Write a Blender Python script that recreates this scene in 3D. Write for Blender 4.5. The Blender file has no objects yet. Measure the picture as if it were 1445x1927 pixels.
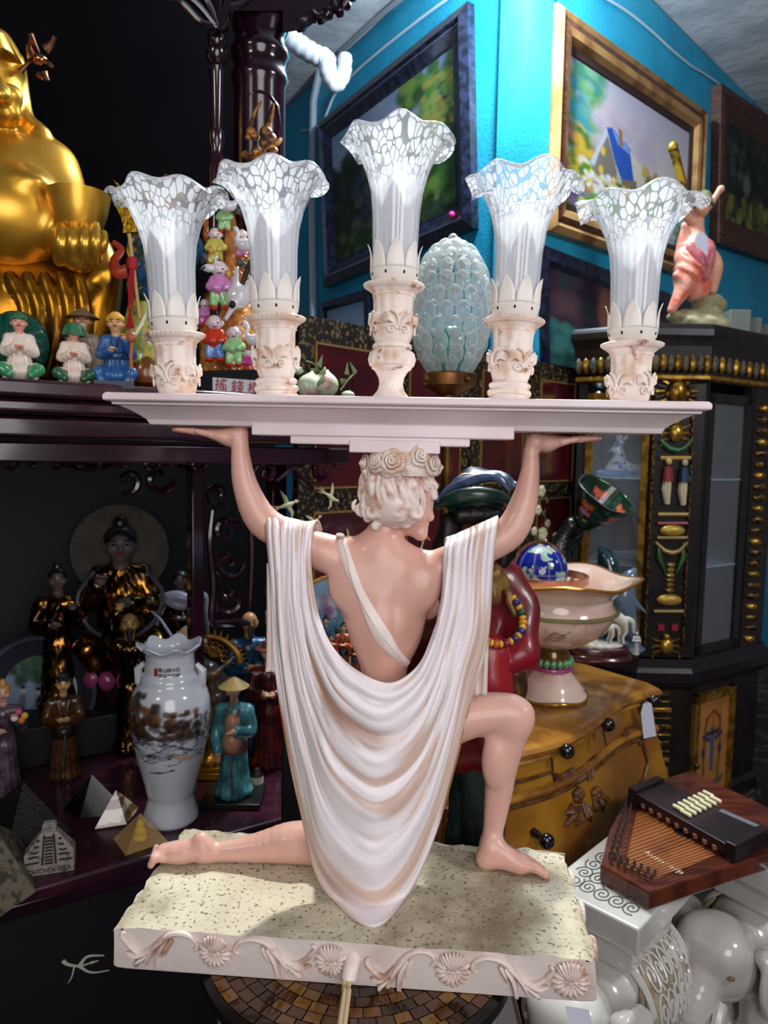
import bpy, math, random
import numpy as np
from mathutils import Vector, Matrix, Euler
from mathutils.bvhtree import BVHTree
random.seed(7); rng=np.random.default_rng(7)
S=bpy.context.scene; COL=S.collection
PI=math.pi; sin=math.sin; cos=math.cos
# ---------------------------------------------------------------- camera, world, lights
F=1340.0; EYE=Vector((0,0,1.25)); PITCH=math.atan(113.5/F); ROLL=0.02
cf=Vector((0,cos(PITCH),-sin(PITCH))); cr0=Vector((1,0,0)); cu0=Vector((0,sin(PITCH),cos(PITCH)))
cr=cr0*cos(ROLL)+cu0*sin(ROLL); cu=-cr0*sin(ROLL)+cu0*cos(ROLL)
cam=bpy.data.cameras.new('camera'); cam.sensor_fit='VERTICAL'; cam.sensor_height=36; cam.lens=36*F/1927
camo=bpy.data.objects.new('camera',cam); COL.objects.link(camo)
Mx=Matrix((cr,cu,-cf)).transposed().to_4x4(); Mx.translation=EYE; camo.matrix_world=Mx
cam.clip_start=.02; cam.dof.use_dof=True; cam.dof.focus_distance=.84; cam.dof.aperture_fstop=9
S.camera=camo
S.view_settings.view_transform='Standard'; S.view_settings.look='None'; S.view_settings.exposure=0.08; S.view_settings.gamma=1
S.view_settings.use_curve_mapping=False
W=bpy.data.worlds.new('world'); S.world=W; W.use_nodes=True
W.node_tree.nodes['Background'].inputs[0].default_value=(.70,.70,.80,1); W.node_tree.nodes['Background'].inputs[1].default_value=.10
def area(name,loc,target,size,power,color,spread=180):
    l=bpy.data.lights.new(name,'AREA'); l.shape='DISK'; l.size=size; l.energy=power; l.color=color; l.spread=math.radians(spread)
    o=bpy.data.objects.new(name,l); COL.objects.link(o); o.location=loc
    o.rotation_euler=(Vector(target)-Vector(loc)).to_track_quat('-Z','Y').to_euler(); return o
def point(name,loc,r,power,color):
    l=bpy.data.lights.new(name,'POINT'); l.shadow_soft_size=r; l.energy=power; l.color=color
    o=bpy.data.objects.new(name,l); COL.objects.link(o); o.location=loc; return o
area('ceiling_spotlight',(.15,1.85,2.6),(.05,.80,.7),.10,10,(1,.98,.92),95)
point('corner_lamp',(.43,2.36,2.84),.05,95,(.80,.93,1))
area('front_fill',(.35,-1.0,1.55),(.03,.9,1.05),1.5,17,(1,.95,.965),150)  # soft fill behind the camera, added to brighten the figure from the front
area('right_area_light',(2.3,.1,2.5),(1.0,1.9,.8),.6,20,(.95,.95,1),150)  # disk area light aimed at the right side of the room
area('left_area_light',(-1.3,-.4,2.3),(-.6,1.2,1.2),.35,4,(1,.93,.85),150)  # disk area light aimed at the left cabinet
# ---------------------------------------------------------------- projection helpers
def ray(px,py): return cf+cr*((px-722.5)/F)-cu*((py-963.5)/F)
def p(px,py,Y): r=ray(px,py); return EYE+r*(Y/r.y)
def pz(px,py,z): r=ray(px,py); return EYE+r*((z-EYE.z)/r.z)
def pp(px,py,o,n): r=ray(px,py); return EYE+r*((Vector(o)-EYE).dot(n)/r.dot(n))
# ---------------------------------------------------------------- objects
def reg(o,parent):
    COL.objects.link(o)
    if parent: o.parent=parent
    return o
def wmat(o):
    m=o.matrix_basis.copy()
    while o.parent: o=o.parent; m=o.matrix_basis@m
    return m
def tag(o,label=None,cat=None,group=None,kind=None):
    if label: o['label']=label
    if cat: o['category']=cat
    if group: o['group']=group
    if kind: o['kind']=kind
    return o
def thing(name,label,cat,loc=(0,0,0),rz=0,group=None,rx=0,ry=0,s=1):
    o=bpy.data.objects.new(name,None); o.empty_display_size=.02; COL.objects.link(o)
    o.location=loc; o.rotation_euler=(rx,ry,rz); o.scale=(s,s,s); return tag(o,label,cat,group)
def V(*a): return np.array(a,float)
class MB:
    def __init__(s): s.v=[]; s.f=[]
    def add(s,vs,fs):
        b=len(s.v); s.v.extend([tuple(map(float,q)) for q in vs]); s.f.extend([tuple(b+i for i in q) for q in fs]); return s
    def box(s,c,sz,M=None,taper=1):
        vs=[]
        for z in (-1,1):
            for x,y in ((-1,-1),(1,-1),(1,1),(-1,1)):
                t=taper if z>0 else 1
                q=Vector((x*sz[0]/2*t,y*sz[1]/2*t,z*sz[2]/2))
                if M is not None: q=M@q
                vs.append((q[0]+c[0],q[1]+c[1],q[2]+c[2]))
        return s.add(vs,[(3,2,1,0),(4,5,6,7),(0,1,5,4),(1,2,6,5),(2,3,7,6),(3,0,4,7)])
    def grid(s,fn,nu,nv,cu=False,cv=False,flip=False):
        vs=[fn(i/(nu if cu else nu-1),j/(nv if cv else nv-1)) for j in range(nv) for i in range(nu)]
        fs=[]
        for j in range(nv if cv else nv-1):
            for i in range(nu if cu else nu-1):
                a=j*nu+i; b=j*nu+(i+1)%nu; c=((j+1)%nv)*nu+(i+1)%nu; d=((j+1)%nv)*nu+i
                fs.append((d,c,b,a) if flip else (a,b,c,d))
        return s.add(vs,fs)
    def lathe(s,prof,seg=32,at=(0,0,0),M=None,rf=None,cap=True):
        n=len(prof); vs=[]
        for i,(r,z) in enumerate(prof):
            for k in range(seg):
                t=2*PI*k/seg; rr=r; zz=z
                if rf: rr,zz=rf(t,i,r,z)
                q=Vector((rr*cos(t),rr*sin(t),zz))
                if M is not None: q=M@q
                vs.append((q[0]+at[0],q[1]+at[1],q[2]+at[2]))
        fs=[(i*seg+k,i*seg+(k+1)%seg,(i+1)*seg+(k+1)%seg,(i+1)*seg+k) for i in range(n-1) for k in range(seg)]
        if cap:
            if prof[0][0]>1e-6: fs.append(tuple(range(seg))[::-1])
            if prof[-1][0]>1e-6: fs.append(tuple((n-1)*seg+k for k in range(seg)))
        return s.add(vs,fs)
    def tube(s,pts,r,seg=8,closed=False,flat=None,nrm=None,cap=True):
        P=[Vector(q) for q in pts]; n=len(P)
        if not hasattr(r,'__len__'): r=[r]*n
        vs=[]; up=None
        for i in range(n):
            if closed: t=P[(i+1)%n]-P[i-1]
            else: t=P[min(i+1,n-1)]-P[max(i-1,0)]
            if t.length<1e-9: t=Vector((0,0,1))
            t.normalize()
            if nrm is not None: up=Vector(nrm)
            if up is None: up=Vector((0,0,1)) if abs(t.z)<.9 else Vector((1,0,0))
            a=up-t*up.dot(t)
            if a.length<1e-6: a=Vector((1,0,0))-t*t.x
            a.normalize(); up=a.copy(); b=t.cross(a)
            fl=1 if flat is None else flat
            for k in range(seg):
                th=2*PI*k/seg; vs.append(P[i]+a*(cos(th)*r[i]*fl)+b*(sin(th)*r[i]))
        fs=[]
        for i in range(n if closed else n-1):
            for k in range(seg):
                j=(i+1)%n; fs.append((i*seg+k,i*seg+(k+1)%seg,j*seg+(k+1)%seg,j*seg+k))
        if cap and not closed: fs.append(tuple(range(seg))[::-1]); fs.append(tuple((n-1)*seg+k for k in range(seg)))
        return s.add(vs,fs)
    def ell(s,c,r,seg=14,rings=9,M=None):
        if not hasattr(r,'__len__'): r=(r,r,r)
        vs=[]
        for i in range(rings+1):
            ph=-PI/2+PI*i/rings
            for k in range(seg):
                t=2*PI*k/seg; q=Vector((cos(ph)*cos(t)*r[0],cos(ph)*sin(t)*r[1],sin(ph)*r[2]))
                if M is not None: q=M@q
                vs.append((q[0]+c[0],q[1]+c[1],q[2]+c[2]))
        return s.add(vs,[(i*seg+k,i*seg+(k+1)%seg,(i+1)*seg+(k+1)%seg,(i+1)*seg+k) for i in range(rings) for k in range(seg)])
    def loft(s,loops,cap=True):
        n=len(loops[0]); vs=[q for L in loops for q in L]
        fs=[(i*n+k,i*n+(k+1)%n,(i+1)*n+(k+1)%n,(i+1)*n+k) for i in range(len(loops)-1) for k in range(n)]
        if cap: fs.append(tuple(range(n))[::-1]); fs.append(tuple((len(loops)-1)*n+k for k in range(n)))
        return s.add(vs,fs)
    def prism(s,poly,d,M=None,at=(0,0,0)):   # poly in xz plane, thickness d along y
        L=[]
        for y in (d/2,-d/2):
            l=[]
            for x,z in poly:
                q=Vector((x,y,z)); q=M@q if M is not None else q
                l.append((q[0]+at[0],q[1]+at[1],q[2]+at[2]))
            L.append(l)
        return s.loft(L)
    def build(s,name,m,parent=None,world=False,smooth=True,ang=40,solid=0,bevel=0,sub=0,kind=None,label=None,cols=None):
        vs=s.v
        if world and parent is not None:
            wi=wmat(parent).inverted(); vs=[tuple(wi@Vector(q)) for q in vs]
        me=bpy.data.meshes.new(name); me.from_pydata(vs,[],s.f); me.validate(); me.materials.append(m)
        fin(me,smooth,ang)
        if cols is not None: setcol(me,cols)
        o=bpy.data.objects.new(name,me); reg(o,parent)
        if solid: q=o.modifiers.new('solid','SOLIDIFY'); q.thickness=solid; q.offset=0
        if bevel: q=o.modifiers.new('bevel','BEVEL'); q.width=bevel; q.segments=2; q.limit_method='ANGLE'; q.angle_limit=.6
        if sub: q=o.modifiers.new('sub','SUBSURF'); q.levels=sub; q.render_levels=sub
        if kind: o['kind']=kind
        if label: o['label']=label
        return o
def fin(me,smooth=True,ang=40):
    import bmesh
    bm=bmesh.new(); bm.from_mesh(me); bmesh.ops.remove_doubles(bm,verts=bm.verts,dist=1e-7); bmesh.ops.recalc_face_normals(bm,faces=bm.faces) if len(bm.verts)==len(me.vertices) else None
    if len(bm.verts)==len(me.vertices): bm.to_mesh(me)
    bm.free()
    if smooth:
        me.polygons.foreach_set('use_smooth',[True]*len(me.polygons))
        try: me.set_sharp_from_angle(angle=math.radians(ang))
        except Exception: pass
    me.update()
def setcol(me,cols):
    a=me.color_attributes.new('Col','FLOAT_COLOR','POINT'); c=np.ones((len(me.vertices),4)); c[:,:3]=np.asarray(cols)[:len(me.vertices)]
    a.data.foreach_set('color',c.ravel())
# ---------------------------------------------------------------- implicit modelling
def _cap(X,Y,Z,a,b,ra,rb):
    a=np.array(a,float); b=np.array(b,float); d=b-a; L=d.dot(d)+1e-12
    t=np.clip(((X-a[0])*d[0]+(Y-a[1])*d[1]+(Z-a[2])*d[2])/L,0,1)
    return np.sqrt((X-a[0]-t*d[0])**2+(Y-a[1]-t*d[1])**2+(Z-a[2]-t*d[2])**2)-(ra+(rb-ra)*t)
def _ell(X,Y,Z,c,r,M):
    x=X-c[0]; y=Y-c[1]; z=Z-c[2]
    if M is not None:
        x,y,z=(x*M[0][0]+y*M[1][0]+z*M[2][0], x*M[0][1]+y*M[1][1]+z*M[2][1], x*M[0][2]+y*M[1][2]+z*M[2][2])
    k0=np.sqrt((x/r[0])**2+(y/r[1])**2+(z/r[2])**2); k1=np.sqrt((x/r[0]**2)**2+(y/r[1]**2)**2+(z/r[2]**2)**2)+1e-9
    return k0*(k0-1)/k1
def C(a,b,ra,rb=None,k=None,neg=False): return ('c',tuple(a),tuple(b),ra,ra if rb is None else rb,k,neg)
def E(c,r,M=None,k=None,neg=False):
    if not hasattr(r,'__len__'): r=(r,r,r)
    return ('e',tuple(c),tuple(r),M,k,neg)
def CH(pts,rs,k=None,n=None):
    if len(pts)>2:
        Q=spl([tuple(a)+(b,) for a,b in zip(pts,rs)],n or (len(pts)-1)*4+1); P=[q[:3] for q in Q]; R=[float(q[3]) for q in Q]
    else: P=[np.array(a,float) for a in pts]; R=list(rs)
    P=np.array(P); r=max(R); return [('h',P.min(0)-r,P.max(0)+r,list(P),R,k,False)]
def sdf(prims,res,k=.01,disp=None):
    lo=np.array([1e9]*3); hi=-lo; bb=[]
    for q in prims:
        if q[0]=='h': l,h,neg=q[1],q[2],False
        elif q[0]=='c':
            R=max(q[3],q[4]); l=np.minimum(q[1],q[2])-R; h=np.maximum(q[1],q[2])+R; neg=q[6]
        else:
            R=max(q[2]) if q[3] is not None else np.array(q[2]); l=np.array(q[1])-R; h=np.array(q[1])+R; neg=q[5]
        bb.append((l,h))
        if not neg: lo=np.minimum(lo,l); hi=np.maximum(hi,h)
    lo=lo-3*res; hi=hi+3*res; n=np.ceil((hi-lo)/res).astype(int)+1
    Fd=np.full(n,.05,np.float32)+np.float32(k)
    ax=[lo[i]+res*np.arange(n[i]) for i in range(3)]
    for q,(l,h) in zip(prims,bb):
        kk=(q[5] if q[0] in 'ch' else q[4]); kk=k if kk is None else kk; neg=q[-1]
        m=kk+3*res
        i0=np.maximum(np.floor((l-m-lo)/res).astype(int),0); i1=np.minimum(np.ceil((h+m-lo)/res).astype(int)+1,n)
        if (i1<=i0).any(): continue
        sl=tuple(slice(i0[i],i1[i]) for i in range(3))
        X=ax[0][sl[0]][:,None,None]; Y=ax[1][sl[1]][None,:,None]; Z=ax[2][sl[2]][None,None,:]
        if q[0]=='h':
            d=_cap(X,Y,Z,q[3][0],q[3][1],q[4][0],q[4][1])
            for j in range(1,len(q[3])-1): d=np.minimum(d,_cap(X,Y,Z,q[3][j],q[3][j+1],q[4][j],q[4][j+1]))
        else: d=_cap(X,Y,Z,*q[1:5]) if q[0]=='c' else _ell(X,Y,Z,q[1],q[2],q[3])
        a=Fd[sl]
        if neg:
            hh=np.maximum(kk-np.abs(-d-a),0)/kk; Fd[sl]=np.maximum(a,-d)+hh*hh*kk*.25
        else:
            hh=np.maximum(kk-np.abs(a-d),0)/kk; Fd[sl]=np.minimum(a,d)-hh*hh*kk*.25
    if disp is not None: Fd=Fd+disp(ax[0][:,None,None],ax[1][None,:,None],ax[2][None,None,:]).astype(np.float32)
    ins=Fd<0; cnt=np.zeros(n-1,np.int8)
    for dx in (0,1):
        for dy in (0,1):
            for dz in (0,1): cnt+=ins[dx:n[0]-1+dx,dy:n[1]-1+dy,dz:n[2]-1+dz]
    act=np.argwhere((cnt>0)&(cnt<8)); idx=-np.ones(n-1,np.int64); idx[tuple(act.T)]=np.arange(len(act))
    ps=np.zeros((len(act),3)); ct=np.zeros(len(act))
    cs=[(0,0,0),(1,0,0),(0,1,0),(0,0,1),(1,1,0),(1,0,1),(0,1,1),(1,1,1)]
    for i,a in enumerate(cs):
        for b in cs:
            if sum(abs(a[j]-b[j]) for j in range(3))==1 and sum(b)>sum(a):
                fa=Fd[act[:,0]+a[0],act[:,1]+a[1],act[:,2]+a[2]]; fb=Fd[act[:,0]+b[0],act[:,1]+b[1],act[:,2]+b[2]]
                m=(fa<0)!=(fb<0); t=np.where(m,fa/np.where(fa==fb,1,fa-fb),0)
                A=np.array(a); D=np.array(b)-A; ps+=m[:,None]*(A+t[:,None]*D); ct+=m
    ps=lo+res*(act+ps/ct[:,None]); faces=[]
    for axd in range(3):
        o1,o2=[(1,2),(2,0),(0,1)][axd]
        s0=[slice(None)]*3; s1=[slice(None)]*3; s0[axd]=slice(0,-1); s1[axd]=slice(1,None)
        e=np.argwhere(ins[tuple(s0)]!=ins[tuple(s1)])
        e=e[(e[:,o1]>0)&(e[:,o2]>0)&(e[:,o1]<n[o1]-1)&(e[:,o2]<n[o2]-1)]
        d1=np.zeros(3,int); d1[o1]=1; d2=np.zeros(3,int); d2[o2]=1
        q=[idx[tuple((e-s).T)] for s in (0*d1,d1,d1+d2,d2)]
        fl=ins[tuple(e.T)]; Q=np.stack(q,1); Q[~fl]=Q[~fl][:,::-1]; faces.append(Q)
    return ps,np.concatenate(faces)
def sobj(name,m,prims,parent=None,res=.002,k=.01,world=False,disp=None,ang=60,label=None,colf=None,kind=None):
    ps,fs=sdf(prims,res,k,disp)
    if world and parent is not None:
        wi=np.array(wmat(parent).inverted()); ps2=ps@wi[:3,:3].T+wi[:3,3]
    else: ps2=ps
    me=bpy.data.meshes.new(name); me.from_pydata(ps2.tolist(),[],fs.tolist()); me.materials.append(m)
    me.polygons.foreach_set('use_smooth',[True]*len(me.polygons)); me.update()
    if colf is not None: setcol(me,np.array([colf(q) for q in ps]))
    o=bpy.data.objects.new(name,me); reg(o,parent)
    if label: o['label']=label
    if kind: o['kind']=kind
    return o
# ---------------------------------------------------------------- materials
MT={}
def hx(h): 
    h=h.lstrip('#'); c=[int(h[i:i+2],16)/255 for i in (0,2,4)]
    return tuple((x/12.92 if x<.04045 else ((x+.055)/1.055)**2.4) for x in c)
def mt(name,c,r=.5,m=0,c2=None,sc=20,lo=.4,hi=.6,bump=0,bsc=60,coat=0,st=(1,1,1),attr=False,c3=None,sc3=120,lo3=.6,hi3=.68,alpha=1,trans=0,ior=1.45,det=4,spec=.5,sss=0):
    if name in MT: return MT[name]
    M=bpy.data.materials.new(name); M.use_nodes=True; N=M.node_tree.nodes; L=M.node_tree.links; B=N['Principled BSDF']
    if isinstance(c,str): c=hx(c)
    if isinstance(c2,str): c2=hx(c2)
    if isinstance(c3,str): c3=hx(c3)
    B.inputs['Base Color'].default_value=(*c,1); B.inputs['Roughness'].default_value=r; B.inputs['Metallic'].default_value=m
    B.inputs['Coat Weight'].default_value=coat; B.inputs['Coat Roughness'].default_value=.08
    B.inputs['Transmission Weight'].default_value=trans; B.inputs['IOR'].default_value=ior; B.inputs['Alpha'].default_value=alpha
    B.inputs['Specular IOR Level'].default_value=spec
    if sss: B.inputs['Subsurface Weight'].default_value=sss; B.inputs['Subsurface Radius'].default_value=(.01,.006,.005); B.inputs['Subsurface Scale'].default_value=1
    out=None
    if attr:
        a=N.new('ShaderNodeAttribute'); a.attribute_name='Col'; out=a.outputs['Color']
    tc=N.new('ShaderNodeTexCoord'); mp=N.new('ShaderNodeMapping'); mp.inputs['Scale'].default_value=st; L.new(tc.outputs['Object'],mp.inputs['Vector'])
    def layer(out,cc,sc,lo,hi,det):
        n=N.new('ShaderNodeTexNoise'); n.inputs['Scale'].default_value=sc; n.inputs['Detail'].default_value=det; L.new(mp.outputs[0],n.inputs['Vector'])
        rr=N.new('ShaderNodeMapRange'); rr.interpolation_type='SMOOTHSTEP'; rr.inputs[1].default_value=lo; rr.inputs[2].default_value=hi; L.new(n.outputs[0],rr.inputs[0])
        x=N.new('ShaderNodeMix'); x.data_type='RGBA'; L.new(rr.outputs[0],x.inputs[0])
        if out is None: x.inputs[6].default_value=(*c,1)
        else: L.new(out,x.inputs[6])
        x.inputs[7].default_value=(*cc,1); return x.outputs[2]
    if c2 is not None: out=layer(out,c2,sc,lo,hi,det)
    if c3 is not None: out=layer(out,c3,sc3,lo3,hi3,6)
    if out is not None: L.new(out,B.inputs['Base Color'])
    if bump:
        n=N.new('ShaderNodeTexNoise'); n.inputs['Scale'].default_value=bsc; n.inputs['Detail'].default_value=5; L.new(mp.outputs[0],n.inputs['Vector'])
        b=N.new('ShaderNodeBump'); b.inputs['Strength'].default_value=bump; b.inputs['Distance'].default_value=.01; L.new(n.outputs[0],b.inputs['Height']); L.new(b.outputs[0],B.inputs['Normal'])
    MT[name]=M; return M
# value noise for python-side modelling
_nt=rng.random((64,64,8))
def vn(x,y,z=0):
    xi=math.floor(x); yi=math.floor(y); zi=math.floor(z); fx=x-xi; fy=y-yi; fz=z-zi
    fx=fx*fx*(3-2*fx); fy=fy*fy*(3-2*fy); fz=fz*fz*(3-2*fz)
    g=lambda a,b,c:_nt[a%64,b%64,c%8]
    a=g(xi,yi,zi)*(1-fx)+g(xi+1,yi,zi)*fx; b=g(xi,yi+1,zi)*(1-fx)+g(xi+1,yi+1,zi)*fx
    c=g(xi,yi,zi+1)*(1-fx)+g(xi+1,yi,zi+1)*fx; d=g(xi,yi+1,zi+1)*(1-fx)+g(xi+1,yi+1,zi+1)*fx
    return ((a*(1-fy)+b*fy)*(1-fz)+(c*(1-fy)+d*fy)*fz)*2-1
def spl(pts,n):   # catmull-rom through points
    P=[np.array(q,float) for q in pts]; P=[2*P[0]-P[1]]+P+[2*P[-1]-P[-2]]; m=len(P)-3; out=[]
    for i in range(n):
        t=i/(n-1)*m; k=min(int(t),m-1); t-=k; a,b,c,d=P[k:k+4]
        out.append(.5*((2*b)+(c-a)*t+(2*a-5*b+4*c-d)*t*t+(3*b-a-3*c+d)*t**3))
    return out
def text(s,name,m,parent,M,size,depth=.001,world=True,sx=1):
    cu_=bpy.data.curves.new('t','FONT'); cu_.body=s; cu_.size=size; cu_.extrude=depth; cu_.align_x='CENTER'; cu_.align_y='CENTER'
    t=bpy.data.objects.new('t',cu_); COL.objects.link(t); bpy.context.view_layer.update()
    dg=bpy.context.evaluated_depsgraph_get(); me=bpy.data.meshes.new_from_object(t.evaluated_get(dg)); COL.objects.unlink(t); bpy.data.objects.remove(t)
    if parent is not None and world: M=wmat(parent).inverted()@M
    me.transform(M@Matrix.Diagonal((sx,1,1,1))); me.materials.clear(); me.materials.append(m); o=bpy.data.objects.new(name,me); return reg(o,parent)
def frame(o,x,z):  # matrix with local x along x, local y along z (text up), local z = normal
    x=Vector(x).normalized(); z=Vector(z); z=(z-x*z.dot(x)).normalized(); n=x.cross(z); M=Matrix((x,z,n)).transposed().to_4x4(); M.translation=Vector(o); return M
# little raster painter, used for vertex-coloured pictures
class Cv:
    def __init__(s,w,h,c='#888888'):
        s.w=w; s.h=h; s.a=np.zeros((h,w,3)); s.a[:]=hx(c); s.X,s.Y=np.meshgrid((np.arange(w)+.5)/w,(np.arange(h)+.5)/h)
    def grad(s,c0,c1,y0=0,y1=1):
        t=np.clip((s.Y-y0)/(y1-y0),0,1)[...,None]; m=((s.Y>=y0)&(s.Y<=y1))[...,None]; s.a=np.where(m,np.array(hx(c0))*(1-t)+np.array(hx(c1))*t,s.a); return s
    def blob(s,x,y,rx,ry,c,soft=.3,al=1):
        d=np.sqrt(((s.X-x)/rx)**2+((s.Y-y)/ry)**2); m=(np.clip((1-d)/soft,0,1)*al)[...,None]; s.a=s.a*(1-m)+np.array(hx(c))*m; return s
    def dabs(s,n,x0,x1,y0,y1,r,cs,al=.8,asp=1,soft=.5):
        for i in range(n):
            rr=r*random.uniform(.6,1.4); s.blob(random.uniform(x0,x1),random.uniform(y0,y1),rr,rr*asp,random.choice(cs),soft,al)
        return s
    def poly(s,pts,c,al=1):
        ins=np.zeros((s.h,s.w),bool); n=len(pts)
        for i in range(n):
            x1,y1=pts[i]; x2,y2=pts[(i+1)%n]
            cnd=((y1>s.Y)!=(y2>s.Y))&(s.X<(x2-x1)*(s.Y-y1)/(y2-y1+1e-12)+x1); ins^=cnd
        m=(ins*al)[...,None]; s.a=s.a*(1-m)+np.array(hx(c))*m; return s
    def line(s,pts,w,c,al=1):
        for i in range(len(pts)-1):
            (x1,y1),(x2,y2)=pts[i],pts[i+1]; dx=x2-x1; dy=y2-y1
            t=np.clip(((s.X-x1)*dx+(s.Y-y1)*dy)/(dx*dx+dy*dy+1e-12),0,1); d=np.hypot(s.X-x1-t*dx,s.Y-y1-t*dy)
            m=(np.clip((w-d)/w*2,0,1)*al)[...,None]; s.a=s.a*(1-m)+np.array(hx(c))*m
        return s
    def at(s,u,v):
        i=min(max(int(v*s.h),0),s.h-1); j=min(max(int(u*s.w),0),s.w-1); return s.a[i,j]
    def plane(s,name,mat,parent,P,world=True):  # P(u,v) -> point
        n=[P((i)/(s.w-1),(j)/(s.h-1)) for j in range(s.h) for i in range(s.w)]
        b=MB(); b.add(n,[(j*s.w+i,(j+1)*s.w+i,(j+1)*s.w+i+1,j*s.w+i+1) for j in range(s.h-1) for i in range(s.w-1)])
        return b.build(name,mat,parent,world=world,smooth=False,cols=s.a.reshape(-1,3))
# ================================================================ room
mWall=mt('painted_wall','#1590b8',.55,c2='#1f9fc4',sc=3,bump=.25,bsc=90)
mCeil=mt('rough_concrete','#c3c7ce',.9,c2='#aab0ba',sc=4,bump=.5,bsc=16)
mFloor=mt('floor_carpet','#17161a',.95,c2='#3a342c',sc=14,lo=.5,hi=.6,c3='#57503f',sc3=30)
mBlack=mt('black_void','#08070b',.8)
CX=p(985,300,2.6); CXc=Vector((CX.x,CX.y,0))
dL=Vector((-(722+144)/F,1,0)).normalized(); dR=Vector(((2088-722)/F,1,0)).normalized()
nL=Vector((-dL.y,dL.x,0)); nR=Vector((-dR.y,dR.x,0))
ZC=2.66
# solid wall slabs run from the convex corner
def wall(name,a,d,n,L,z0,z1,mat,t=.12):
    n=n.normalized()
    if n.dot(Vector((a.x,a.y,0)))<0: n=-n      # thickness away from camera
    b=MB(); q=[a,a+d*L,a+d*L+n*t,a+n*t]
    b.loft([[(x.x,x.y,z0) for x in q],[(x.x,x.y,z1) for x in q]]); o=b.build(name,mat,smooth=False); o['kind']='structure'; return o
wall('wall_left',CXc,dL,nL,4.5,0,3.2,mWall); wall('wall_right',CXc,dR,nR,4.5,0,3.2,mWall)
o=MB().box((.3,1.7,-.03),(6,6.4,.06)).build('floor',mFloor,smooth=False,kind='structure')
o=MB().box((.3,2.6,3.25),(7,6,.08)).build('ceiling',mCeil,smooth=False,kind='structure')
# ================================================================ the kneeling lady lamp
ZT=.735
mBody=mt('flesh_resin','#d6a798',.42,c2='#c69282',sc=7,lo=.45,hi=.75,coat=.18,sss=.05)
mCream=mt('cream_resin','#e6d8d2',.45,c2='#d8c2b4',sc=9,lo=.5,hi=.8,c3='#a9805e',sc3=26,lo3=.66,hi3=.78,bump=.05)
mTray=mt('tray_resin','#e6d8da',.42,c2='#dccbcc',sc=8,coat=.15)
mDrape=mt('drape_resin','#e6d6d2',.45,attr=True,coat=.12)
mSock=mt('antiqued_socket','#e9ddd2',.5,c2='#d2b096',sc=38,lo=.45,hi=.7,c3='#9c6a48',sc3=55,lo3=.6,hi3=.72)
mAnt=mt('antiqued_relief','#dccbc1',.5,c2='#b08c78',sc=45,lo=.5,hi=.68)
mPetal=mt('cream_metal','#eae4dc',.4)
mHair=mt('hair_resin','#e6d6cc',.42,c2='#c09a84',sc=40,lo=.52,hi=.68,coat=.2)
mBase=mt('stone_resin','#c8bfa6',.6,c2='#8a7c64',sc=9,lo=.46,hi=.74,c3='#6e5a3c',sc3=210,lo3=.57,hi3=.67,bump=.15,bsc=120)
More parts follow.
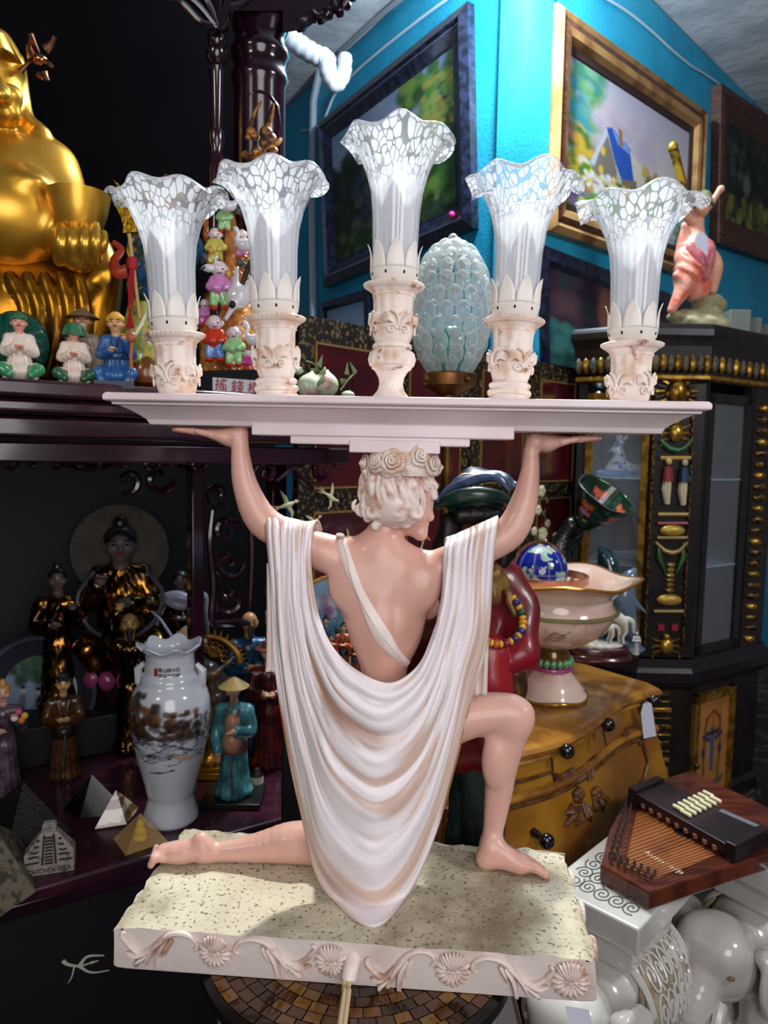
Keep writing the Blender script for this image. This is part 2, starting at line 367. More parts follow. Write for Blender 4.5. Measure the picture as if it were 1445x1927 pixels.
def glassmat():
    M=bpy.data.materials.new('mottled_glass'); M.use_nodes=True; N=M.node_tree.nodes; L=M.node_tree.links
    for n in list(N): N.remove(n)
    out=N.new('ShaderNodeOutputMaterial'); tc=N.new('ShaderNodeTexCoord'); 
    at=N.new('ShaderNodeAttribute'); at.attribute_name='Col'   # u around, v height, w random seed
    mp=N.new('ShaderNodeMapping'); mp.inputs['Scale'].default_value=(1,1,1); L.new(at.outputs['Vector'],mp.inputs[0])
    vo=N.new('ShaderNodeTexVoronoi'); vo.feature='DISTANCE_TO_EDGE'; vo.inputs['Scale'].default_value=1; vo.inputs['Randomness'].default_value=.95; L.new(mp.outputs[0],vo.inputs['Vector'])
    mr=N.new('ShaderNodeMapRange'); mr.inputs[1].default_value=.025; mr.inputs[2].default_value=.09; mr.inputs[3].default_value=.34; mr.interpolation_type='SMOOTHSTEP'; L.new(vo.outputs[0],mr.inputs[0])
    v2=N.new('ShaderNodeTexVoronoi'); v2.feature='F1'; v2.inputs['Scale'].default_value=1; v2.inputs['Randomness'].default_value=.95; L.new(mp.outputs[0],v2.inputs['Vector'])
    m2_=N.new('ShaderNodeMapRange'); m2_.inputs[1].default_value=.70; m2_.inputs[2].default_value=.58; m2_.inputs[3].default_value=.34; m2_.interpolation_type='SMOOTHSTEP'; L.new(v2.outputs[0],m2_.inputs[0])
    mn=N.new('ShaderNodeMath'); mn.operation='MINIMUM'; L.new(mr.outputs[0],mn.inputs[0]); L.new(m2_.outputs[0],mn.inputs[1])
    sep=N.new('ShaderNodeSeparateXYZ'); L.new(at.outputs['Vector'],sep.inputs[0])
    fl=N.new('ShaderNodeMapRange'); fl.inputs[1].default_value=11.6; fl.inputs[2].default_value=9.2; fl.inputs[3].default_value=0; fl.inputs[4].default_value=.97; L.new(sep.outputs[2],fl.inputs[0])
    mx=N.new('ShaderNodeMath'); mx.operation='MAXIMUM'; L.new(mn.outputs[0],mx.inputs[0]); L.new(fl.outputs[0],mx.inputs[1])
    mu=N.new('ShaderNodeMath'); mu.operation='MULTIPLY'; mu.inputs[1].default_value=.93; L.new(mx.outputs[0],mu.inputs[0])
    df=N.new('ShaderNodeBsdfDiffuse'); df.inputs[0].default_value=(.80,.81,.84,1)
    tr=N.new('ShaderNodeBsdfTranslucent'); tr.inputs[0].default_value=(.78,.80,.84,1)
    m1=N.new('ShaderNodeMixShader'); m1.inputs[0].default_value=.45; L.new(df.outputs[0],m1.inputs[1]); L.new(tr.outputs[0],m1.inputs[2])
    tp=N.new('ShaderNodeBsdfTransparent'); tp.inputs[0].default_value=(.90,.94,.98,1)
    m2=N.new('ShaderNodeMixShader'); L.new(mu.outputs[0],m2.inputs[0]); L.new(tp.outputs[0],m2.inputs[1]); L.new(m1.outputs[0],m2.inputs[2])
    gl=N.new('ShaderNodeBsdfGlossy'); gl.inputs['Roughness'].default_value=.12
    fr=N.new('ShaderNodeLayerWeight'); fr.inputs[0].default_value=.25
    m3=N.new('ShaderNodeMixShader'); fm=N.new('ShaderNodeMath'); fm.operation='MULTIPLY_ADD'; fm.inputs[1].default_value=.55; fm.inputs[2].default_value=.05; L.new(fr.outputs[1],fm.inputs[0]); L.new(fm.outputs[0],m3.inputs[0]); L.new(m2.outputs[0],m3.inputs[1]); L.new(gl.outputs[0],m3.inputs[2]); L.new(m3.outputs[0],out.inputs[0]); return M
mShade=glassmat()
LAMP=thing('figural_lamp','large cream five-light lamp of a kneeling draped woman holding up a tray, on mosaic table','lamp',tuple(p(668,1830,.83)),0)
LAMP.location.z=ZT-.047
# base slab
FL,FR,BL,BR=[pz(x,y,ZT) for x,y in ((210,1744),(1127,1807),(350,1558),(1059,1600))]
FRd=(FR-FL).normalized(); FN=Vector((FRd.y,-FRd.x,0))      # outward normal (to camera)
def slab():
    nu,nv=90,40; vs=[];fs=[]
    def P(u,v,z):
        a=FL.lerp(FR,u); b=BL.lerp(BR,u); q=a.lerp(b,v); e=min(u,1-u,1-v)
        j=.004 if e<.001 else 0
        dz=-.0035*max(0,1-min(u,1-u)*40)*abs(vn(v*9,3))*2 - .003*max(0,1-(1-v)*25)*abs(vn(u*17,8))*2
        q=q+Vector((j*vn(v*14,u*14+z*40),j*vn(v*14+7,u*19),0)); q.z=z+(dz+.0012*vn(u*30,v*16) if z>ZT-.001 else 0); return q
    b=MB(); b.grid(lambda u,v:P(u,v,ZT),nu,nv)
    loop=[(u/40,0) for u in range(41)]+[(1,v/20) for v in range(1,21)]+[(1-u/40,1) for u in range(1,41)]+[(0,1-v/20) for v in range(1,20)]
    L=[]
    for k,dz in enumerate((0,.003,.02,.044,.047)):
        l=[]
        for u,v in loop:
            q=P(u,v,ZT) ; base=P(u,v,ZT-dz)
            q=Vector((base.x,base.y,(q.z if k==0 else ZT-dz)))
            if k==4: q=q.lerp(Vector((sum(c.x for c in (FL,FR,BL,BR))/4,sum(c.y for c in (FL,FR,BL,BR))/4,q.z)),.01)
            l.append(q)
        L.append(l)
    b.loft(L,cap=False); b.add(L[-1],[tuple(range(len(loop)))]); return b
BASE=slab().build('plinth',mBase,LAMP,world=True,ang=35)
BASE.data.materials.append(mt('plinth_side','#d6cbc4',.55,c2='#b39a88',sc=12,lo=.5,hi=.75,bump=.15,bsc=60))
for f in BASE.data.polygons:
    if abs(f.normal.z)<.6: f.material_index=1
def fp(px,py,off=0):
    q=pp(px,py,FL,FN); return q+FN*off
# reliefs on the plinth front: shells and acanthus scrolls
def shell(cx,cy,r):
    b=MB(); c=fp(cx,cy); sc=r*FL.y/F
    for k in range(15):
        a=math.radians(-205+k*230/14) if False else math.radians(-65+k*310/14-90+90)
        a=math.radians(115+k*310/14)
        d=FRd*cos(a)+Vector((0,0,1))*sin(a)
        e=c+d*sc*.62+FN*.002; M=Matrix((d,FN,d.cross(FN))).transposed()
        b.ell(e,(sc*.40,sc*.30,sc*.15),8,6,M)
    for k in range(7):
        a=math.radians(55+k*70/6); d=FRd*cos(a)+Vector((0,0,1))*sin(a); M=Matrix((d,FN,d.cross(FN))).transposed()
        b.ell(c+d*sc*.55+FN*.005,(sc*.60,sc*.22,sc*.12),8,6,M)
    b.ell(c+FN*.003,(sc*.3,sc*.25,sc*.3),10,6)
    for s_ in (-1,1):
        pts=[c+FRd*s_*(sc*.12+sc*.16*cos(t))+Vector((0,0,1))*(sc*.16*sin(t)-sc*.05)+FN*(.006) for t in np.linspace(0,5.5,14)]
        b.tube(pts,list(np.linspace(.0016,.0008,14)),6)
    return b.build('shell_ornament',mAnt,LAMP,world=True)
for q in ((406,1788,34),(624,1806,33),(852,1822,35),(1072,1842,37)): shell(*q)
def scroll(pts,name='scroll_ornament'):
    b=MB(); Q=spl(pts,26); rad=[q[2] for q in Q]; s=FL.y/F
    P=[fp(q[0],q[1],.001) for q in Q]
    b.tube(P,[r*s for r in rad],8,flat=.8)
    return b,P,rad
def acanthus(pts,lobes):
    b,P,rad=scroll(pts); s=FL.y/F
    for (x0,y0,x1,y1,x2,y2,w) in lobes:
        Q=spl([(x0,y0),(x1,y1),(x2,y2)],9)
        b.tube([fp(q[0],q[1],.003) for q in Q],[w*s*(.5+.9*sin(PI*min(1,i/8*.85+.12))) for i in range(9)],7,flat=.6)
        b.tube([fp(q[0]+w*.5,q[1]+w*.4,.002) for q in Q],[w*s*.6*(.5+.9*sin(PI*min(1,i/8*.85+.12))) for i in range(9)],7,flat=.6)
    # volute
    e=pts[-1]; 
    return b.build('scroll_ornament',mAnt,LAMP,world=True)
def scr(x0,y0,x1,y1,m):   # from leaf tail (x0) to volute end (x1)
    dx=x1-x0; sx=dx
    f=lambda u,v:(x0+u*dx,y0+(y1-y0)*u+v)
    pts=[(*f(0,-8),6),(*f(.12,8),7),(*f(.26,20),8),(*f(.42,8),9),(*f(.6,-14),8),(*f(.8,-18),7),(*f(.95,-8),6),(*f(1.0,6),6),(*f(.95,12),5)]
    lob=[(*f(.55,-8),*f(.42,8),*f(.30,38),7),(*f(.6,-6),*f(.5,14),*f(.46,46),8),(*f(.66,-8),*f(.60,6),*f(.56,22),6),(*f(.30,18),*f(.18,22),*f(.06,16),6),(*f(.34,22),*f(.2,34),*f(.18,42),6),(*f(.1,2),*f(.0,-16),*f(.04,-22),5)]
    acanthus(pts,lob)
scr(232,1772,372,1774,0); scr(594,1798,442,1780,0); scr(690,1822,818,1802,0); scr(1040,1838,888,1814,0)
# side reliefs on the right edge
SN=(BR-FR).normalized(); 
for t in (.2,.5,.8):
    b=MB(); c=FR.lerp(BR,t)+Vector((.002,0,-.02))
    for k in range(9):
        a=math.radians(10+k*20); d=SN*cos(a)+Vector((0,0,1))*sin(a); b.ell(c+d*.010+Vector((.001,0,0)),(.0045,.004,.006),8,6)
    b.ell(c,(.004,.006,.006),8,6); b.build('edge_ornament',mAnt,LAMP,world=True)
# tray
YW=math.radians(-3); 
def tray():
    zs=[(747,.331,.062),(751,.334,.064),(761,.334,.064),(764,.330,.061),(765,.326,.058),(770,.326,.058),(772,.320,.053),(780,.311,.046),(790,.302,.038),(798,.296,.033),(805,.294,.031),(808,.293,.030)]
    c=p(757,747,.85); L=[]; Mr=Matrix.Rotation(YW,3,'Z')
    for y,hx_,hy in zs:
        z=p(757,y,.85-hy+.004)[2]; L.append([c+Mr@Vector((sx*hx_,sy*hy,0))+Vector((0,0,z-c.z)) for sx,sy in ((-1,-1),(1,-1),(1,1),(-1,1))])
    L.reverse(); b=MB(); b.loft(L); return b
TRAY=tray().build('tray',mTray,LAMP,world=True,ang=20,bevel=.0012)
zt_top=p(757,747,.79).z; zt_bot=p(757,808,.824).z
for x0,x1,y0,y1,hy in ((473,968,800,823,.028),(546,886,820,838,.025),(659,830,835,853,.030)):
    a=p(x0,y1,.82); c=p(x1,y1,.82); zt=p((x0+x1)/2,y0,.82).z+.004; zb=p((x0+x1)/2,y1,.82).z; m=(a+c)/2
    MB().box((m.x,.847,(zt+zb)/2),((c-a).length,hy*2,zt-zb),Matrix.Rotation(YW,3,'Z')).build('stepped_block',mTray,LAMP,world=True,smooth=False,bevel=.0015)
# body ----------------------------------------------------------
U=.85/F
def J(x,y,Y=.85): return tuple(p(x,y,Y))
def rr(*a): return [x*U for x in a]
body=[]
body+=[E(J(722,1105,.853),(90*U,46*U,92*U),k=.02), E(J(726,1170,.853),(72*U,44*U,85*U),k=.02)]
body+=CH([J(724,1180,.855),J(722,1270,.855),J(728,1330,.858)],rr(52,44,58),.02)
body+=[E(J(735,1400,.86),(85*U,60*U,80*U),k=.02)]
body+=CH([J(748,960,.86),J(722,1000,.857),J(712,1055,.857)],rr(30,31,40),.02)
body+=CH([J(712,1038,.857),J(665,1040,.855),J(615,1040,.853)],rr(28,27,31),.02)
body+=CH([J(720,1045,.857),J(780,1062,.855),J(845,1062,.85)],rr(28,26,29),.02)
body+=[E(J(795,1105,.835),(34*U,20*U,40*U),k=.02),E(J(655,1100,.838),(36*U,18*U,42*U),k=.02)]
body+=[C(J(731,1065,.812),J(728,1240,.817),3*U,4*U,k=.014,neg=True)]
body+=CH([J(610,1040,.853),J(550,1012,.85),J(494,980,.848),J(463,918,.848),J(453,860,.85),J(452,818,.852)],rr(33,30,31,24,18,14),.012)
body+=CH([J(850,1058,.852),J(905,1035,.85),J(960,1000,.85),J(986,945,.85),J(997,890,.85),J(999,850,.852),J(1004,832,.852)],rr(31,30,31,25,18,14,14),.012)
zu=zt_bot-.0005
def hand(wx,wy,sgn):
    w=Vector(J(wx,wy,.852)); q=[]
    r=7.5*U
    P0=w+Vector((sgn*22*U,0,0)); P0.z=zu-.012
    q+=[C(w,P0,13*U,13*U,.008)]
    for k in range(4):
        yo=(k-1.5)*12.5*U; ln=(60,70,66,52)[k]*U
        kn=P0+Vector((sgn*28*U,yo,0)); kn.z=zu-.0085
        q+=[C(P0+Vector((0,yo*.7,0)),kn,12*U,7.6*U,.008)]
        m=kn+Vector((sgn*ln*.5,yo*.12,0)); m.z=zu-.0062; t=kn+Vector((sgn*ln,yo*.2,0)); t.z=zu-.0046
        q+=[C(kn,m,6.8*U,6.2*U,.002),C(m,t,6.2*U,4.6*U,.002)]
    a=P0+Vector((-sgn*2*U,-14*U,0)); a.z=zu-.014; m=a+Vector((sgn*24*U,-16*U,0)); m.z=zu-.010; t=m+Vector((sgn*26*U,-4*U,0)); t.z=zu-.0065
    q+=[C(a,m,9*U,7*U,.005),C(m,t,7*U,5.5*U,.002)]
    return q
body+=hand(450,812,-1); body+=hand(1007,830,1)
body+=[E(J(808,1138,.885),(20*U,24*U,30*U),k=.008)]
# right thigh, shin, foot
body+=CH([J(750,1400,.86),J(860,1352,.855),J(950,1340,.85),J(968,1346,.85)],rr(60,46,37,34),.02)
body+=[E(J(982,1350,.846),(21*U,24*U,28*U),k=.012)]
def onb(x,y,h): q=pz(x,y,ZT); return (q.x,q.y,ZT+h)
AN=onb(918,1632,.0); ay=AN[1]
body+=CH([J(962,1372,.85),J(944,1440,.853),J(938,1490,.856),J(928,1560,.86),J(922,1595,.862)],rr(34,31,27,20,18),.012)
body+=[E(J(930,1430,.842),(24*U,22*U,50*U),k=.012)]
body+=[C(J(922,1590,.862),(AN[0],ay,ZT+.013),18*U,18*U,.01)]
hl=onb(912,1634,.0)
body+=[C((hl[0],hl[1]+.001,ZT+.011),(hl[0]+.004,hl[1],ZT+.022),17*U,15*U,.008)]
tz=onb(975,1640,.0)
body+=[C((AN[0]+.004,ay,ZT+.030),(tz[0]+.004,tz[1]-.002,ZT+.012),17*U,14*U,.012),C((AN[0],ay,ZT+.012),(tz[0],tz[1]-.004,ZT+.009),14*U,14*U,.01),C((AN[0]+.01,ay+.004,ZT+.014),(tz[0]+.006,tz[1]+.010,ZT+.010),13*U,13*U,.01)]
for k,(x,y,r) in enumerate(((1026,1652,9),(1020,1641,6.5),(1013,1634,6),(1005,1628,5.5),(996,1623,5))):
    e=onb(x,y,0); st=(tz[0]+.004,tz[1]-.006+k*.0055,ZT+.011)
    md=((st[0]*.45+e[0]*.55),(st[1]*.4+e[1]*.6),ZT+.0105-k*.0003)
    body+=[C(st,md,r*1.2*U,r*U,.004),C(md,(e[0],e[1],ZT+.0045),r*U,r*U,.0015)]
# left leg lying on the slab
def lz(x,Y,h): q=p(x,1650,Y); return (q.x,Y,ZT+h)
body+=CH([J(690,1420,.86),J(650,1560,.855),lz(640,.845,.030)],rr(62,50,46),.02)
body+=CH([lz(650,.845,.026),lz(590,.852,.026),lz(540,.853,.0245),lz(480,.852,.018),lz(420,.850,.0135),lz(385,.848,.0125)],rr(44,41,37,27,19,17),.012)
body+=[E(lz(555,.850,.032),(40*U,26*U,20*U),k=.012)]
body+=[C(lz(390,.848,.014),lz(378,.848,.031),17*U,11*U,.01),C(lz(380,.848,.022),lz(335,.846,.014),17*U,17*U,.012),C(lz(345,.846,.013),lz(308,.845,.013),19*U,17*U,.01),C(lz(375,.852,.012),lz(320,.852,.010),15*U,14*U,.01)]
for k in range(5):
    yy=.832+k*.0062; r=(8,6.3,6,5.6,5)[k]
    body+=[C(lz(308,yy*.5+.845*.5,.011),lz(290+k,yy,.014+.001*(k%2)),r*1.2*U,r*U,.004),C(lz(290+k,yy,.013),lz(284+k*1.5,yy,.005),r*U,r*.9*U,.0015)]
# head
HD=lambda x,y,Y=.862: J(x,y,Y)
head=[E(HD(752,930,.866),(60*U,62*U,68*U),k=.008),E(HD(782,948,.858),(32*U,34*U,46*U),k=.012),C(HD(770,985,.862),HD(789,1003,.856),17*U,12*U,k=.012),
 C(HD(798,948,.852),HD(811,973,.850),4.5*U,6.5*U,k=.006),E(HD(808,977,.851),(5.5*U,7*U,4.5*U),k=.003),C(HD(775,920,.846),HD(803,935,.848),7*U,6*U,k=.006),
 E(HD(802,987,.853),(6*U,9*U,3.2*U),k=.003),E(HD(800,995,.853),(6*U,8*U,3.6*U),k=.003),E(HD(794,1006,.855),(10*U,11*U,9*U),k=.006),
 E(HD(796,951,.838),(9*U,6*U,5*U),k=.003,neg=True),E(HD(793,953,.8425),(9*U,6*U,6*U),k=.002),C(HD(783,954,.8385),HD(803,957,.842),1.4*U,1.4*U,k=.0015)]
FIG=sobj('figure',mBody,body+head,LAMP,res=.0021,k=.01,world=True)
bvF=BVHTree.FromObject(FIG,bpy.context.evaluated_depsgraph_get()) if False else BVHTree.FromPolygons([wmat(FIG)@v.co for v in FIG.data.vertices],[tuple(f.vertices) for f in FIG.data.polygons])
def onbody(x,y,off=.001,dY=.85):
    h=bvF.ray_cast(EYE,ray(x,y).normalized())
    if h[0] is None: return Vector(J(x,y,dY-.02))
    return h[0]-ray(x,y).normalized()*off
# hair: cap plus wavy locks
hair=[E(HD(748,925,.862),(66*U,66*U,66*U),k=.006),E(HD(745,945,.850),(60*U,56*U,50*U),k=.006),E(HD(795,960,.838),(22*U,24*U,40*U),k=.004,neg=True)]
random.seed(3)
cxh=Vector(HD(748,925,.862))
def hp(a,b,r):   # a: azimuth (0 = towards camera, + = right), b: polar from top
    return cxh+Vector((sin(a)*sin(b),-cos(a)*sin(b),cos(b)))*r*U
for k in range(46):
    a=-2.3+k*3.6/45; amp=random.uniform(.06,.14); ph=random.uniform(0,6); end=2.05+random.uniform(-.12,.12)
    if a>.75: end=1.5-.35*(a-.75)
    P=[]; R=[]
    for i in range(9):
        t=i/8; b_=.55+(end-.55)*t; w=amp*sin(5.5*t+ph)
        P.append(hp(a+w,b_,67+5*sin(7*t+ph))); R.append((3.6+2.4*sin(PI*t))*U)
    hair+=CH(P,R,.0012)
    if a<.8:  # curl at the end
        e=P[-1]; d=1 if random.random()<.5 else -1
        Q=[e+Vector((d*(cos(t)-1)*9*U,-.002*sin(t),-sin(t)*9*U)) for t in np.linspace(0,4.2,6)]
        hair+=CH(Q,[6*U,6*U,5.5*U,5*U,4*U,3*U],.0022)
for (x,y,r) in ((690,950,16),(694,975,13),(720,975,14),(745,985,13),(765,985,13),(745,960,14),(780,975,11),(812,915,12),(800,905,13),(818,932,9),(690,935,12),(708,990,9),(776,960,10)):
    c=Vector(HD(x,y,.838)) if x<800 else Vector(HD(x,y,.846))
    if x<700: c.y=.848
    Q=[c+Vector((cos(t)*r*.6*U*(1-t/9),-.001,sin(t)*r*.6*U*(1-t/9))) for t in np.linspace(random.uniform(0,2),6.5,8)]
    hair+=CH(Q,[6.5*U]*5+[5.5*U,4.5*U,3.5*U],.0022)
sobj('hair',mHair,hair,LAMP,res=.0011,k=.003,world=True)
# wreath of roses under the block
def rose(c,r,n,m=mSock):
    b=MB(); n=Vector(n).normalized(); a=n.orthogonal().normalized(); c2=n.cross(a); 
    rot=random.uniform(0,6)
    for lay,(np_,rad,hh) in enumerate(((3,.40,.80),(4,.72,.62),(6,1.1,.30))):
        for k in range(np_):
            th0=rot+lay*.7+2*PI*k/np_
            def P(u,v,th0=th0,np_=np_,rad=rad,hh=hh):
                th=th0+(u-.5)*2*PI/np_*1.35; e=1-abs(u-.5)**2*1.2; q=r*rad*(.25+.75*v*e)
                h=r*hh*(sin(v*2.2)*.9) + (r*.05 if v>.9 else 0)
                return c+(a*cos(th)+c2*sin(th))*q+n*(h*(1-.25*v*v))
            b.grid(P,7,5)
    sp=[c+(a*cos(t)+c2*sin(t))*r*(.05+.028*t)+n*r*.72 for t in np.linspace(0,8,24)]
    b.tube(sp,r*.07,5); b.ell(c+n*r*.05,(r*.3,r*.3,r*.3),10,6)
    return b
WR=MB(); wc=Vector(HD(756,880,.86))
WR.lathe([(70*U,-14*U),(74*U,-6*U),(74*U,10*U),(70*U,22*U),(60*U,24*U)],40,at=wc)
WRO=WR.build('flower_wreath',mSock,LAMP,world=True)
for (x,y,r) in ((688,872,15),(710,870,17),(740,868,19),(766,884,10),(790,858,17),(812,872,19),(765,862,10),(690,888,11),(826,880,10),(729,886,10)):
    dx=(x-756)/76; dx=max(-.97,min(.97,dx)); n=Vector((dx,-math.sqrt(1-dx*dx),.1)); c=p(x,y,.86-.047*math.sqrt(1-dx*dx)); c=c-n*.001
    rose(c,r*1.15*U,n).build('rose',mSock,WRO,world=True,solid=.0008)
# drape --------------------------------------------------------
INN=[(606,1000,.880),(602,984,.866),(594,982,.845),(588,1005,.828),(584,1065,.822),(598,1155,.815),(634,1227,.803),(688,1270,.795),(735,1284,.793),(782,1256,.798),(812,1200,.808),(829,1132,.820),(834,1070,.826),(836,1035,.826),(842,1016,.845),(838,1014,.866),(836,1026,.880)]
OUT=[(500,975,.880),(500,960,.866),(498,964,.845),(500,992,.826),(508,1090,.828),(517,1245,.830),(540,1405,.826),(566,1525,.812),(605,1665,.785),(693,1743,.768),(752,1706,.783),(803,1612,.808),(850,1470,.825),(888,1315,.832),(917,1210,.832),(926,1080,.828),(933,1000,.826),(938,975,.845),(934,972,.866),(930,990,.880)]
NU,NVV=150,130
def resam(pts,n):
    Q=spl(pts,400); d=[0]
    for i in range(1,400): d.append(d[-1]+np.linalg.norm((Q[i]-Q[i-1])[:2]))
    T=np.linspace(0,d[-1],n); idx=np.interp(T,d,range(400)); Q=np.array(Q); i=np.clip(idx.astype(int),0,398); f=(idx-i)[:,None]
    return Q[i]*(1-f)+Q[i+1]*f
nI=resam(INN,NU); nO=resam(OUT,NU)
bot_y=[1284,1743]
def drape():
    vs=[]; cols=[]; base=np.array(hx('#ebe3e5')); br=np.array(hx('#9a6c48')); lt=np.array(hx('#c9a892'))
    for j in range(NVV):
        v=j/(NVV-1)
        for i in range(NU):
            u=i/(NU-1); s=sin(PI*u)          # 0 at arms, 1 at bottom
            arm=1-min(1,s*2.2)
            vv=v+(.018*vn(u*5,v*4,2)+.05*vn(u*2.2+9,v*2,4))*s*min(1,4*min(v,1-v))
            q=nI[i]*(1-vv)+nO[i]*vv
            # pointed swag curves in the middle: cubic widen near the inner rim
            ph_a=v*7.5+.35*vn(u*4,v*9,1)
            # swags: unequal folds
            amp=.55+.45*vn(u*3.3+1,v*7+3,5)
            fold=(.5+.5*cos(2*PI*ph_a))**.7
            sw=[.07,.13,.22,.40,.58,.76,.885]; sf=0
            for k,c in enumerate(sw):
                cc=c+.05*(u-.5)*(-1)**k+.02*vn(u*4+k*3,k,3); d=(v-cc)/(.035+.018*(c>.3)); vis=.35+.65*max(0,min(1,.6+1.2*vn(u*2.6+k*1.7,k*2.1,2)))
                sf+=vis*math.exp(-d*d if d>0 else -d*d*.25)
            prof=arm*(fold-.5)*.9+(1-arm)*(sf-.45)
            h=.0085*prof*(.7+.3*amp) ; h*=min(1,min(v,1-v)*14+.25)
            belly=(1-((v-.5)/.5)**2)*s*.010*( .5+.5*s)
            q3=p(q[0],q[1],q[2]-h-belly-.004*s)
            fine=.0009*vn(u*26,v*30,1)*s+.0009*vn(u*10,v*46,6)
            q3=Vector((q3.x,q3.y-fine,q3.z))
            if q3.z<ZT+.002: q3=pz(q[0],q[1],ZT+.002+.004*max(0,h/.0058))
            vs.append(q3)
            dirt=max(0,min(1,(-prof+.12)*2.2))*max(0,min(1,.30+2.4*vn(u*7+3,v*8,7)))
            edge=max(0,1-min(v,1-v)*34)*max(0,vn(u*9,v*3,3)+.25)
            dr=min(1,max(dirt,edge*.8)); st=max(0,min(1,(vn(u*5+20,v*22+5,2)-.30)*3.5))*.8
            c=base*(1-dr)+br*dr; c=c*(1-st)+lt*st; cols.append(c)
    b=MB(); b.add(vs,[(j*NU+i,j*NU+i+1,(j+1)*NU+i+1,(j+1)*NU+i) for j in range(NVV-1) for i in range(NU-1)])
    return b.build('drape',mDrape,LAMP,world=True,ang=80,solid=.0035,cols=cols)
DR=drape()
def flap(pts,w,Y,dark=0):
    Q=spl(pts,16); b=MB()
    def P(u,v):
        i=v*15; k=min(int(i),14); f=i-k; q=Q[k]*(1-f)+Q[k+1]*f; return p(q[0]+(u-.5)*w,q[1],Y-.003*sin(u*9))
    b.grid(P,12,16); n=16*12
    return b.build('drape_end',mCream,DR,world=True,solid=.003)
flap([(512,1060),(512,1160),(511,1240),(509,1264)],17,.836); flap([(905,1100),(906,1200),(904,1270),(903,1308)],24,.838)
# strap across the back
Q=spl([(640,1006),(648,1040),(660,1075),(684,1130),(712,1185),(738,1222),(764,1250)],40)
b=MB(); pt_=[onbody(q[0],q[1],.0012) for q in Q]
rad=[8+4*abs(sin(i/39*7))*.6+ (5*math.exp(-((i-28)/6)**2)) for i in range(40)]
b.tube(pt_,[r*U for r in rad],8,flat=.45,nrm=(0,-1,0)); b.tube([q+Vector((.0025*sin(i/4),-.003,0)) for i,q in enumerate(pt_)],[2.6*U]*40,6)
b.build('strap',mCream,LAMP,world=True)
# candle holders ------------------------------------------------
def volute(b,ang,r0,z0,sc,flip=1):
    c=lambda a,z,r:(r*cos(a),r*sin(a),z)
    def pt(dx,dz,o=0): 
        a=ang+flip*dx*sc/r0; return c(a,z0+dz*sc,r0+o)
    sp=[pt(.10+ (1.0-t/9)*.42*cos(t),.0+(1.0-t/9)*.42*sin(t),.0015) for t in np.linspace(0,8,26)]
    b.tube(sp,list(np.linspace(.0016,.0009,26)),6)
    for k in range(5):
        t=k/4; s0=pt(.45-.1*t,.35+.35*t,.001); s1=pt(-.1-.1*t,.75+.5*t,.004); s2=pt(-.55-.05*t,.55+.65*t,.001)
        b.tube(spl([s0,s1,s2],8),[.0010+.0008*sin(PI*i/7) for i in range(8)],6)
    b.tube(spl([pt(.5,0),pt(.62,.7,.003),pt(.35,1.3,.003),pt(.0,1.5,.003)],10),[.0016]*10,6)
def shade_mesh(seed,h0,h1,R=103,nw=7):
    ns,nz=120,60; b=MB(); cols=[]; vs=[]
    rr_=random.Random(seed); phs=rr_.uniform(0,6)
    zr=[(0,34),(.1,39),(.25,41.5),(.42,43),(.56,47),(.68,56),(.79,70),(.88,84),(.95,96),(1,R)]
    for j in range(nz):
        t=j/(nz-1); r=np.interp(t,[a for a,_ in zr],[c for _,c in zr]); z=h0+(h1-h0)*t
        if t>.86: z-= (t-.86)**2*1900
        k=max(0,(t-.62)/.38)**2
        for i in range(ns):
            th=2*PI*i/ns; w=cos(nw*th+phs)+.35*cos((nw+3)*th+phs*2)
            R_=r+k*6*w+.5*cos(24*th)*(1-k); Z=z+k*8*cos(nw*th+phs+1.5)+k*4*cos((nw-3)*th+phs)
            vs.append((R_*cos(th)*U,R_*sin(th)*U,Z*U))
            g=(0 if t<.45 else (t-.45)/.55); s_=26; sv=7+9*g
            a_=th/(2*PI)
            cols.append((cos(th)*(4.6+3.0*g)+seed*9,sin(th)*(4.6+3.0*g)+seed*5, t*16+.5*vn(th*4,t*9,seed)))
    cc=[]
    for (x,y,z) in cols: cc.append((x,y,z))
    fs=[(j*ns+i,j*ns+(i+1)%ns,(j+1)*ns+(i+1)%ns,(j+1)*ns+i) for j in range(nz-1) for i in range(ns)]
    b.add(vs,fs); return b,cc
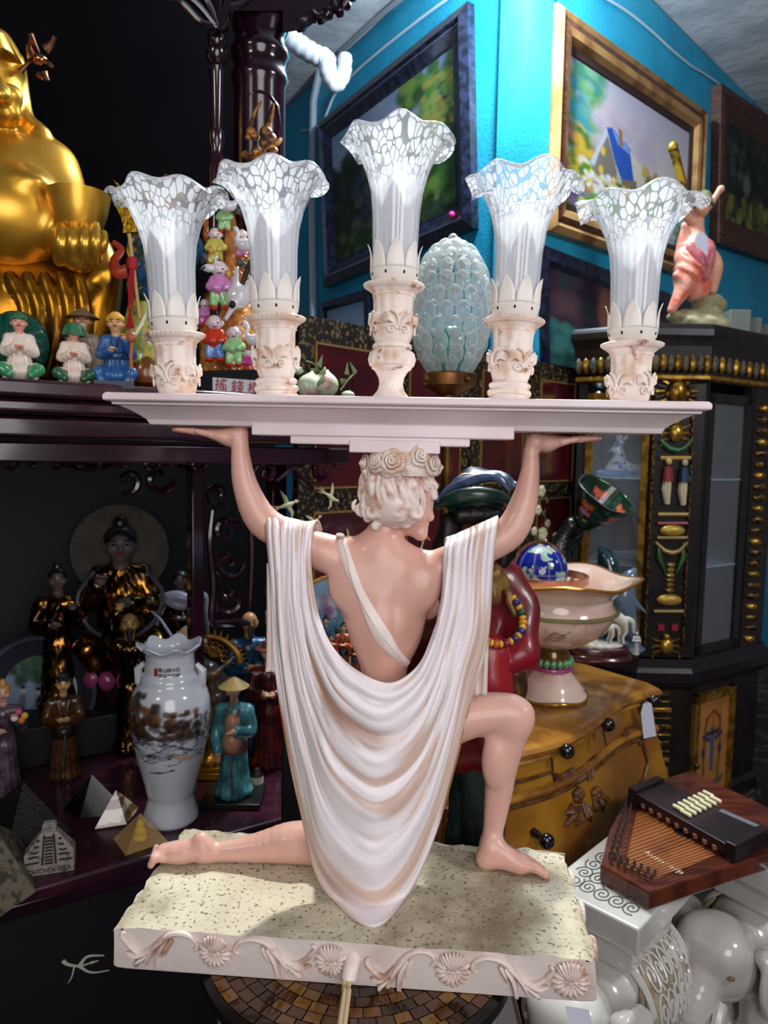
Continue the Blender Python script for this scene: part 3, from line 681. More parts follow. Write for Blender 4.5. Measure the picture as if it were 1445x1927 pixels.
def candle(x,y,plate_y,top_y,kind,tilt=0,R=103,seed=1,Y=.85):
    o=p(x,y,Y); o.z=zt_top; H=(o.z,p(x,plate_y,Y).z,p(x,top_y,Y).z); hp_=(H[1]-H[0])/U; ht=(H[2]-H[0])/U
    b=MB(); z=0
    if kind==1:   # two rings
        b.lathe([(38*U,0),(40*U,2*U),(40*U,7*U),(37*U,9*U),(37*U,12*U),(40*U,14*U),(41*U,19*U),(38*U,23*U),(35*U,25*U),(38*U,28*U),(39*U,33*U),(34*U,37*U),(30*U,38*U)],40); z=36*U
    if kind==2:
        b.lathe([(37*U,0),(38*U,4*U),(33*U,8*U),(25*U,18*U),(22*U,30*U),(24*U,42*U),(31*U,54*U),(37*U,58*U),(38*U,62*U)],40)
        b.lathe([(34*U,60*U),(40*U,64*U),(43*U,74*U),(40*U,86*U),(33*U,93*U),(37*U,96*U),(36*U,102*U),(28*U,104*U)],96,rf=lambda t,i,r,zz:(r*(1+(.05*abs(cos(8*t)) if 0<i<4 else 0)),zz)); z=102*U
    PD=thing('x','','') if False else None
    h=hp_*U-z   # socket height
    prof=[(.80,0),(.86,.03),(.95,.12),(1.02,.25),(1.0,.4),(.97,.55),(.98,.72),(1.0,.80),(1.03,.86),(1.12,.90),(1.25,.94)]
    b.lathe([(a*37*U,z+c*h) for a,c in prof],96,rf=lambda t,i,r,zz:(r*(1+(.025*cos(12*t) if 2<i<9 else 0)),zz))
    for k in range(4):
        a0=PI/4+k*PI/2-.15
        volute(b,a0+.22,38.5*U,z+h*.22,22*U,1); volute(b,a0-.62,38.5*U,z+h*.22,22*U,-1)
    ho=b.build('candle_socket',mSock,LAMP); ho.location=wmat(LAMP).inverted()@o; ho.rotation_euler=(0,tilt,seed*.2)
    d=MB(); zp=hp_*U
    d.lathe([(44*U,zp-7*U),(50*U,zp-4*U),(55*U,zp),(56*U,zp+3*U),(53*U,zp+5*U),(44*U,zp+4*U),(20*U,zp+1*U)],160,rf=lambda t,i,r,zz:(r*(1+(.018*cos(40*t) if 2<=i<=4 else 0)),zz))
    d.build('drip_plate',mSock,ho)
    bd=MB()
    for k in range(40): a=2*PI*k/40; bd.ell((37.6*U*cos(a),37.6*U*sin(a),zp-h*.155),(2.4*U,2.4*U,2.4*U),6,4)
    bd.build('bead_row',mSock,ho)
    # petal cup
    c=MB(); z0=zp+2*U
    c.lathe([(26*U,z0),(35*U,z0+4*U),(42*U,z0+14*U),(44.5*U,z0+26*U)],64)
    for k in range(8):
        a0=2*PI*k/8+.2
        def P(u,v,a0=a0):
            w=(PI/8)*.97*(1-v**2.6)*(1 if v<.95 else .8); a=a0+(u-.5)*2*w; r=(44.5+.8*v+9*max(0,v-.6)**1.5*2.2)*U; return (r*cos(a),r*sin(a),z0+26*U+v*48*U)
        c.grid(P,7,10)
    c.build('petal_cup',mPetal,ho,solid=.0009)
    hb=MB()
    for k in range(8):
        a=2*PI*(k+.5)/8+.2; hb.ell((42.6*U*cos(a),42.6*U*sin(a),z0+18*U),(2.3*U,2.3*U,3.6*U),8,6)
    hb.build('vent_hole',mt('hole_dark','#1a1512',.8),ho)
    s_,cc=shade_mesh(seed,hp_+10,ht-6,R)
    s_.build('glass_shade',mShade,ho,ang=180,cols=cc)
    # lamp sleeve and frosted bulb inside
    g=MB(); g.lathe([(13*U,zp),(14*U,zp+60*U),(13*U,zp+95*U),(10*U,zp+98*U)],20); g.build('candle_sleeve',mt('sleeve','#c9cbd8',.6),ho)
    g=MB(); g.lathe([(9*U,zp+96*U),(18*U,zp+116*U),(24*U,zp+140*U),(22*U,zp+165*U),(10*U,zp+205*U),(1*U,zp+225*U)],20); g.build('bulb',mt('frosted_bulb','#dfe4ee',.35),ho)
    return ho
candle(334,738,634,330,0,-.045,103,1); candle(521,744,603,298,1,-.03,103,2); candle(735,748,541,222,2,.012,103,3); candle(957,752,606,296,1,.06,104,4); candle(1184,756,652,344,0,0,112,5)
# power cord
b=MB(); c0=fp(660,1817,-.002); c1=fp(660,1817,.016); MB_=MB()
MB_.tube([fp(664,1806,-.002),fp(662,1810,.010),fp(659,1824,.014)],[13*U,13*U,12*U],16); CG=MB_.build('cord_bushing',mCream,LAMP,world=True)
Qc=[fp(658,1822,.006),fp(655,1836,.016)]+[p(x,y,Y) for x,y,Y in ((652,1868,.675),(646,1912,.64),(640,1960,.61),(632,2040,.58))]
Qs=spl(Qc,30)
for o_ in (-.0022,.0022): b.tube([Vector(q)+Vector((o_,0,0)) for q in Qs],.0026,8)
b.build('power_cord',mt('cord_cream','#d9c79a',.5),LAMP,world=True)
# ================================================================ things on the walls
mPaint=mt('oil_paint','#888888',.55,attr=True,bump=.15,bsc=300)
mPaintD=mt('oil_paint_gloss','#888888',.35,attr=True)
mGoldF=mt('gilt_wood','#c29660',.4,m=.25,c2='#8a5e34',sc=5,st=(1,1,1))
mBrownF=mt('brown_frame_wood','#5b3626',.45,c2='#3c2219',sc=20,st=(1,1,6))
mBlackF=mt('black_blue_frame','#20263f',.3,c2='#10131f',sc=30,coat=.3)
mInner=mt('dark_inner_liner','#3a2a26',.5)
def quad_frame(name,label,cor,o,n,prof,mF,cv,into=.02,extra=None):
    """cor: outer corners TL,TR,BR,BL in px; prof: list of (inset m, height m, material)"""
    Q=[pp(x,y,o,n) for x,y in cor]; n=Vector(n).normalized()
    if n.dot(EYE-Q[0])<0: n=-n
    t=thing(name,label,'painting',tuple(Q[3]))
    c=sum(Q,Vector())/4
    W_=((Q[1]-Q[0]).length+(Q[2]-Q[3]).length)/2; H_=((Q[3]-Q[0]).length+(Q[2]-Q[1]).length)/2
    def cr_(ins,h):
        fx=ins/W_; fy=ins/H_
        P=lambda u,v:(Q[0].lerp(Q[1],u)).lerp(Q[3].lerp(Q[2],u),v)
        return [P(fx,fy)+n*h,P(1-fx,fy)+n*h,P(1-fx,1-fy)+n*h,P(fx,1-fy)+n*h]
    groups=[]
    for k in range(len(prof)-1):
        b=MB(); L=[cr_(*prof[k][:2]),cr_(*prof[k+1][:2])]; b.loft(L,cap=False)
        groups.append((b,prof[k][2]))
    # merge consecutive same-material bands
    k=0
    while k<len(groups):
        b,m=groups[k]; j=k+1
        while j<len(groups) and groups[j][1] is m:
            g=groups[j][0]; base=len(b.v); b.v+=g.v; b.f+=[tuple(base+i for i in f) for f in g.f]; j+=1
        b.build('frame' if k==0 else 'frame_liner',m,t,world=True,smooth=False); k=j
    ins,h=prof[-1][:2]; q=cr_(ins,h)
    cv.plane('canvas',mPaint,t,lambda u,v:(q[0].lerp(q[1],u)).lerp(q[3].lerp(q[2],u),v))
    return t,q,n
def fprof(w,d,mF,mI,steps=3):
    P=[(0,0.001,mF),(0,d,mF)]
    P+=[(w*.25,d*1.05,mF),(w*.3,d*.8,mF),(w*.55,d*.85,mF),(w*.7,d*.6,mF),(w*.78,d*.62,mI),(w*.8,d*.5,mI),(w,d*.3,mI)]
    return P
GR=['#3f7a2e','#5f9a38','#2c5a28','#8db04a','#47863c','#1f4424']
# waterfall landscape, left wall
cv=Cv(130,150,'#9db8d8'); cv.grad('#8fb6dd','#c9c3d8',0,.5).grad('#5d8a8a','#2d4a30',.5,1)
cv.dabs(60,.25,.75,.0,.45,.07,['#b9c4e2','#a9b6dc','#cfc4d8'],.5)
cv.dabs(240,.62,1.05,.0,.9,.05,GR,.8,1.2); cv.dabs(60,.78,1.0,.1,.5,.03,['#7aa84a','#a8c060','#c8b04a'],.8)
cv.dabs(120,-.05,.3,.25,1,.07,['#1c2a20','#26382a','#182420','#3a4a30'],.85); cv.dabs(30,.2,.45,.45,.8,.05,['#40506a','#30405a','#5a6a5a'])
cv.poly([(.45,.35),(.6,.35),(.66,1),(.40,1)],'#9cc0e6',.8); cv.dabs(50,.42,.64,.4,1,.03,['#cfe0f4','#86a8d8','#b6d0f0'],.6,2.2)
cv.dabs(80,0,1,.85,1.02,.05,['#2c4a24','#4a7a34','#1e3018'],.8)
cv.a*=.5
T1,_,_=quad_frame('landscape_painting','waterfall landscape painting in a wide black frame on the blue wall',[(608,236),(893,8),(901,431),(620,543)],CX,nL,[(0,.001,mBlackF),(0,.035,mBlackF),(.04,.05,mBlackF),(.05,.035,mt('frame_silver_line','#8f97b8',.3,m=.6)),(.056,.036,mBlackF),(.10,.02,mBlackF),(.115,.018,mBlackF)],mBlackF,cv)
d=MB(); q=pp(850,404,CX-nL.normalized()*.045 if nL.dot(CX)>0 else CX+nL.normalized()*.045,nL); d.ell(q,(.013,.013,.013),12,8); tag(d.build('price_sticker',mt('pink_sticker','#e02a80',.5)),'small pink round sticker on the lower corner of the black frame','sticker')
# palm beach picture
cv=Cv(70,50,'#9cc6e6'); cv.grad('#7fb0dd','#d8e4ee',0,.8).grad('#6a9ab8','#b8a888',.8,1)
for a in range(9): cv.line([(.55,.45),(.55+.14*cos(a*.7),.42+.16*sin(a*.7)+.05)],.018,'#24414a')
cv.line([(.55,.45),(.57,.95)],.015,'#3a3a34')
quad_frame('palm_picture','small black framed picture of a palm tree below the waterfall landscape',[(612,572),(702,545),(706,690),(616,700)],CX,nL,[(0,.001,mBlackF),(0,.03,mBlackF),(.03,.035,mBlackF),(.045,.015,mBlackF)],mBlackF,cv)
# cottage painting, right wall
cv=Cv(170,140,'#cfc9d6'); cv.grad('#c4c0d4','#e2dadc',0,.5).grad('#d8d4da','#b8c4b0',.5,.7).grad('#4a7a2c','#6a9a40',.7,1)
cv.dabs(150,-.02,.22,-.02,.75,.06,['#3fa0b0','#4a9a6a','#5aa04a','#2f8a9a','#7ab05a','#88b8a0'],.7)
cv.dabs(100,0,.3,.45,.85,.045,['#d8c83a','#5a9a34','#e8b83a','#3a7a2a','#f0e8d0','#c8508a'],.85)
cv.dabs(60,.2,.7,.2,.5,.08,['#cdb8cc','#b8b0d0','#e8dcd8'],.4)
cv.poly([(.17,.62),(.27,.36),(.36,.62),(.36,.78),(.19,.78)],'#8a8478'); cv.poly([(.16,.64),(.27,.34),(.30,.34),(.22,.55),(.19,.66)],'#cfd8ea')
cv.poly([(.27,.34),(.31,.32),(.46,.40),(.52,.62),(.40,.66),(.34,.55)],'#2c5ec0'); cv.poly([(.31,.33),(.44,.38),(.47,.45),(.36,.42)],'#7aa8e8')
cv.poly([(.46,.42),(.58,.50),(.64,.72),(.52,.74)],'#e4dccb'); cv.poly([(.40,.66),(.52,.62),(.55,.80),(.40,.82)],'#8a7a5c')
cv.poly([(.36,.30),(.39,.30),(.40,.42),(.37,.42)],'#a87a5a')
for x,y in ((.25,.52),(.24,.66),(.34,.70),(.42,.73),(.46,.73)): cv.blob(x,y,.022,.04,'#f6c850',.4)
cv.dabs(50,.58,.72,.48,.8,.03,['#c89a3a','#d8b050','#a87a30'],.7,1.5); cv.dabs(60,.1,.36,.68,.86,.02,['#ffffff','#f4e8f0','#e8e060'],.8)
cv.dabs(90,.0,.6,.82,1,.05,['#4a8a2c','#6aa83a','#357a24'],.7); cv.dabs(120,.62,1.02,.55,1,.05,['#3a7a3a','#90b8a8','#5a9a5a','#2a5a34','#c8d8dc'],.7)
cv.dabs(30,.72,.9,.8,1,.05,['#a8c8e0','#dce8ee','#8ab0cc'],.7); cv.dabs(25,.0,.2,.84,1,.03,['#a870b8','#7a5aa0','#e8e0a0'],.7)
cv.a*=.85
quad_frame('cottage_painting','painting of a thatched cottage garden in a wide gilt and brown frame on the wall',[(1033,12),(1314,213),(1300,530),(1019,437)],CX,nR,[(0,.001,mGoldF),(0,.035,mGoldF),(.02,.055,mGoldF),(.035,.045,mBrownF),(.06,.05,mGoldF),(.085,.045,mGoldF),(.10,.025,mInner),(.125,.02,mInner),(.13,.015,mInner)],mGoldF,cv)
# dark woodland painting in brown frame
cv=Cv(80,90,'#1c2422'); cv.dabs(200,0,1,0,1,.08,['#141c1c','#28302c','#1c2a26','#3a3e30'],.8); cv.dabs(70,0,1,.72,1,.06,['#6a7030','#8a8a3c','#4a5a28'],.7); cv.blob(.45,.55,.1,.14,'#8a9088',.5,.6); cv.dabs(30,.1,.4,.2,.5,.05,['#4a5248','#5a6048'],.5)
cv.line([(.6,.2),(.62,.9)],.02,'#0c1010'); cv.line([(.25,.1),(.22,.8)],.02,'#0c1010')
quad_frame('woodland_painting','dark woodland painting in a plain brown wooden frame, cut by the right edge',[(1338,163),(1462,245),(1448,498),(1334,460)],CX,nR,[(0,.001,mBrownF),(0,.05,mBrownF),(.03,.055,mBrownF),(.12,.035,mBrownF),(.14,.025,mBrownF)],mBrownF,cv)
# flower painting low on the right wall
cv=Cv(120,110,'#2a1c34'); cv.dabs(260,0,1,0,1,.07,['#3a2436','#4a2c3c','#241830','#5a4048','#2c3a44'],.8); cv.dabs(60,.35,.55,.05,.6,.05,['#7a4a3c','#8a5a44','#6a3a34'],.8,2)
cv.dabs(60,0,.18,.3,.7,.05,['#2a6a6a','#1f5458','#3a7a70'],.8); cv.dabs(60,.05,.4,.6,1,.05,['#2a3aa8','#3a2a7a','#1c2a8a'],.7); cv.dabs(80,.05,.35,.55,1,.03,['#6a9a34','#88b040','#4a7a2c','#b04a9a','#e070b0'],.85); cv.dabs(20,.12,.4,.75,1,.025,['#f0a0c8','#ffffff','#d85aa8'])
quad_frame('flower_painting','dark flower painting in a black frame, low on the wall behind the lamp',[(1005,462),(1290,570),(1290,900),(1005,860)],CX,nR,[(0,.001,mBlackF),(0,.03,mBlackF),(.05,.035,mBlackF),(.07,.015,mBlackF)],mBlackF,cv)
# cables, pipes
mWire=mt('white_cable','#b8ccd8',.5); mConduit=mt('grey_conduit','#8c98a4',.5)
nLi=nL.normalized() if nL.dot(EYE-CX)>0 else -nL.normalized(); nRi=nR.normalized() if nR.dot(EYE-CX)>0 else -nR.normalized()
def onw(x,y,side,off=.008):
    n=nLi if side=='L' else nRi; return pp(x,y,CX+n*off,n)
b=MB(); b.tube([Vector(q) for q in spl([tuple(onw(x,y,'R')) for x,y in ((1120,-14),(1180,22),(1230,62),(1262,92),(1303,126),(1330,142),(1380,178),(1445,228),(1490,262))],50)],.005,6); tag(b.build('wall_cable',mWire),'thin white cable running down the right-hand blue wall near the ceiling','cable')
b=MB(); b.tube([Vector(q) for q in spl([tuple(onw(x,y,'L')) for x,y in ((870,-22),(790,36),(700,108),(656,148),(630,178),(618,205),(606,232),(585,243),(566,246))],50)],.006,6); tag(b.build('wall_cable',mWire),'thin white cable running along the left-hand blue wall above the frame','cable')
b=MB(); b.tube([tuple(onw(x,y,'L',.03)) for x,y in ((800,-40),(690,50),(640,96))],.012,8); b.tube([tuple(onw(x,y,'L',.02)) for x,y in ((604,120),(590,190),(587,330),(590,620))],.02,8); tag(b.build('conduit',mConduit),'grey conduit following the top of the left wall and turning down it','conduit')
b=MB(); Q=spl([(500,84,3.1,19),(535,55,3.1,19),(556,80,3.1,18),(590,102,3.1,17),(614,112,3.1,16),(617,135,3.1,16),(630,157,3.1,16),(646,140,3.1,13),(650,104,3.1,12)],60)
b.tube([p(q[0],q[1],q[2]) for q in Q],[(q[3]+.9*sin(i*1.9))*q[2]/F for i,q in enumerate(Q)],14); tag(b.build('insulated_pipe',mt('pipe_lagging','#cfd6e2',.8)),'lumpy white insulated pipe bending down from the ceiling','pipe')
# hanging bulb that lights the corner
t=thing('hanging_bulb','bare bulb of the ceiling lamp above the wall corner, just out of the picture','light bulb',(.43,2.36,2.90)); b=MB(); b.lathe([(.018,.0),(.022,.03),(.02,.06)],16); b.build('socket',mBlack,t); b=MB(); b.tube([(0,0,.06),(0,0,.31)],.004,6); b.build('cord',mBlack,t)
# ================================================================ folding screen
mLac=mt('red_lacquer','#4a0d14',.25,c2='#3a0a12',sc=8,coat=.4); mLacB=mt('screen_border','#14110f',.4,c2='#6a5a3a',sc=90,lo=.52,hi=.62); mLine=mt('gold_line','#9a7c44',.4,m=.5)
mIv=mt('ivory_inlay','#d4d0a8',.4,c2='#a8b088',sc=30); mIvP=mt('ivory_peach','#d8c4a0',.4,c2='#b86a50',sc=40); mGreenL=mt('leaf_inlay','#6a7a54',.5)
SA=p(556,600,1.66); SB=p(1092,700,2.62); SA.z=SB.z=0; sd=(SB-SA)/4
SCR=thing('folding_screen','red lacquer folding screen with gold-patterned dark borders, behind the lamp','screen',tuple(SA))
PAN=[]
sn=Vector((sd.y,-sd.x,0)).normalized()
for k in range(4):
    a=SA+sd*k; c=SA+sd*(k+1); off=sn*.0
    b=MB(); d=(c-a).normalized(); w=(c-a).length; H=1.56-.02*k*0
    M=Matrix((d,-sn,Vector((0,0,1)))).transposed()
    m=(a+c)/2; b.box((m.x,m.y,H/2+.02),(w-.006,.018,H-.04),M); pn=b.build('panel',mLacB,SCR,world=True,smooth=False)
    for (z0,z1) in ((1.16,1.50),(.30,1.10)):
        b=MB(); b.box(tuple(Vector((m.x,m.y,(z0+z1)/2))+sn*.0105),(w-.11,.004,z1-z0),M); b.build('lacquer_field',mLac,pn,world=True,smooth=False)
        b=MB()
        for s_ in (-1,1):
            b.box(tuple(Vector((m.x,m.y,(z0+z1)/2))+d*s_*(w/2-.052)+sn*.012),(.005,.005,z1-z0+.01),M); b.box(tuple(Vector((m.x,m.y,(z1 if s_>0 else z0)))+sn*.012),(w-.1,.005,.005),M)
        b.build('gold_line',mLine,pn,world=True,smooth=False)
    PAN.append(pn)
def onscr(x,y,off=.016): return pp(x,y,SA+sn*off,sn)
def bird(x,y,s,a,m=mIv):
    b=MB(); c=onscr(x,y); X=sd.normalized(); Z=Vector((0,0,1)); q=lambda u,v:c+(X*(u*cos(a)-v*sin(a))+Z*(u*sin(a)+v*cos(a)))*s
    b.tube([q(-.5,0),q(-.2,.02),q(.2,.05),q(.45,.12)],[s*.03,s*.11,s*.12,s*.04],8,flat=.4,nrm=sn)
    b.tube([q(0,.05),q(-.12,.4),q(-.35,.75)],[s*.12,s*.11,s*.02],8,flat=.25,nrm=sn); b.tube([q(.05,.0),q(.25,-.35),q(.2,-.65)],[s*.11,s*.1,s*.02],8,flat=.25,nrm=sn)
    for k in (-.15,0,.15): b.tube([q(-.4,0),q(-.95,k-.05)],[s*.05,s*.02],6,flat=.4,nrm=sn)
    b.ell(q(.5,.13),(s*.09,)*3,8,6); b.tube([q(.55,.13),q(.72,.12)],[s*.04,.0005],6); b.build('bird_inlay',m,PAN[0],world=True)
bird(541,952,.050,.1); bird(622,937,.045,-.6); bird(592,985,.040,.5); bird(655,1012,.03,-.2,mIvP); bird(798,1015,.04,1.1,mIvP)
for x,y,r in ((1018,924,12),(1012,960,10),(1020,1005,14),(1030,985,8),(1005,1000,9),(1045,1010,9),(905,905,8)):
    c=onscr(x,y); b=MB()
    for k in range(5): b.ell(c+(sd.normalized()*cos(k*1.26)+Vector((0,0,1))*sin(k*1.26))*r*.0009,(r*.0009,r*.0004,r*.0009),8,6)
    b.build('flower_inlay',mIv,PAN[3],world=True)
for pts,lv in ((((1010,1030),(1030,990),(1015,950),(1022,925)),((1022,970,1),(1030,945,2.2))),(((600,700),(590,685),(575,680)),((585,700,.5),(600,690,1.2))),(((640,735),(655,715),(670,700)),((640,718,.2),(652,705,1.5),(668,702,2.2)))):
    b=MB(); b.tube([Vector(q) for q in spl([tuple(onscr(x,y)) for x,y in pts],12)],.0025,6)
    for x,y,a in lv: c=onscr(x,y); b.tube([c,c+(sd.normalized()*cos(a)+Vector((0,0,1))*sin(a))*.03],[.009,.001],6,flat=.3,nrm=sn)
    b.build('branch_inlay',mGreenL,PAN[1],world=True)
# ================================================================ tall glass bubble lamp
mBrass=mt('old_brass','#8a5c30',.35,m=.8,c2='#5a3c20',sc=20)
FLc=p(845,720,1.36); FLt=thing('floor_lamp','brass floor lamp with a large clear bubbled glass globe, behind the tray','lamp',(FLc.x,FLc.y,0))
z=lambda y:p(845,y,1.36).z
u=1.36/F
b=MB(); b.lathe([(.0,0),(.13,0),(.13,.012),(.06,.03),(.02,.05),(.012,.08),(.011,z(760)-.05),(.02,z(760))],32); b.build('pole',mBrass,FLt)
b=MB(); b.lathe([(14*u,z(770)),(18*u,z(745)),(26*u,z(740)),(50*u,z(727)),(51*u,z(706)),(47*u,z(703))],48); 
for k in range(4): b.ell((51*u*cos(k*1.57+.6),51*u*sin(k*1.57+.6),z(717)),(.006,.006,.006),8,6)
b.build('fitter',mBrass,FLt)
mBub=mt('bubble_glass','#eefaf8',.06,trans=.0,alpha=.30,coat=1); 
def rimalpha(M,a,b,pw=2.5):
    N=M.node_tree.nodes; L=M.node_tree.links; lw=N.new('ShaderNodeLayerWeight'); lw.inputs[0].default_value=.5; po=N.new('ShaderNodeMath'); po.operation='POWER'; po.inputs[1].default_value=pw; L.new(lw.outputs[1],po.inputs[0])
    ma=N.new('ShaderNodeMath'); ma.operation='MULTIPLY_ADD'; ma.inputs[1].default_value=b; ma.inputs[2].default_value=a; L.new(po.outputs[0],ma.inputs[0]); L.new(ma.outputs[0],N['Principled BSDF'].inputs['Alpha'])
rimalpha(mBub,.16,.85,1.8)
b=MB(); zc=z(585); H=125*u
rows=11
for r_ in range(rows):
    t=(r_+.5)/rows; ph=-1.15+t*2.55; R=70*u*cos(ph*.92); zz=zc+sin(ph)*118*u
    n_=max(5,int(15*cos(ph*.9)))
    if r_==rows-1: n_=5
    for k in range(n_):
        a=2*PI*(k+.5*(r_%2))/n_; c=((R)*cos(a),(R)*sin(a),zz); Mz=Matrix.Rotation(a,3,'Z')@Matrix.Rotation(-ph*.6,3,'Y')
        b.ell(c,(8*u,13.5*u*min(1,.6+cos(ph)*.5),19*u),12,8,Mz)
b.ell((0,0,z(470)),(22*u,22*u,20*u),12,8); b.ell((0,0,z(456)),(11*u,11*u,16*u),12,8)
G_=b.build('bubble_globe',mBub,FLt,ang=180); 
b=MB(); b.lathe([(45*u,z(703)),(62*u,z(670)),(67*u,z(600)),(60*u,z(530)),(38*u,z(490)),(8*u,z(474))],40); b.build('glass_liner',mt('clear_liner','#cfe6ea',.05,alpha=.05),FLt,solid=.002)
b=MB(); b.lathe([(22*u,z(703)),(30*u,z(680)),(36*u,z(650)),(34*u,z(630)),(24*u,z(618)),(8*u,z(614))],24); b.build('green_bulb',mt('green_glass','#0c7a72',.15,coat=.5),FLt)
# ================================================================ carved rosewood display cabinet, left
mRose=mt('rosewood_lacquer','#2a0b20',.18,c2='#1c0716',sc=6,coat=.6); mRoseD=mt('rosewood_dark','#08050a',.6)
mShelf=mt('shelf_rosewood','#3a1226',.30,c2='#2a0d1c',sc=7,st=(1,4,1),coat=.3)
ZU=1.355; ZL=.50
A0=Vector((-.61,1.13,0)); AD=Vector((.44,.28,0))
def fY(px,dy=0):   # depth of the cabinet front seen at column px
    k=(px-722.5)/F; t=(k*1.13+.61)/(.44-.28*k); return 1.13+.28*t+dy
ad=AD.normalized(); an=Vector((ad.y,-ad.x,0))     # an: towards the camera
def fr(t,d,z): return A0+ad*t-an*d+Vector((0,0,z))
CAB=thing('display_cabinet','huge carved dark rosewood display cabinet with round columns, along the left side','cabinet',(-.4,1.5,0))
MC=Matrix((ad,-an,Vector((0,0,1)))).transposed()
def cbox(b,t0,t1,d0,d1,z0,z1): b.box(tuple(fr((t0+t1)/2,(d0+d1)/2,(z0+z1)/2)),(t1-t0,d1-d0,z1-z0),MC)
T0=-.75; T1=.645
b=MB(); cbox(b,T0,T1,0,.62,ZU-.028,ZU); b.build('upper_shelf',mShelf,CAB,world=True,bevel=.006)
b=MB(); cbox(b,T0,T1-.006,.014,.6,ZU-.055,ZU-.029); cbox(b,T0,T1-.02,.03,.58,ZU-.095,ZU-.056); b.build('shelf_moulding',mRose,CAB,world=True,bevel=.008)
b=MB(); cbox(b,T0,T1+.02,.05,.09,ZU-.135,ZU-.1); b.build('apron_rail',mRose,CAB,world=True,bevel=.004)
b=MB(); cbox(b,T0,T1-.02,0,.92,ZL-.025,ZL); b.build('lower_shelf',mShelf,CAB,world=True,bevel=.006)
b=MB(); cbox(b,T0,T1-.03,.012,.70,ZL-.055,ZL-.026); b.build('shelf_moulding',mRose,CAB,world=True,bevel=.006)
b=MB(); cbox(b,T0,T1-.04,.03,.70,.06,ZL-.056); b.build('drawer_case',mRoseD,CAB,world=True,smooth=False)
b=MB(); cbox(b,T0,.86,.89,.92,0,ZU-.03); b.build('back_panel',mRoseD,CAB,world=True,smooth=False)
b=MB(); cbox(b,T0,.735,.62,.66,ZU,3.1); b.build('back_panel',mt('black_backing','#050409',.9,spec=.1),CAB,world=True,smooth=False)
b=MB(); cbox(b,T0-.03,T0,0,.92,0,ZU-.03); b.build('side_panel',mRoseD,CAB,world=True,smooth=False)
b=MB(); cbox(b,T1-.05,T1-.01,.30,.34,ZL,ZU-.1); cbox(b,.40,.43,.30,.34,ZL,ZU-.1); b.build('niche_post',mRose,CAB,world=True,bevel=.004)
def scrollwork(name,items,d,r0,parent,z=None):
    b=MB()
    for pts in items:
        Q=spl(pts,28); b.tube([pp(q[0],q[1],fr(0,d,0),an) for q in Q],[r0*(1.0+.5*sin(PI*i/27)) for i in range(28)],7)
    return b.build(name,mRose,parent,world=True)
def cvol(x,y,r,a0,turn,n=9,s=1): return [(x+r*(1-.8*i/n)*cos(a0+s*turn*i/n),y+r*(1-.8*i/n)*sin(a0+s*turn*i/n)) for i in range(n+1)]
scrollwork('carved_scroll',[cvol(500,890,22,PI,7),cvol(608,888,26,0,7,s=-1),[(500,868),(540,872),(575,905),(600,912)],[(520,905),(545,885),(570,872),(605,862)],[(478,862),(520,864),(600,858),(640,862)]],.07,.0042,CAB)
FT=MB()
scrollwork('carved_fretwork',[cvol(430,1060,30,0,7),cvol(432,1130,28,PI,7,s=-1),cvol(425,1000,26,0,7,s=-1),[(400,960),(395,1020),(402,1100),(400,1170),(440,1180)],[(470,960),(474,1040),(470,1150)],cvol(410,930,24,1,6),[(402,1170),(440,1168),(470,1175)],cvol(300,900,30,0,6),cvol(240,905,26,2,6,s=-1),[(60,850),(160,880),(260,870),(380,885)]],.32,.0060,CAB)
scrollwork('carved_fretwork',[cvol(x,870,16,0,6,s=(-1)**i) for i,x in enumerate(range(20,400,44))],.10,.0035,CAB)
def onf(x,y,d): return pp(x,y,fr(0,d,0),an)
# big round column with gold dragon, smaller turned column beside it
cc=onf(487,600,.16); cc.z=0; uu=cc.y/F; zc_=lambda y:p(487,y,cc.y).z
b=MB(); P=[(56,ZU),(58,ZU+.02),(50,ZU+.04),(47,zc_(560)),(46,zc_(170)),(50,zc_(160)),(51,zc_(148)),(47,zc_(140)),(47,zc_(120)),(51,zc_(112)),(52,zc_(100)),(46,zc_(90)),(44,zc_(72)),(50,zc_(55)),(48,zc_(35)),(42,zc_(25)),(44,zc_(-60)),(44,zc_(-300))]
b.lathe([(a*uu,c) for a,c in P],40,at=(cc.x,cc.y,0)); COLM=b.build('round_column',mRose,CAB,world=True)
mDG=mt('dragon_gilt','#b0763a',.35,m=.4,c2='#5a3c2c',sc=60)
def oncol(x,y,off=2):
    dx=(x-487)/46; dx=max(-.95,min(.95,dx)); q=p(x,y,cc.y-46*uu*math.sqrt(1-dx*dx)-off*uu); return q
b=MB()
for pts,r0,r1 in (([(466,262),(472,240),(478,215),(488,196),(492,190)],5,1.5),([(500,262),(505,235),(512,215),(515,195)],6,1.5),([(460,290),(475,300),(490,296),(500,280),(520,272),(528,262)],7,4),([(470,310),(486,306),(500,312),(512,300)],5,3),([(482,330),(480,318),(490,310)],4,2),([(505,290),(515,300),(528,296)],5,3)):
    Q=spl(pts,16); b.tube([oncol(q[0],q[1]) for q in Q],[(r0+(r1-r0)*i/15)*uu for i in range(16)],8)
for x,y,r in ((472,248,9),(478,256,8),(500,250,12),(508,262,12),(466,258,5),(514,285,9),(496,268,9),(480,285,8)): b.ell(oncol(x,y),(r*uu,r*uu*.7,r*uu),10,7)
b.build('gilded_dragon',mDG,COLM,world=True)
b=MB(); b.tube([oncol(x,y,0) for x,y in ((448,330),(447,240),(455,200),(470,178),(488,172),(506,178),(522,200),(527,240),(527,330))],3*uu,8); b.build('carved_arch',mRose,COLM,world=True)
c2=onf(408,300,.13); c2.z=0; z2=lambda y:p(408,y,c2.y).z; u2=c2.y/F
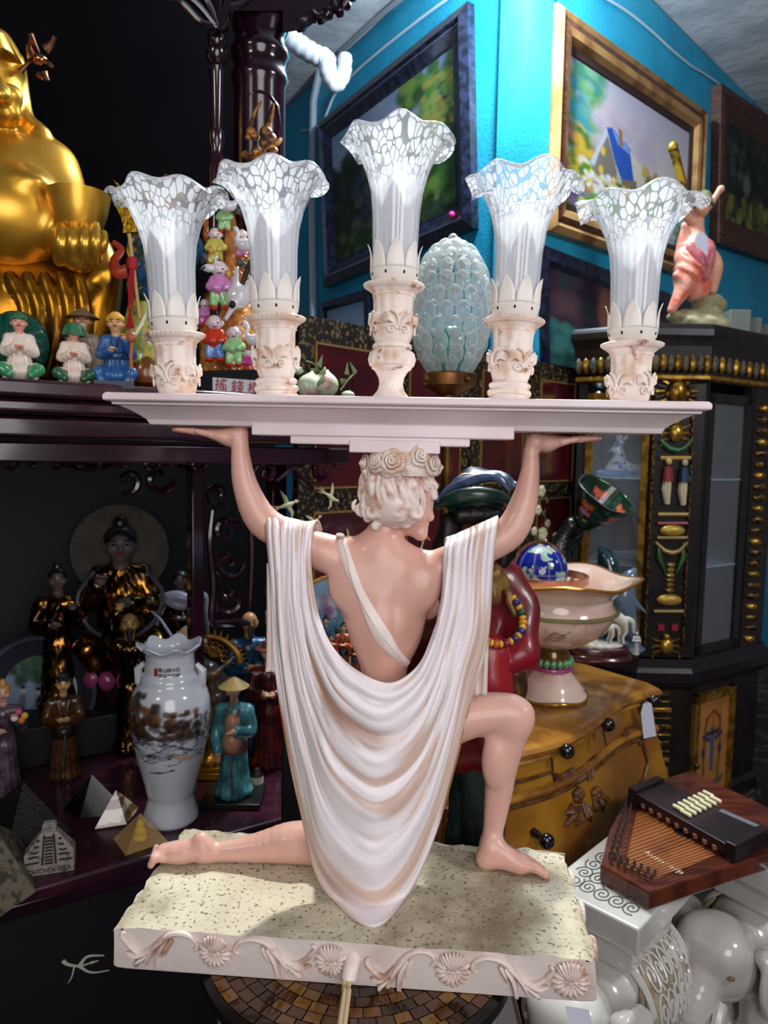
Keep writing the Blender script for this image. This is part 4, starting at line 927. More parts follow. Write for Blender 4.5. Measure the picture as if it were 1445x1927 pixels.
b=MB(); b.lathe([(a*u2,z2(y)) for a,y in ((14,700),(15,330),(13,300),(10,285),(15,270),(15,250),(9,244),(13,140),(16,130),(12,122),(19,112),(20,100),(13,90),(17,82),(17,70),(11,62),(20,52),(24,30),(22,-80))],28,at=(c2.x,c2.y,0)); b.build('turned_column',mRose,CAB,world=True)
b=MB()
for pts,r0 in (([(300,-10),(340,5),(375,40),(400,50)],6),([(330,-25),(372,10),(404,48)],6),([(372,-25),(392,10),(408,50)],7),([(412,-25),(410,10),(410,52)],7),([(445,-25),(425,10),(414,48)],7),([(480,-10),(450,10),(430,14),(418,40)],6)):
    Q=spl(pts,14); b.tube([onf(q[0],q[1],.10) for q in Q],[r0*u2]*14,8)
b.tube([onf(x,y,.10) for x,y in cvol(412,42,15,0,7)],5*u2,8)
b.build('carved_bracket',mRose,CAB,world=True)
b=MB()
Q=spl([(560,52),(590,30),(610,34),(625,14),(640,20),(655,0),(668,-20)],40); b.tube([onf(q[0],q[1],.10) for q in Q],[ (9+3*sin(i*1.3))*uu for i in range(40)],8)
b.prism([(0,0),(.0,.001),(.001,0)],.001)
L=[]
for dd in (.10,.14): L.append([onf(x,y,dd) for x,y in ((532,62),(575,55),(600,36),(640,10),(672,-24),(672,-90),(440,-90),(440,20),(532,20))])
b.loft(L); b.build('carved_canopy',mRose,CAB,world=True)
# inlaid white bird on the drawer front
mInl=mt('pearl_inlay','#b8b8a8',.4)
b=MB()
for pts,r in (([(118,1808),(128,1815),(150,1818),(170,1812)],4),([(150,1816),(165,1800),(196,1798)],4),([(148,1818),(172,1830),(205,1826)],3),([(170,1812),(185,1808)],3),([(140,1818),(135,1838),(128,1850)],2)):
    Q=spl(pts,10); b.tube([pp(q[0],q[1],fr(0,.028,0),an) for q in Q],[r*.0008*(1.2-i/12) for i in range(10)],6,flat=.3,nrm=an)
b.build('bird_inlay',mInl,CAB,world=True)
# ================================================================ figurines: shared builder (unit height, faces -Y)
mFace={}
def skin(h='#c99a7a'):
    return mt('skin_'+h[1:],h,.4,coat=.2)
mInk=mt('black_ink','#15100e',.5)
FOLD=lambda f,a:(lambda X,Y,Z:a*np.sin(f*np.arctan2(X,-Y)+3*Z)*np.clip((.75-Z)*2,0,1))
def head_parts(root,c,r,sk,hair=None,hairc='#15100e',hat=None,hatc='#c8b070',beard=None,smile=False,res=.011,turn=0):
    c=Vector(c); Rz=Matrix.Rotation(turn,3,'Z'); q=lambda x,y,z:tuple(c+Rz@(Vector((x,y,z))*r))
    pr=[E(q(0,0,.05),(r*.86,r*.92,r*1.05)),C(q(0,-.1,-.55),q(0,-.3,-.75),r*.42,r*.34,k=r*.4),C(q(0,-.85,.05),q(0,-1.02,-.15),r*.10,r*.15,k=r*.15),
        E(q(.5,-.55,-.2),r*.3,k=r*.25),E(q(-.5,-.55,-.2),r*.3,k=r*.25),C(q(0,0,-.7),q(0,.05,-1.4),r*.45,r*.55,k=r*.2),
        E(q(.9,.1,-.05),(r*.14,r*.16,r*.28),k=r*.1),E(q(-.9,.1,-.05),(r*.14,r*.16,r*.28),k=r*.1)]
    h=sobj('head',sk,pr,root,res=max(res*.7,r*.09),k=r*.2)
    b=MB()
    for s in (-1,1):
        b.ell(q(s*.36,-.86,.12),(r*.16,r*.09,r*.055),8,6); b.tube([q(s*.18,-.9,.34),q(s*.38,-.88,.42),q(s*.6,-.72,.34)],r*.04,5)
    b.build('eyes',mInk,h)
    b=MB(); b.tube([q(-.24,-.86,-.42 if not smile else -.34),q(0,-.97,-.46),q(.24,-.86,-.42 if not smile else -.34)],[r*.04,r*.07,r*.04],6); b.build('mouth',mt('lip_red','#8a3028',.4),h)
    hm=mt('hair_'+hairc[1:],hairc,.4,coat=.3)
    if hair=='cap': sobj('hair',hm,[E(q(0,.12,.32),(r*.98,r*.98,r*.92)),E(q(0,.35,-.1),(r*.9,r*.75,r*.8)),E(q(0,-.75,-.15),(r*.72,r*.55,r*.62),neg=True,k=r*.1)],root,res=max(res*.7,r*.1),k=r*.12)
    if hair=='bun': sobj('hair',hm,[E(q(0,.15,.38),(r*.98,r*.95,r*.85)),E(q(0,.2,1.35),(r*.45,r*.45,r*.5)),E(q(0,-.8,-.15),(r*.75,r*.6,r*.66),neg=True,k=r*.1)],root,res=max(res*.7,r*.1),k=r*.2)
    tm=mt('hat_'+hatc[1:],hatc,.5)
    if hat=='cone': b=MB(); b.lathe([(r*1.75,r*-.05),(r*1.1,r*.35),(r*.45,r*.82),(0,r*1.05)],28,at=q(0,0,.38)); b.build('conical_hat',tm,root,solid=.008)
    if hat=='brim': b=MB(); b.lathe([(0,r*.8),(r*.7,r*.75),(r*.85,r*.1),(r*1.6,0),(r*1.65,-.06*r),(r*.8,-.05*r)],28,at=q(0,0,.5)); b.build('brimmed_hat',tm,root)
    if hat=='turban': sobj('turban',tm,[E(q(0,.05,.62),(r*1.02,r*1.02,r*.62)),E(q(0,.1,.95),(r*.7,r*.7,r*.5))]+[C(q(-.85,-.35,.35+.2*i),q(.85,-.35,.4+.2*i),r*.2,r*.2) for i in range(2)],root,res=r*.1,k=r*.1)
    if hat=='official': b=MB(); b.box(q(0,0,.75),(r*1.5,r*1.5,r*.6)); b.box(q(0,.1,1.25),(r*1.1,r*1.0,r*.6)); b.box(q(0,-.1,.95),(r*2.1,r*1.5,r*.14)); b.build('square_hat',tm,root,bevel=.008)
    if beard: sobj('beard',mt('beard_'+beard[1:],beard,.6),[C(q(0,-.75,-.6),q(0,-1.0,-2.2),r*.34,r*.08),C(q(.2,-.7,-.5),q(.1,-.9,-1.7),r*.22,r*.06),C(q(-.2,-.7,-.5),q(-.1,-.9,-1.7),r*.22,r*.06)],root,res=r*.09,k=r*.1)
    return h
def person(name,label,loc,h,rz=0,sk='#c99a7a',robe='#888888',robe2=None,arms='down',hair=None,hairc='#15100e',hat=None,hatc='#c8b070',beard=None,base=None,belly=None,cat='figurine',group=None,seated=False,wide=1,sash=None,smile=False,gloss=.3,metal=0,turn=0,speck=None):
    t=thing(name,label,cat,loc,rz,group,s=h); S_=skin(sk); res=.014
    rm=mt('robe_'+robe[1:]+('m' if metal else ''),robe,gloss,m=metal,coat=.3,c2=speck,sc=9); w=wide; zb=.0
    if base:
        b=MB(); b.box((0,0,.025),(.34*w,.26,.05)); b.build('stand',mt('stand_'+base[1:],base,.35),t,bevel=.006); zb=.045
    if seated:
        pr=[C((0,.02,zb+.12),(0,.03,.5),.17*w,.13*w),E((0,-.02,zb+.13),(.26*w,.2,.13)),C((0,.02,.5),(0,.03,.64),.13*w,.09*w),C((-.13*w,.02,.62),(.13*w,.02,.62),.075,.075),
            C((-.1,.0,.16),(-.2*w,-.2,.16),.10,.085),C((.1,.0,.16),(.2*w,-.2,.16),.10,.085),C((-.2*w,-.2,.16),(-.16*w,-.22,zb+.05),.08,.06),C((.2*w,-.2,.16),(.16*w,-.22,zb+.05),.08,.06)]
        sh=.62; hz=.84; hr=.115; ar=.055
    else:
        pr=[C((0,.0,zb+.06),(0,.01,.42),.125*w,.095*w),E((0,0,zb+.035),(.15*w,.12,.04)),C((0,.01,.42),(0,.01,.70),.085*w,.085*w),C((-.10*w,.01,.725),(.10*w,.01,.725),.05,.05)]
        sh=.725; hz=.895; hr=.066; ar=.038
    A={'down':((-.13,-.02,-.16),(-.11,-.09,-.28)),'front':((-.14,-.03,-.15),(-.05,-.14,-.12)),'up':((-.17,-.01,.07),(-.10,-.02,.24)),'out':((-.16,-.02,-.12),(-.24,-.10,-.06)),'hold':((-.15,-.02,-.14),(-.10,-.15,-.02))}
    am=arms if isinstance(arms,tuple) else (arms,arms); hands=[]
    for s,k in ((-1,am[0]),(1,am[1])):
        e,hn=A[k]; f=1.35 if seated else 1; S0=(s*.11*w*(1.15 if seated else 1),.0,sh); e_=(s*-e[0]*f*w,e[1]*f,sh+e[2]*f); h_=(s*-hn[0]*f*w,hn[1]*f,sh+hn[2]*f)
        pr+=CH([S0,e_,h_],[ar*1.15,ar*1.25,ar*1.15],k=.02,n=7)
        hands.append((s,e_,h_))
    body=sobj('robe',rm,pr,t,res=res,k=.035,disp=FOLD(13,.006) if not metal else (lambda X,Y,Z:.008*np.sin(40*Z+5*np.sin(9*X))*np.sin(11*np.arctan2(X,-Y))))
    hp_=[]
    for s,e_,h_ in hands:
        d=(Vector(h_)-Vector(e_)).normalized(); c=Vector(h_)+d*ar*1.1; hp_=[E(c,(ar*.72,)*3)]
        for j in range(4): a=c+Vector(((j-1.5)*ar*.36,0,0))+d*ar*.3; hp_.append(C(a,a+d*ar*(.9-.1*abs(j-1.5))+Vector((0,-.3*ar,-.1*ar)),ar*.2,ar*.16,k=.002))
        hp_.append(C(c,c+Vector((-s*ar*.8,-ar*.2,ar*.4)),ar*.24,ar*.18,k=.004))
        sobj('hand',S_,hp_,t,res=ar*.16,k=ar*.25)
    if robe2: 
        m2=mt('robe_'+robe2[1:],robe2,gloss,coat=.3); b=MB()
        b.lathe([(.10*w,.40),(.108*w,.42),(.108*w,.47),(.10*w,.49)],24) if not seated else b.lathe([(.16*w,.36),(.17*w,.38),(.165*w,.44),(.15*w,.46)],24)
        b.build('sash',m2,t)
        b=MB(); y=-.118*w if not seated else -.165
        b.tube([(-.05,-.06,sh+.03),(-.02,y+.03,sh-.09),(.01,y+.02,.48)],[.014,.016,.014],6,flat=.5); b.tube([(.05,-.06,sh+.03),(.02,y+.03,sh-.09),(-.01,y+.02,.48)],[.014,.016,.014],6,flat=.5); b.tube([(.01,-.10*w,.44),(.0,-.125*w,.3),(.01,-.14*w,.12)],[.015,.02,.022],6,flat=.4); b.build('collar',m2,t)
    if belly: sobj('bare_chest',S_,[E((0,-.066*w,.50),(.078*w,.078,.10)),E((0,-.052*w,.64),(.062*w,.06,.09))],t,res=.012,k=.03)
    head_parts(t,(0,-.01,hz),hr,S_,hair,hairc,hat,hatc,beard,smile,turn=turn)
    return t
def prop(root,name,m,fn,**k): b=MB(); fn(b); return b.build(name,m,root,**k)
def onlow(px,py): q=pz(px,py,ZL); return (q.x,q.y,ZL)
def onup(px,dy=.07,z=None):
    Y=fY(px,dy); q=p(px,720,Y); return (q.x,Y,ZU if z is None else z)
def faceto(x,y): return math.atan2(-x,y)*-1*-1 if False else math.atan2(x,y)*-1
# ================================================================ upper shelf
mGold=mt('polished_gold','#e0ac3c',.36,m=.82,c2='#cf962a',sc=5,coat=.3); mGoldD=mt('dark_gold','#a8741c',.3,m=.9,c2='#6a4410',sc=8)
G=thing('golden_laughing_statue','large polished gold statue of a laughing fat-bellied monk holding a bowl','statue',onup(40,.28))
gY=G.location.y; gu=gY/F
def g(x,y,dy=0): return tuple(p(x,y,gY+dy))
gb=[E(g(-5,412,0),(152*gu,125*gu,112*gu),k=.03),E(g(0,335,.02),(132*gu,90*gu,90*gu),k=.04),C(g(95,320,.03),g(122,400,.0),50*gu,44*gu,k=.03),
 C(g(122,400,0),g(140,470,-.06),44*gu,34*gu,k=.03),E(g(-25,210,.0),(66*gu,66*gu,66*gu),k=.02),E(g(-25,150,0),(64*gu,66*gu,84*gu),k=.02),
 C(g(-5,90,-.01),g(30,120,-.01),30*gu,14*gu,k=.02),E(g(22,182,-.05),(18*gu,20*gu,20*gu),k=.01),C(g(-5,150,-.07),g(2,178,-.085),8*gu,14*gu,k=.01),E(g(10,215,-.05),(26*gu,20*gu,20*gu),k=.015),
 E(g(-60,330,-.07),(46*gu,40*gu,36*gu),k=.02),E(g(50,345,-.075),(36*gu,28*gu,22*gu),k=.02)]
gb+=CH([g(36,112,.02),g(42,180,.02),g(50,225,.01),g(72,258,0)],[9*gu,13*gu,15*gu,24*gu],k=.008)
gb+=CH([g(142,462,-.07),g(148,480,-.09)],[30*gu,30*gu],k=.02)
for i in range(4):
    x=112+i*22; gb+=CH([g(x,490,-.10),g(x+2,462,-.125),g(x+3,440,-.12),g(x+3,425,-.10)],[11*gu,10.5*gu,10*gu,8*gu],k=.004)
gb+=CH([g(168,480,-.08),g(192,462,-.09),g(196,440,-.085)],[13*gu,10*gu,7*gu],k=.006)
GB=sobj('body',mGold,gb,G,res=.0045,k=.02,world=True)
b=MB(); c=Vector(g(148,410,-.06)); b.lathe([(14*gu,-52*gu),(26*gu,-40*gu),(40*gu,-15*gu),(48*gu,10*gu),(54*gu,40*gu),(50*gu,40*gu),(42*gu,0),(0,-30*gu)],40,at=c); b.build('bowl',mGold,G,world=True)
rb=CH([g(60,500,.04),g(120,560,-.02),g(190,520,.0),g(182,600,.0),g(155,720,0)],[50*gu,48*gu,32*gu,34*gu,30*gu],k=.03)+[E(g(10,600,.02),(120*gu,110*gu,130*gu),k=.03)]+CH([g(175,450,.02),g(190,500,.02),g(170,600,.02)],[24*gu,30*gu,40*gu],k=.03)
for i in range(5): rb+=CH([g(20+i*32,520,-.08),g(50+i*28,600,-.09),g(20+i*34,710,-.08)],[10*gu,13*gu,11*gu],k=.01)
sobj('robe',mGoldD,rb,G,res=.006,k=.03,world=True)
b=MB()
for k in range(9): b.tube([Vector(q) for q in spl([g(-60+k*3,112-k*4,-.1),g(0,88-k*3,-.08),g(40-k*2,118-k*3,-.02)],10)],[3*gu]*10,5)
b.build('brow_band',mGold,G,world=True)
O=MB(); 
for pts,r in (([(38,135),(55,118),(75,112)],5),([(62,112),(56,90),(58,66)],9),([(58,66),(66,84),(74,100)],5),([(84,92),(94,84),(102,70)],7),([(102,70),(96,90),(90,100)],5),([(76,112),(90,118),(100,128)],6),([(72,140),(84,148),(90,144)],6),([(84,136),(88,146),(92,152)],5)):
    O.tube([Vector(q) for q in spl([g(x,y,-.02) for x,y in pts],8)],[r*gu*(1-.09*i) for i in range(8)],7)
O.ell(g(75,112,-.02),(13*gu,10*gu,10*gu),8,6); O.build('ruyi_ornament',mt('pink_gold','#b07858',.22,m=1),G,world=True)
# small resin figures along the front of the upper shelf
def kid(px,h,hatc,label,garm,pants,dy=.05,hat=None,arms='front'):
    x,Y,z_=onup(px,dy); t=person('seated_child_figurine',label,(x,Y,z_),h,rz=-math.atan2(x,Y),sk='#d89a84',robe=garm,robe2=None,arms=arms,hair='cap' if hat is None else None,hat=hat,hatc=hatc,seated=True,wide=1.1)
    S2=mt('pants_'+pants[1:],pants,.2,coat=.5)
    sobj('trousers',S2,[C((-.1,-.04,.13),(-.24,-.24,.15),.11,.09),C((.1,-.04,.13),(.24,-.24,.15),.11,.09),C((-.24,-.24,.15),(-.14,-.30,.07),.085,.06),C((.24,-.24,.15),(.14,-.30,.07),.085,.06)],t,res=.018,k=.04)
    return t
t=kid(38,.112,'#2f6a46','small white-robed child figurine with green beret, sitting before the green parasol','#e0d2c4','#3a8a5a',hat='turban')
t=kid(140,.104,'#2c6a48','small white-robed child figurine under a green leaf hat and black fringe','#e2d0c0','#2c5a3a',hat=None)
head_=MB(); head_.lathe([(.19,-.06),(.17,.02),(.14,.10),(.06,.15),(0,.16)],24,at=(0,.03,.85),rf=lambda t_,i,r,z:(r*(1+.08*cos(7*t_)) ,z)); head_.build('leaf_hat',mt('hat_2f6a46','#2f6a46',.3),t)
x,Y,z_=onup(32,.13); PR=thing('green_parasol','dark green ribbed parasol open behind the small child figurine','parasol',(x,Y,z_),0)
b=MB(); pu=Y/F
def pf(u,v):
    a=2*PI*u; r=62*pu*v; return (r*cos(a),-.028*(1-v*v)-.003*abs(sin(8*a))*v,r*sin(a)+72*pu)
b.grid(pf,128,12,cu=True); b.build('canopy',mt('parasol_green','#0c4a3a',.25,coat=.4),PR,solid=.002); b=MB(); b.tube([(0,-.03,72*pu),(0,.10,72*pu),(0,.12,0)],.003,6); b.build('handle',mBrass,PR)
x,Y,z_=onup(157,.13); t=person('old_man_figurine','old man figurine in a brown conical hat, behind the leaf-hatted child',(x,Y,z_),.145,rz=-math.atan2(x,Y),sk='#b07a5a',robe='#8a7a68',hat='cone',hatc='#7a6248',seated=True,arms='down',beard='#b8a890')
x,Y,z_=onup(219,.04); t=person('laughing_elder_figurine','laughing seated elder figurine in blue robe and yellow cap holding a staff',(x,Y,z_),.128,rz=-math.atan2(x,Y)-.1,sk='#d0a070',robe='#2c5f9a',robe2='#1c3a6a',hat='turban',hatc='#d8a040',seated=True,arms=('front','hold'),smile=True,wide=1.05)
b=MB(); b.tube([(.22,-.25,.05),(.21,-.24,.4),(.23,-.24,.62)],.025,8); b.ell((.22,-.24,.64),(.07,.06,.08),10,7); b.build('staff',mt('staff_red_gold','#a8603a',.4),t)
b=MB(); b.box((0,-.05,.0),(.5,.5,.10)); b.build('rock',mt('rock_blue','#10203a',.4),t)
x,Y,z_=onup(277,.05); z_+=.001; b=MB(); b.lathe([(.012,0),(.028,.008),(.034,.024),(.028,.042),(.012,.05),(.006,.056),(0,.057)],24,at=(x,Y,z_),rf=lambda t_,i,r,z:(r*(1+.05*abs(cos(4*t_))),z)); tag(b.build('gourd_ornament',mt('gourd','#7a4418',.25,coat=.4)),'round orange-brown gourd ornament beside the first candle socket','ornament')
# general with the golden glaive, half hidden by the first shade
x,Y,z_=onup(292,.17); gt=thing('warrior_statue','colourful robed warrior statue gripping a golden glaive, behind the leftmost glass shade','statue',(x,Y,z_)); wu=Y/F
def w_(x,y,dy=0): return tuple(p(x,y,Y+dy))
sobj('robe',mt('warrior_robe','#c8b84a',.3,c2='#6a8a3a',sc=60,coat=.3,c3='#3a4a8a',sc3=90),[C(w_(285,700),w_(300,620),60*wu,45*wu),C(w_(262,640,-.02),w_(285,560),34*wu,34*wu),C(w_(300,620),w_(305,520),46*wu,44*wu)],gt,res=.004,k=.02,world=True)
sobj('breastplate',mt('warrior_green','#14382c',.3,c2='#2a5a8a',sc=40,m=.3,c3='#b08a3a',sc3=60),[C(w_(310,560),w_(312,470),48*wu,52*wu),C(w_(270,470),w_(355,470),30*wu,30*wu),C(w_(272,480,-.02),w_(262,540,-.05),22*wu,18*wu),C(w_(262,540,-.05),w_(256,500,-.09),16*wu,12*wu)],gt,res=.004,k=.02,world=True)
b=MB(); b.tube([Vector(q) for q in spl([w_(240,510,-.09),w_(220,512,-.09),(w_(215,490,-.08)),w_(228,470,-.07),w_(212,455,-.07)],20)],[(12-.4*i)*wu for i in range(20)],8,flat=.4,nrm=(0,1,0)); b.build('scarf',mt('warrior_red','#a83a26',.35),gt,world=True)
sobj('head',skin('#8a4a34'),[E(w_(312,400),(30*wu,32*wu,36*wu)),C(w_(312,420,-.03),w_(312,470,-.05),16*wu,6*wu)],gt,res=.004,k=.01,world=True)
b=MB(); b.ell(w_(275,440,0),(20*wu,10*wu,14*wu),10,7); b.lathe([(40*wu,0),(42*wu,10*wu),(28*wu,30*wu),(6*wu,44*wu),(0,50*wu)],20,at=w_(312,380)); b.build('helmet',mt('warrior_helmet','#2a4a6a',.3,m=.4,c2='#b08a3a',sc=50),gt,world=True)
GLV=MB(); GLV.tube([w_(243,440,-.10),w_(263,600,-.10)],3.4*wu,10); GL=GLV.build('glaive_pole',mt('bamboo_pole','#c09a5a',.4),gt,world=True)
b=MB(); m0=w_(0,0); b.loft([[w_(x,y,-.10+d) for x,y in ((213,338),(222,345),(236,362),(250,366),(256,388),(252,402),(256,425),(258,436),(231,438),(232,425),(228,410),(212,376),(226,382),(228,366))] for d in (-.004,.004)]); b.build('glaive_blade',mt('leaf_gold','#d0a030',.35,m=.9,c2='#8a6410',sc=150,bump=.5,bsc=200),GL,world=True,smooth=False)
b=MB(); b.lathe([(8*wu,-10*wu),(10*wu,0),(8*wu,10*wu)],14,at=w_(249,496,-.10)); 
for k in range(4): b.tube([Vector(q) for q in spl([w_(246+k*2,500,-.105),w_(242+k*3,540,-.11),w_(243+k*2,572,-.11)],8)],1.2*wu,5)
b.ell(w_(245,578,-.11),(4*wu,4*wu,8*wu),8,6)
for k in range(7): b.tube([w_(244,584,-.11),w_(238+k*2.4,618,-.11)],1.2*wu,5)
b.build('red_tassel',mt('silk_red','#a8101c',.6),GL,world=True)
# porcelain money tree with children and cranes
x,Y,z_=onup(430,.12); mtY=Y; mu=Y/F
MTt=thing('money_tree_group','porcelain tree group crowded with pink, yellow and red children and white cranes, on black plinth','sculpture',(x,Y,z_))
def m_(x,y,dy=0): return tuple(p(x,y,mtY+dy))
mRock=mt('amber_porcelain','#b0632c',.15,c2='#d09048',sc=18,coat=.8); mWp=mt('white_porcelain','#dcdce2',.12,coat=.8); 
PC={k:mt('glaze_'+k,v,.15,coat=.8) for k,v in dict(pink='#d68ac8',yellow='#d8d060',red='#d03a1c',green='#9ad090',blue='#6a9ae0',magenta='#c03a98',skin='#e8d4d8',dark='#2c3a38',gold='#c8963a').items()}
sobj('rockwork_tree',mRock,CH([m_(430,700,.03),m_(420,600,.04),m_(440,520,.04),m_(425,440,.04),m_(420,390,.04)],[52*mu,46*mu,34*mu,26*mu,16*mu],k=.02)+CH([m_(440,500,.03),m_(470,470,.03),m_(478,430,.03)],[20*mu,15*mu,12*mu],k=.02)+CH([m_(425,470,.03),m_(396,450,.02),m_(392,420,.02)],[18*mu,13*mu,10*mu],k=.02)+[C(m_(465,620,.02),m_(470,560,.02),30*mu,24*mu),C(m_(455,600,-.01),m_(450,640,-.01),22*mu,26*mu)],MTt,res=.004,k=.02,world=True,disp=lambda X,Y,Z:.002*np.sin(260*X+60*Z)*np.sin(200*Z))
for nm,pts in (('pine_tuft',((462,380,18),(448,395,12),(470,405,12),(388,485,16),(470,505,14),(452,495,10),(462,560,9),(475,392,14))),):
    for x_,y_,r_ in pts:
        b=MB(); c=Vector(m_(x_,y_,-.02)); rr2=random.Random(int(x_))
        for k in range(40):
            d=Vector((rr2.uniform(-1,1),rr2.uniform(-1,.4),rr2.uniform(-1,1))); d.normalize(); b.tube([c,c+d*r_*mu],[1.6*mu,.5*mu],4)
        b.ell(c,(r_*.7*mu,)*3,8,6); b.build(nm,mt('pine_glaze','#3a4a44',.3,c2='#6a6458',sc=90),MTt,world=True)
def child(x_,y_,s,top,bot,lean=0,dy=-.04):
    q=lambda u,v,d=0:m_(x_+u*s+lean*(v)*s*-.3,y_-v*s,dy+d*s*mu)
    a=sobj('child_figure',PC[top],[C(q(0,10),q(0,24),13*s*mu,10*s*mu),C(q(-8,24),q(8,24),6*s*mu,6*s*mu),C(q(-10,24),q(-16,14,-6),6*s*mu,5*s*mu),C(q(-16,14,-6),q(-6,12,-14),5*s*mu,4*s*mu),C(q(10,24),q(17,15,-6),6*s*mu,5*s*mu),C(q(17,15,-6),q(8,12,-14),5*s*mu,4*s*mu)],MTt,res=.0032,k=.006,world=True)
    sobj('trousers',PC[bot],[C(q(-6,6),q(-9,-12,-4),9*s*mu,7*s*mu),C(q(6,6),q(9,-12,-4),9*s*mu,7*s*mu)],a,res=.0032,k=.005,world=True)
    sobj('head',PC['skin'],[E(q(0,41),(12*s*mu,12*s*mu,12.5*s*mu)),C(q(0,30),q(0,34),5*s*mu,6*s*mu),E(q(-13,40),3*s*mu),E(q(13,40),3*s*mu)],a,res=.0028,k=.005,world=True)
    b=MB(); b.ell(q(-5,42,-10.5),(1.5*s*mu,1*s*mu,1.3*s*mu),6,5); b.ell(q(5,42,-10.5),(1.5*s*mu,1*s*mu,1.3*s*mu),6,5); b.tube([q(-4,36,-10.5),q(0,34.5,-11.5),q(4,36,-10.5)],.8*s*mu,5); b.ell(q(0,52,0),(5*s*mu,6*s*mu,4*s*mu),8,6); b.build('face_and_hair',mInk,a,world=True)
    b=MB(); b.ell(q(-9,-19,-7),(7*s*mu,9*s*mu,4*s*mu),8,6); b.ell(q(9,-19,-7),(7*s*mu,9*s*mu,4*s*mu),8,6); b.build('shoes',PC['red'],a,world=True)
child(413,556,1.2,'pink','green'); child(404,655,1.15,'red','blue',dy=-.05); child(440,668,1.0,'green','green',dy=-.055); child(405,480,.95,'yellow','yellow',dy=-.02); child(422,420,.75,'green','green',dy=-.02); child(455,470,.7,'skin','pink',dy=-.02); child(385,600,.7,'pink','magenta',dy=.0); child(466,690,.6,'magenta','red',dy=-.05)
def crane(x_,y_,s,fl=1,dy=-.05):
    q=lambda u,v,d=0:m_(x_+fl*u*s,y_-v*s,dy+d*s*mu)
    a=sobj('crane',mWp,[E(q(0,0),(18*s*mu,11*s*mu,12*s*mu))]+CH([q(-12,4),q(-20,14),q(-14,24),q(-20,34)],[7*s*mu,4.5*s*mu,3.6*s*mu,3.4*s*mu],k=.003)+[E(q(-21,35),(5*s*mu,4*s*mu,4*s*mu)),C(q(10,2),q(30,-2),8*s*mu,3*s*mu)],MTt,res=.003,k=.008,world=True)
    b=MB(); b.tube([q(-24,35),q(-34,31)],[1.8*s*mu,.4*s*mu],5); b.tube([q(14,4,-8),q(34,-6,-6)],[5*s*mu,1*s*mu],6); b.build('beak_and_tail',PC['dark'],a,world=True)
crane(462,462,.9,1); crane(395,505,.6,-1); crane(480,640,.9,1); crane(430,388,.8,-1)
# large crane with raised black wing
a=sobj('crane',mWp,[E(m_(448,560,-.05),(22*mu,14*mu,20*mu)),C(m_(455,550,-.05),m_(485,520,-.05),12*mu,4*mu),C(m_(440,555,-.05),m_(446,505,-.05),9*mu,3*mu),C(m_(440,575,-.06),m_(425,600,-.06),6*mu,4*mu)],MTt,res=.003,k=.008,world=True)
b=MB(); b.tube([m_(456,535,-.065),m_(466,505,-.065),m_(474,482,-.06)],[4*mu,4*mu,1.5*mu],7); b.build('black_wing',mInk,a,world=True); b=MB(); b.ell(m_(437,573,-.07),(6*mu,5*mu,7*mu),8,6); b.build('black_tail',mInk,a,world=True)
for x_,y_ in ((470,488),(480,540),(430,515),(396,470)): b=MB(); b.ell(m_(x_,y_,-.05),(5*mu,4*mu,8*mu),8,6); b.build('gold_ingot',PC['gold'],MTt,world=True)
b=MB(); b.loft([[m_(x_,y_,d) for x_,y_ in ((374,698),(500,694),(500,742),(374,742))] for d in (-.075,.06)]); PL=b.build('plinth',mt('plinth_black','#101418',.2,coat=.5),MTt,world=True,bevel=.004)
b=MB(); b.loft([[m_(x_,y_,d) for x_,y_ in ((400,710),(497,717),(497,741),(400,735))] for d in (-.078,-.0751)]); SG=b.build('sign',mt('sign_paper','#d8dce4',.6),PL,world=True,smooth=False)
mRedInk=mt('red_ink','#b02a30',.6)
for ch,x_,y_ in (('搖',416,725),('錢',447,729),('樹',478,732)):
    text(ch,'lettering',mRedInk,SG,frame(Vector(m_(x_,y_,-.079)),(1,0,-.06),(0,0,1)),23*mu,.0003)
# pale peaches further along
x,Y,z_=onup(598,.03); pu=Y/F; PE=thing('peach_ornament','pair of pink and pale green porcelain peaches with leaves, on the shelf end','ornament',(x,Y,z_))
mPe=mt('peach_glaze','#cfe0c0',.3,c2='#d88a98',sc=22,lo=.45,hi=.6,coat=.4)
def pe(x_,y_,r_,dy=0):
    c=Vector(p(x_,y_,Y+dy)); sobj('peach',mPe,[E(c,(r_*pu,r_*pu,r_*.95*pu)),C(c,c+Vector((.004,0,r_*1.15*pu)),r_*.6*pu,1.5*pu,k=.01),E(c+Vector((0,-r_*1.05*pu,0)),(1.2*pu,3*pu,r_*pu),neg=True,k=.003)],PE,res=.0022,k=.006,world=True)
pe(583,727,24); pe(612,725,25,.02); 
for x0,y0,x1,y1 in ((600,708,612,690),(596,728,610,700),(560,705,556,690)):
    b=MB(); b.tube([Vector(q) for q in spl([p(x0,y0,Y-.02),p((x0+x1)/2+4,(y0+y1)/2,Y-.03),p(x1,y1,Y-.02)],8)],[1*pu,5*pu,8*pu,9*pu,8*pu,6*pu,3*pu,.5*pu],8,flat=.3); b.build('leaf',mt('pale_leaf','#b8d8a8',.3,coat=.4),PE,world=True)
x,Y,z_=onup(655,.01); b=MB(); b.ell((x,Y,z_+.0095),(.014,.014,.009),12,8); b.tube([(x,Y,z_+.012),(x+.004,Y,z_+.02)],[.002,.001],6); tag(b.build('peach_ornament',mPe),'tiny pale green peach lying right of the larger pair of peaches','ornament')
# ================================================================ lower shelf of the cabinet
def place(px,py,dz=0): q=onlow(px,py); return (q[0],q[1],ZL+dz)
def hgt(px,py0,py1,Y): return p(px,py0,Y).z-p(px,py1,Y).z
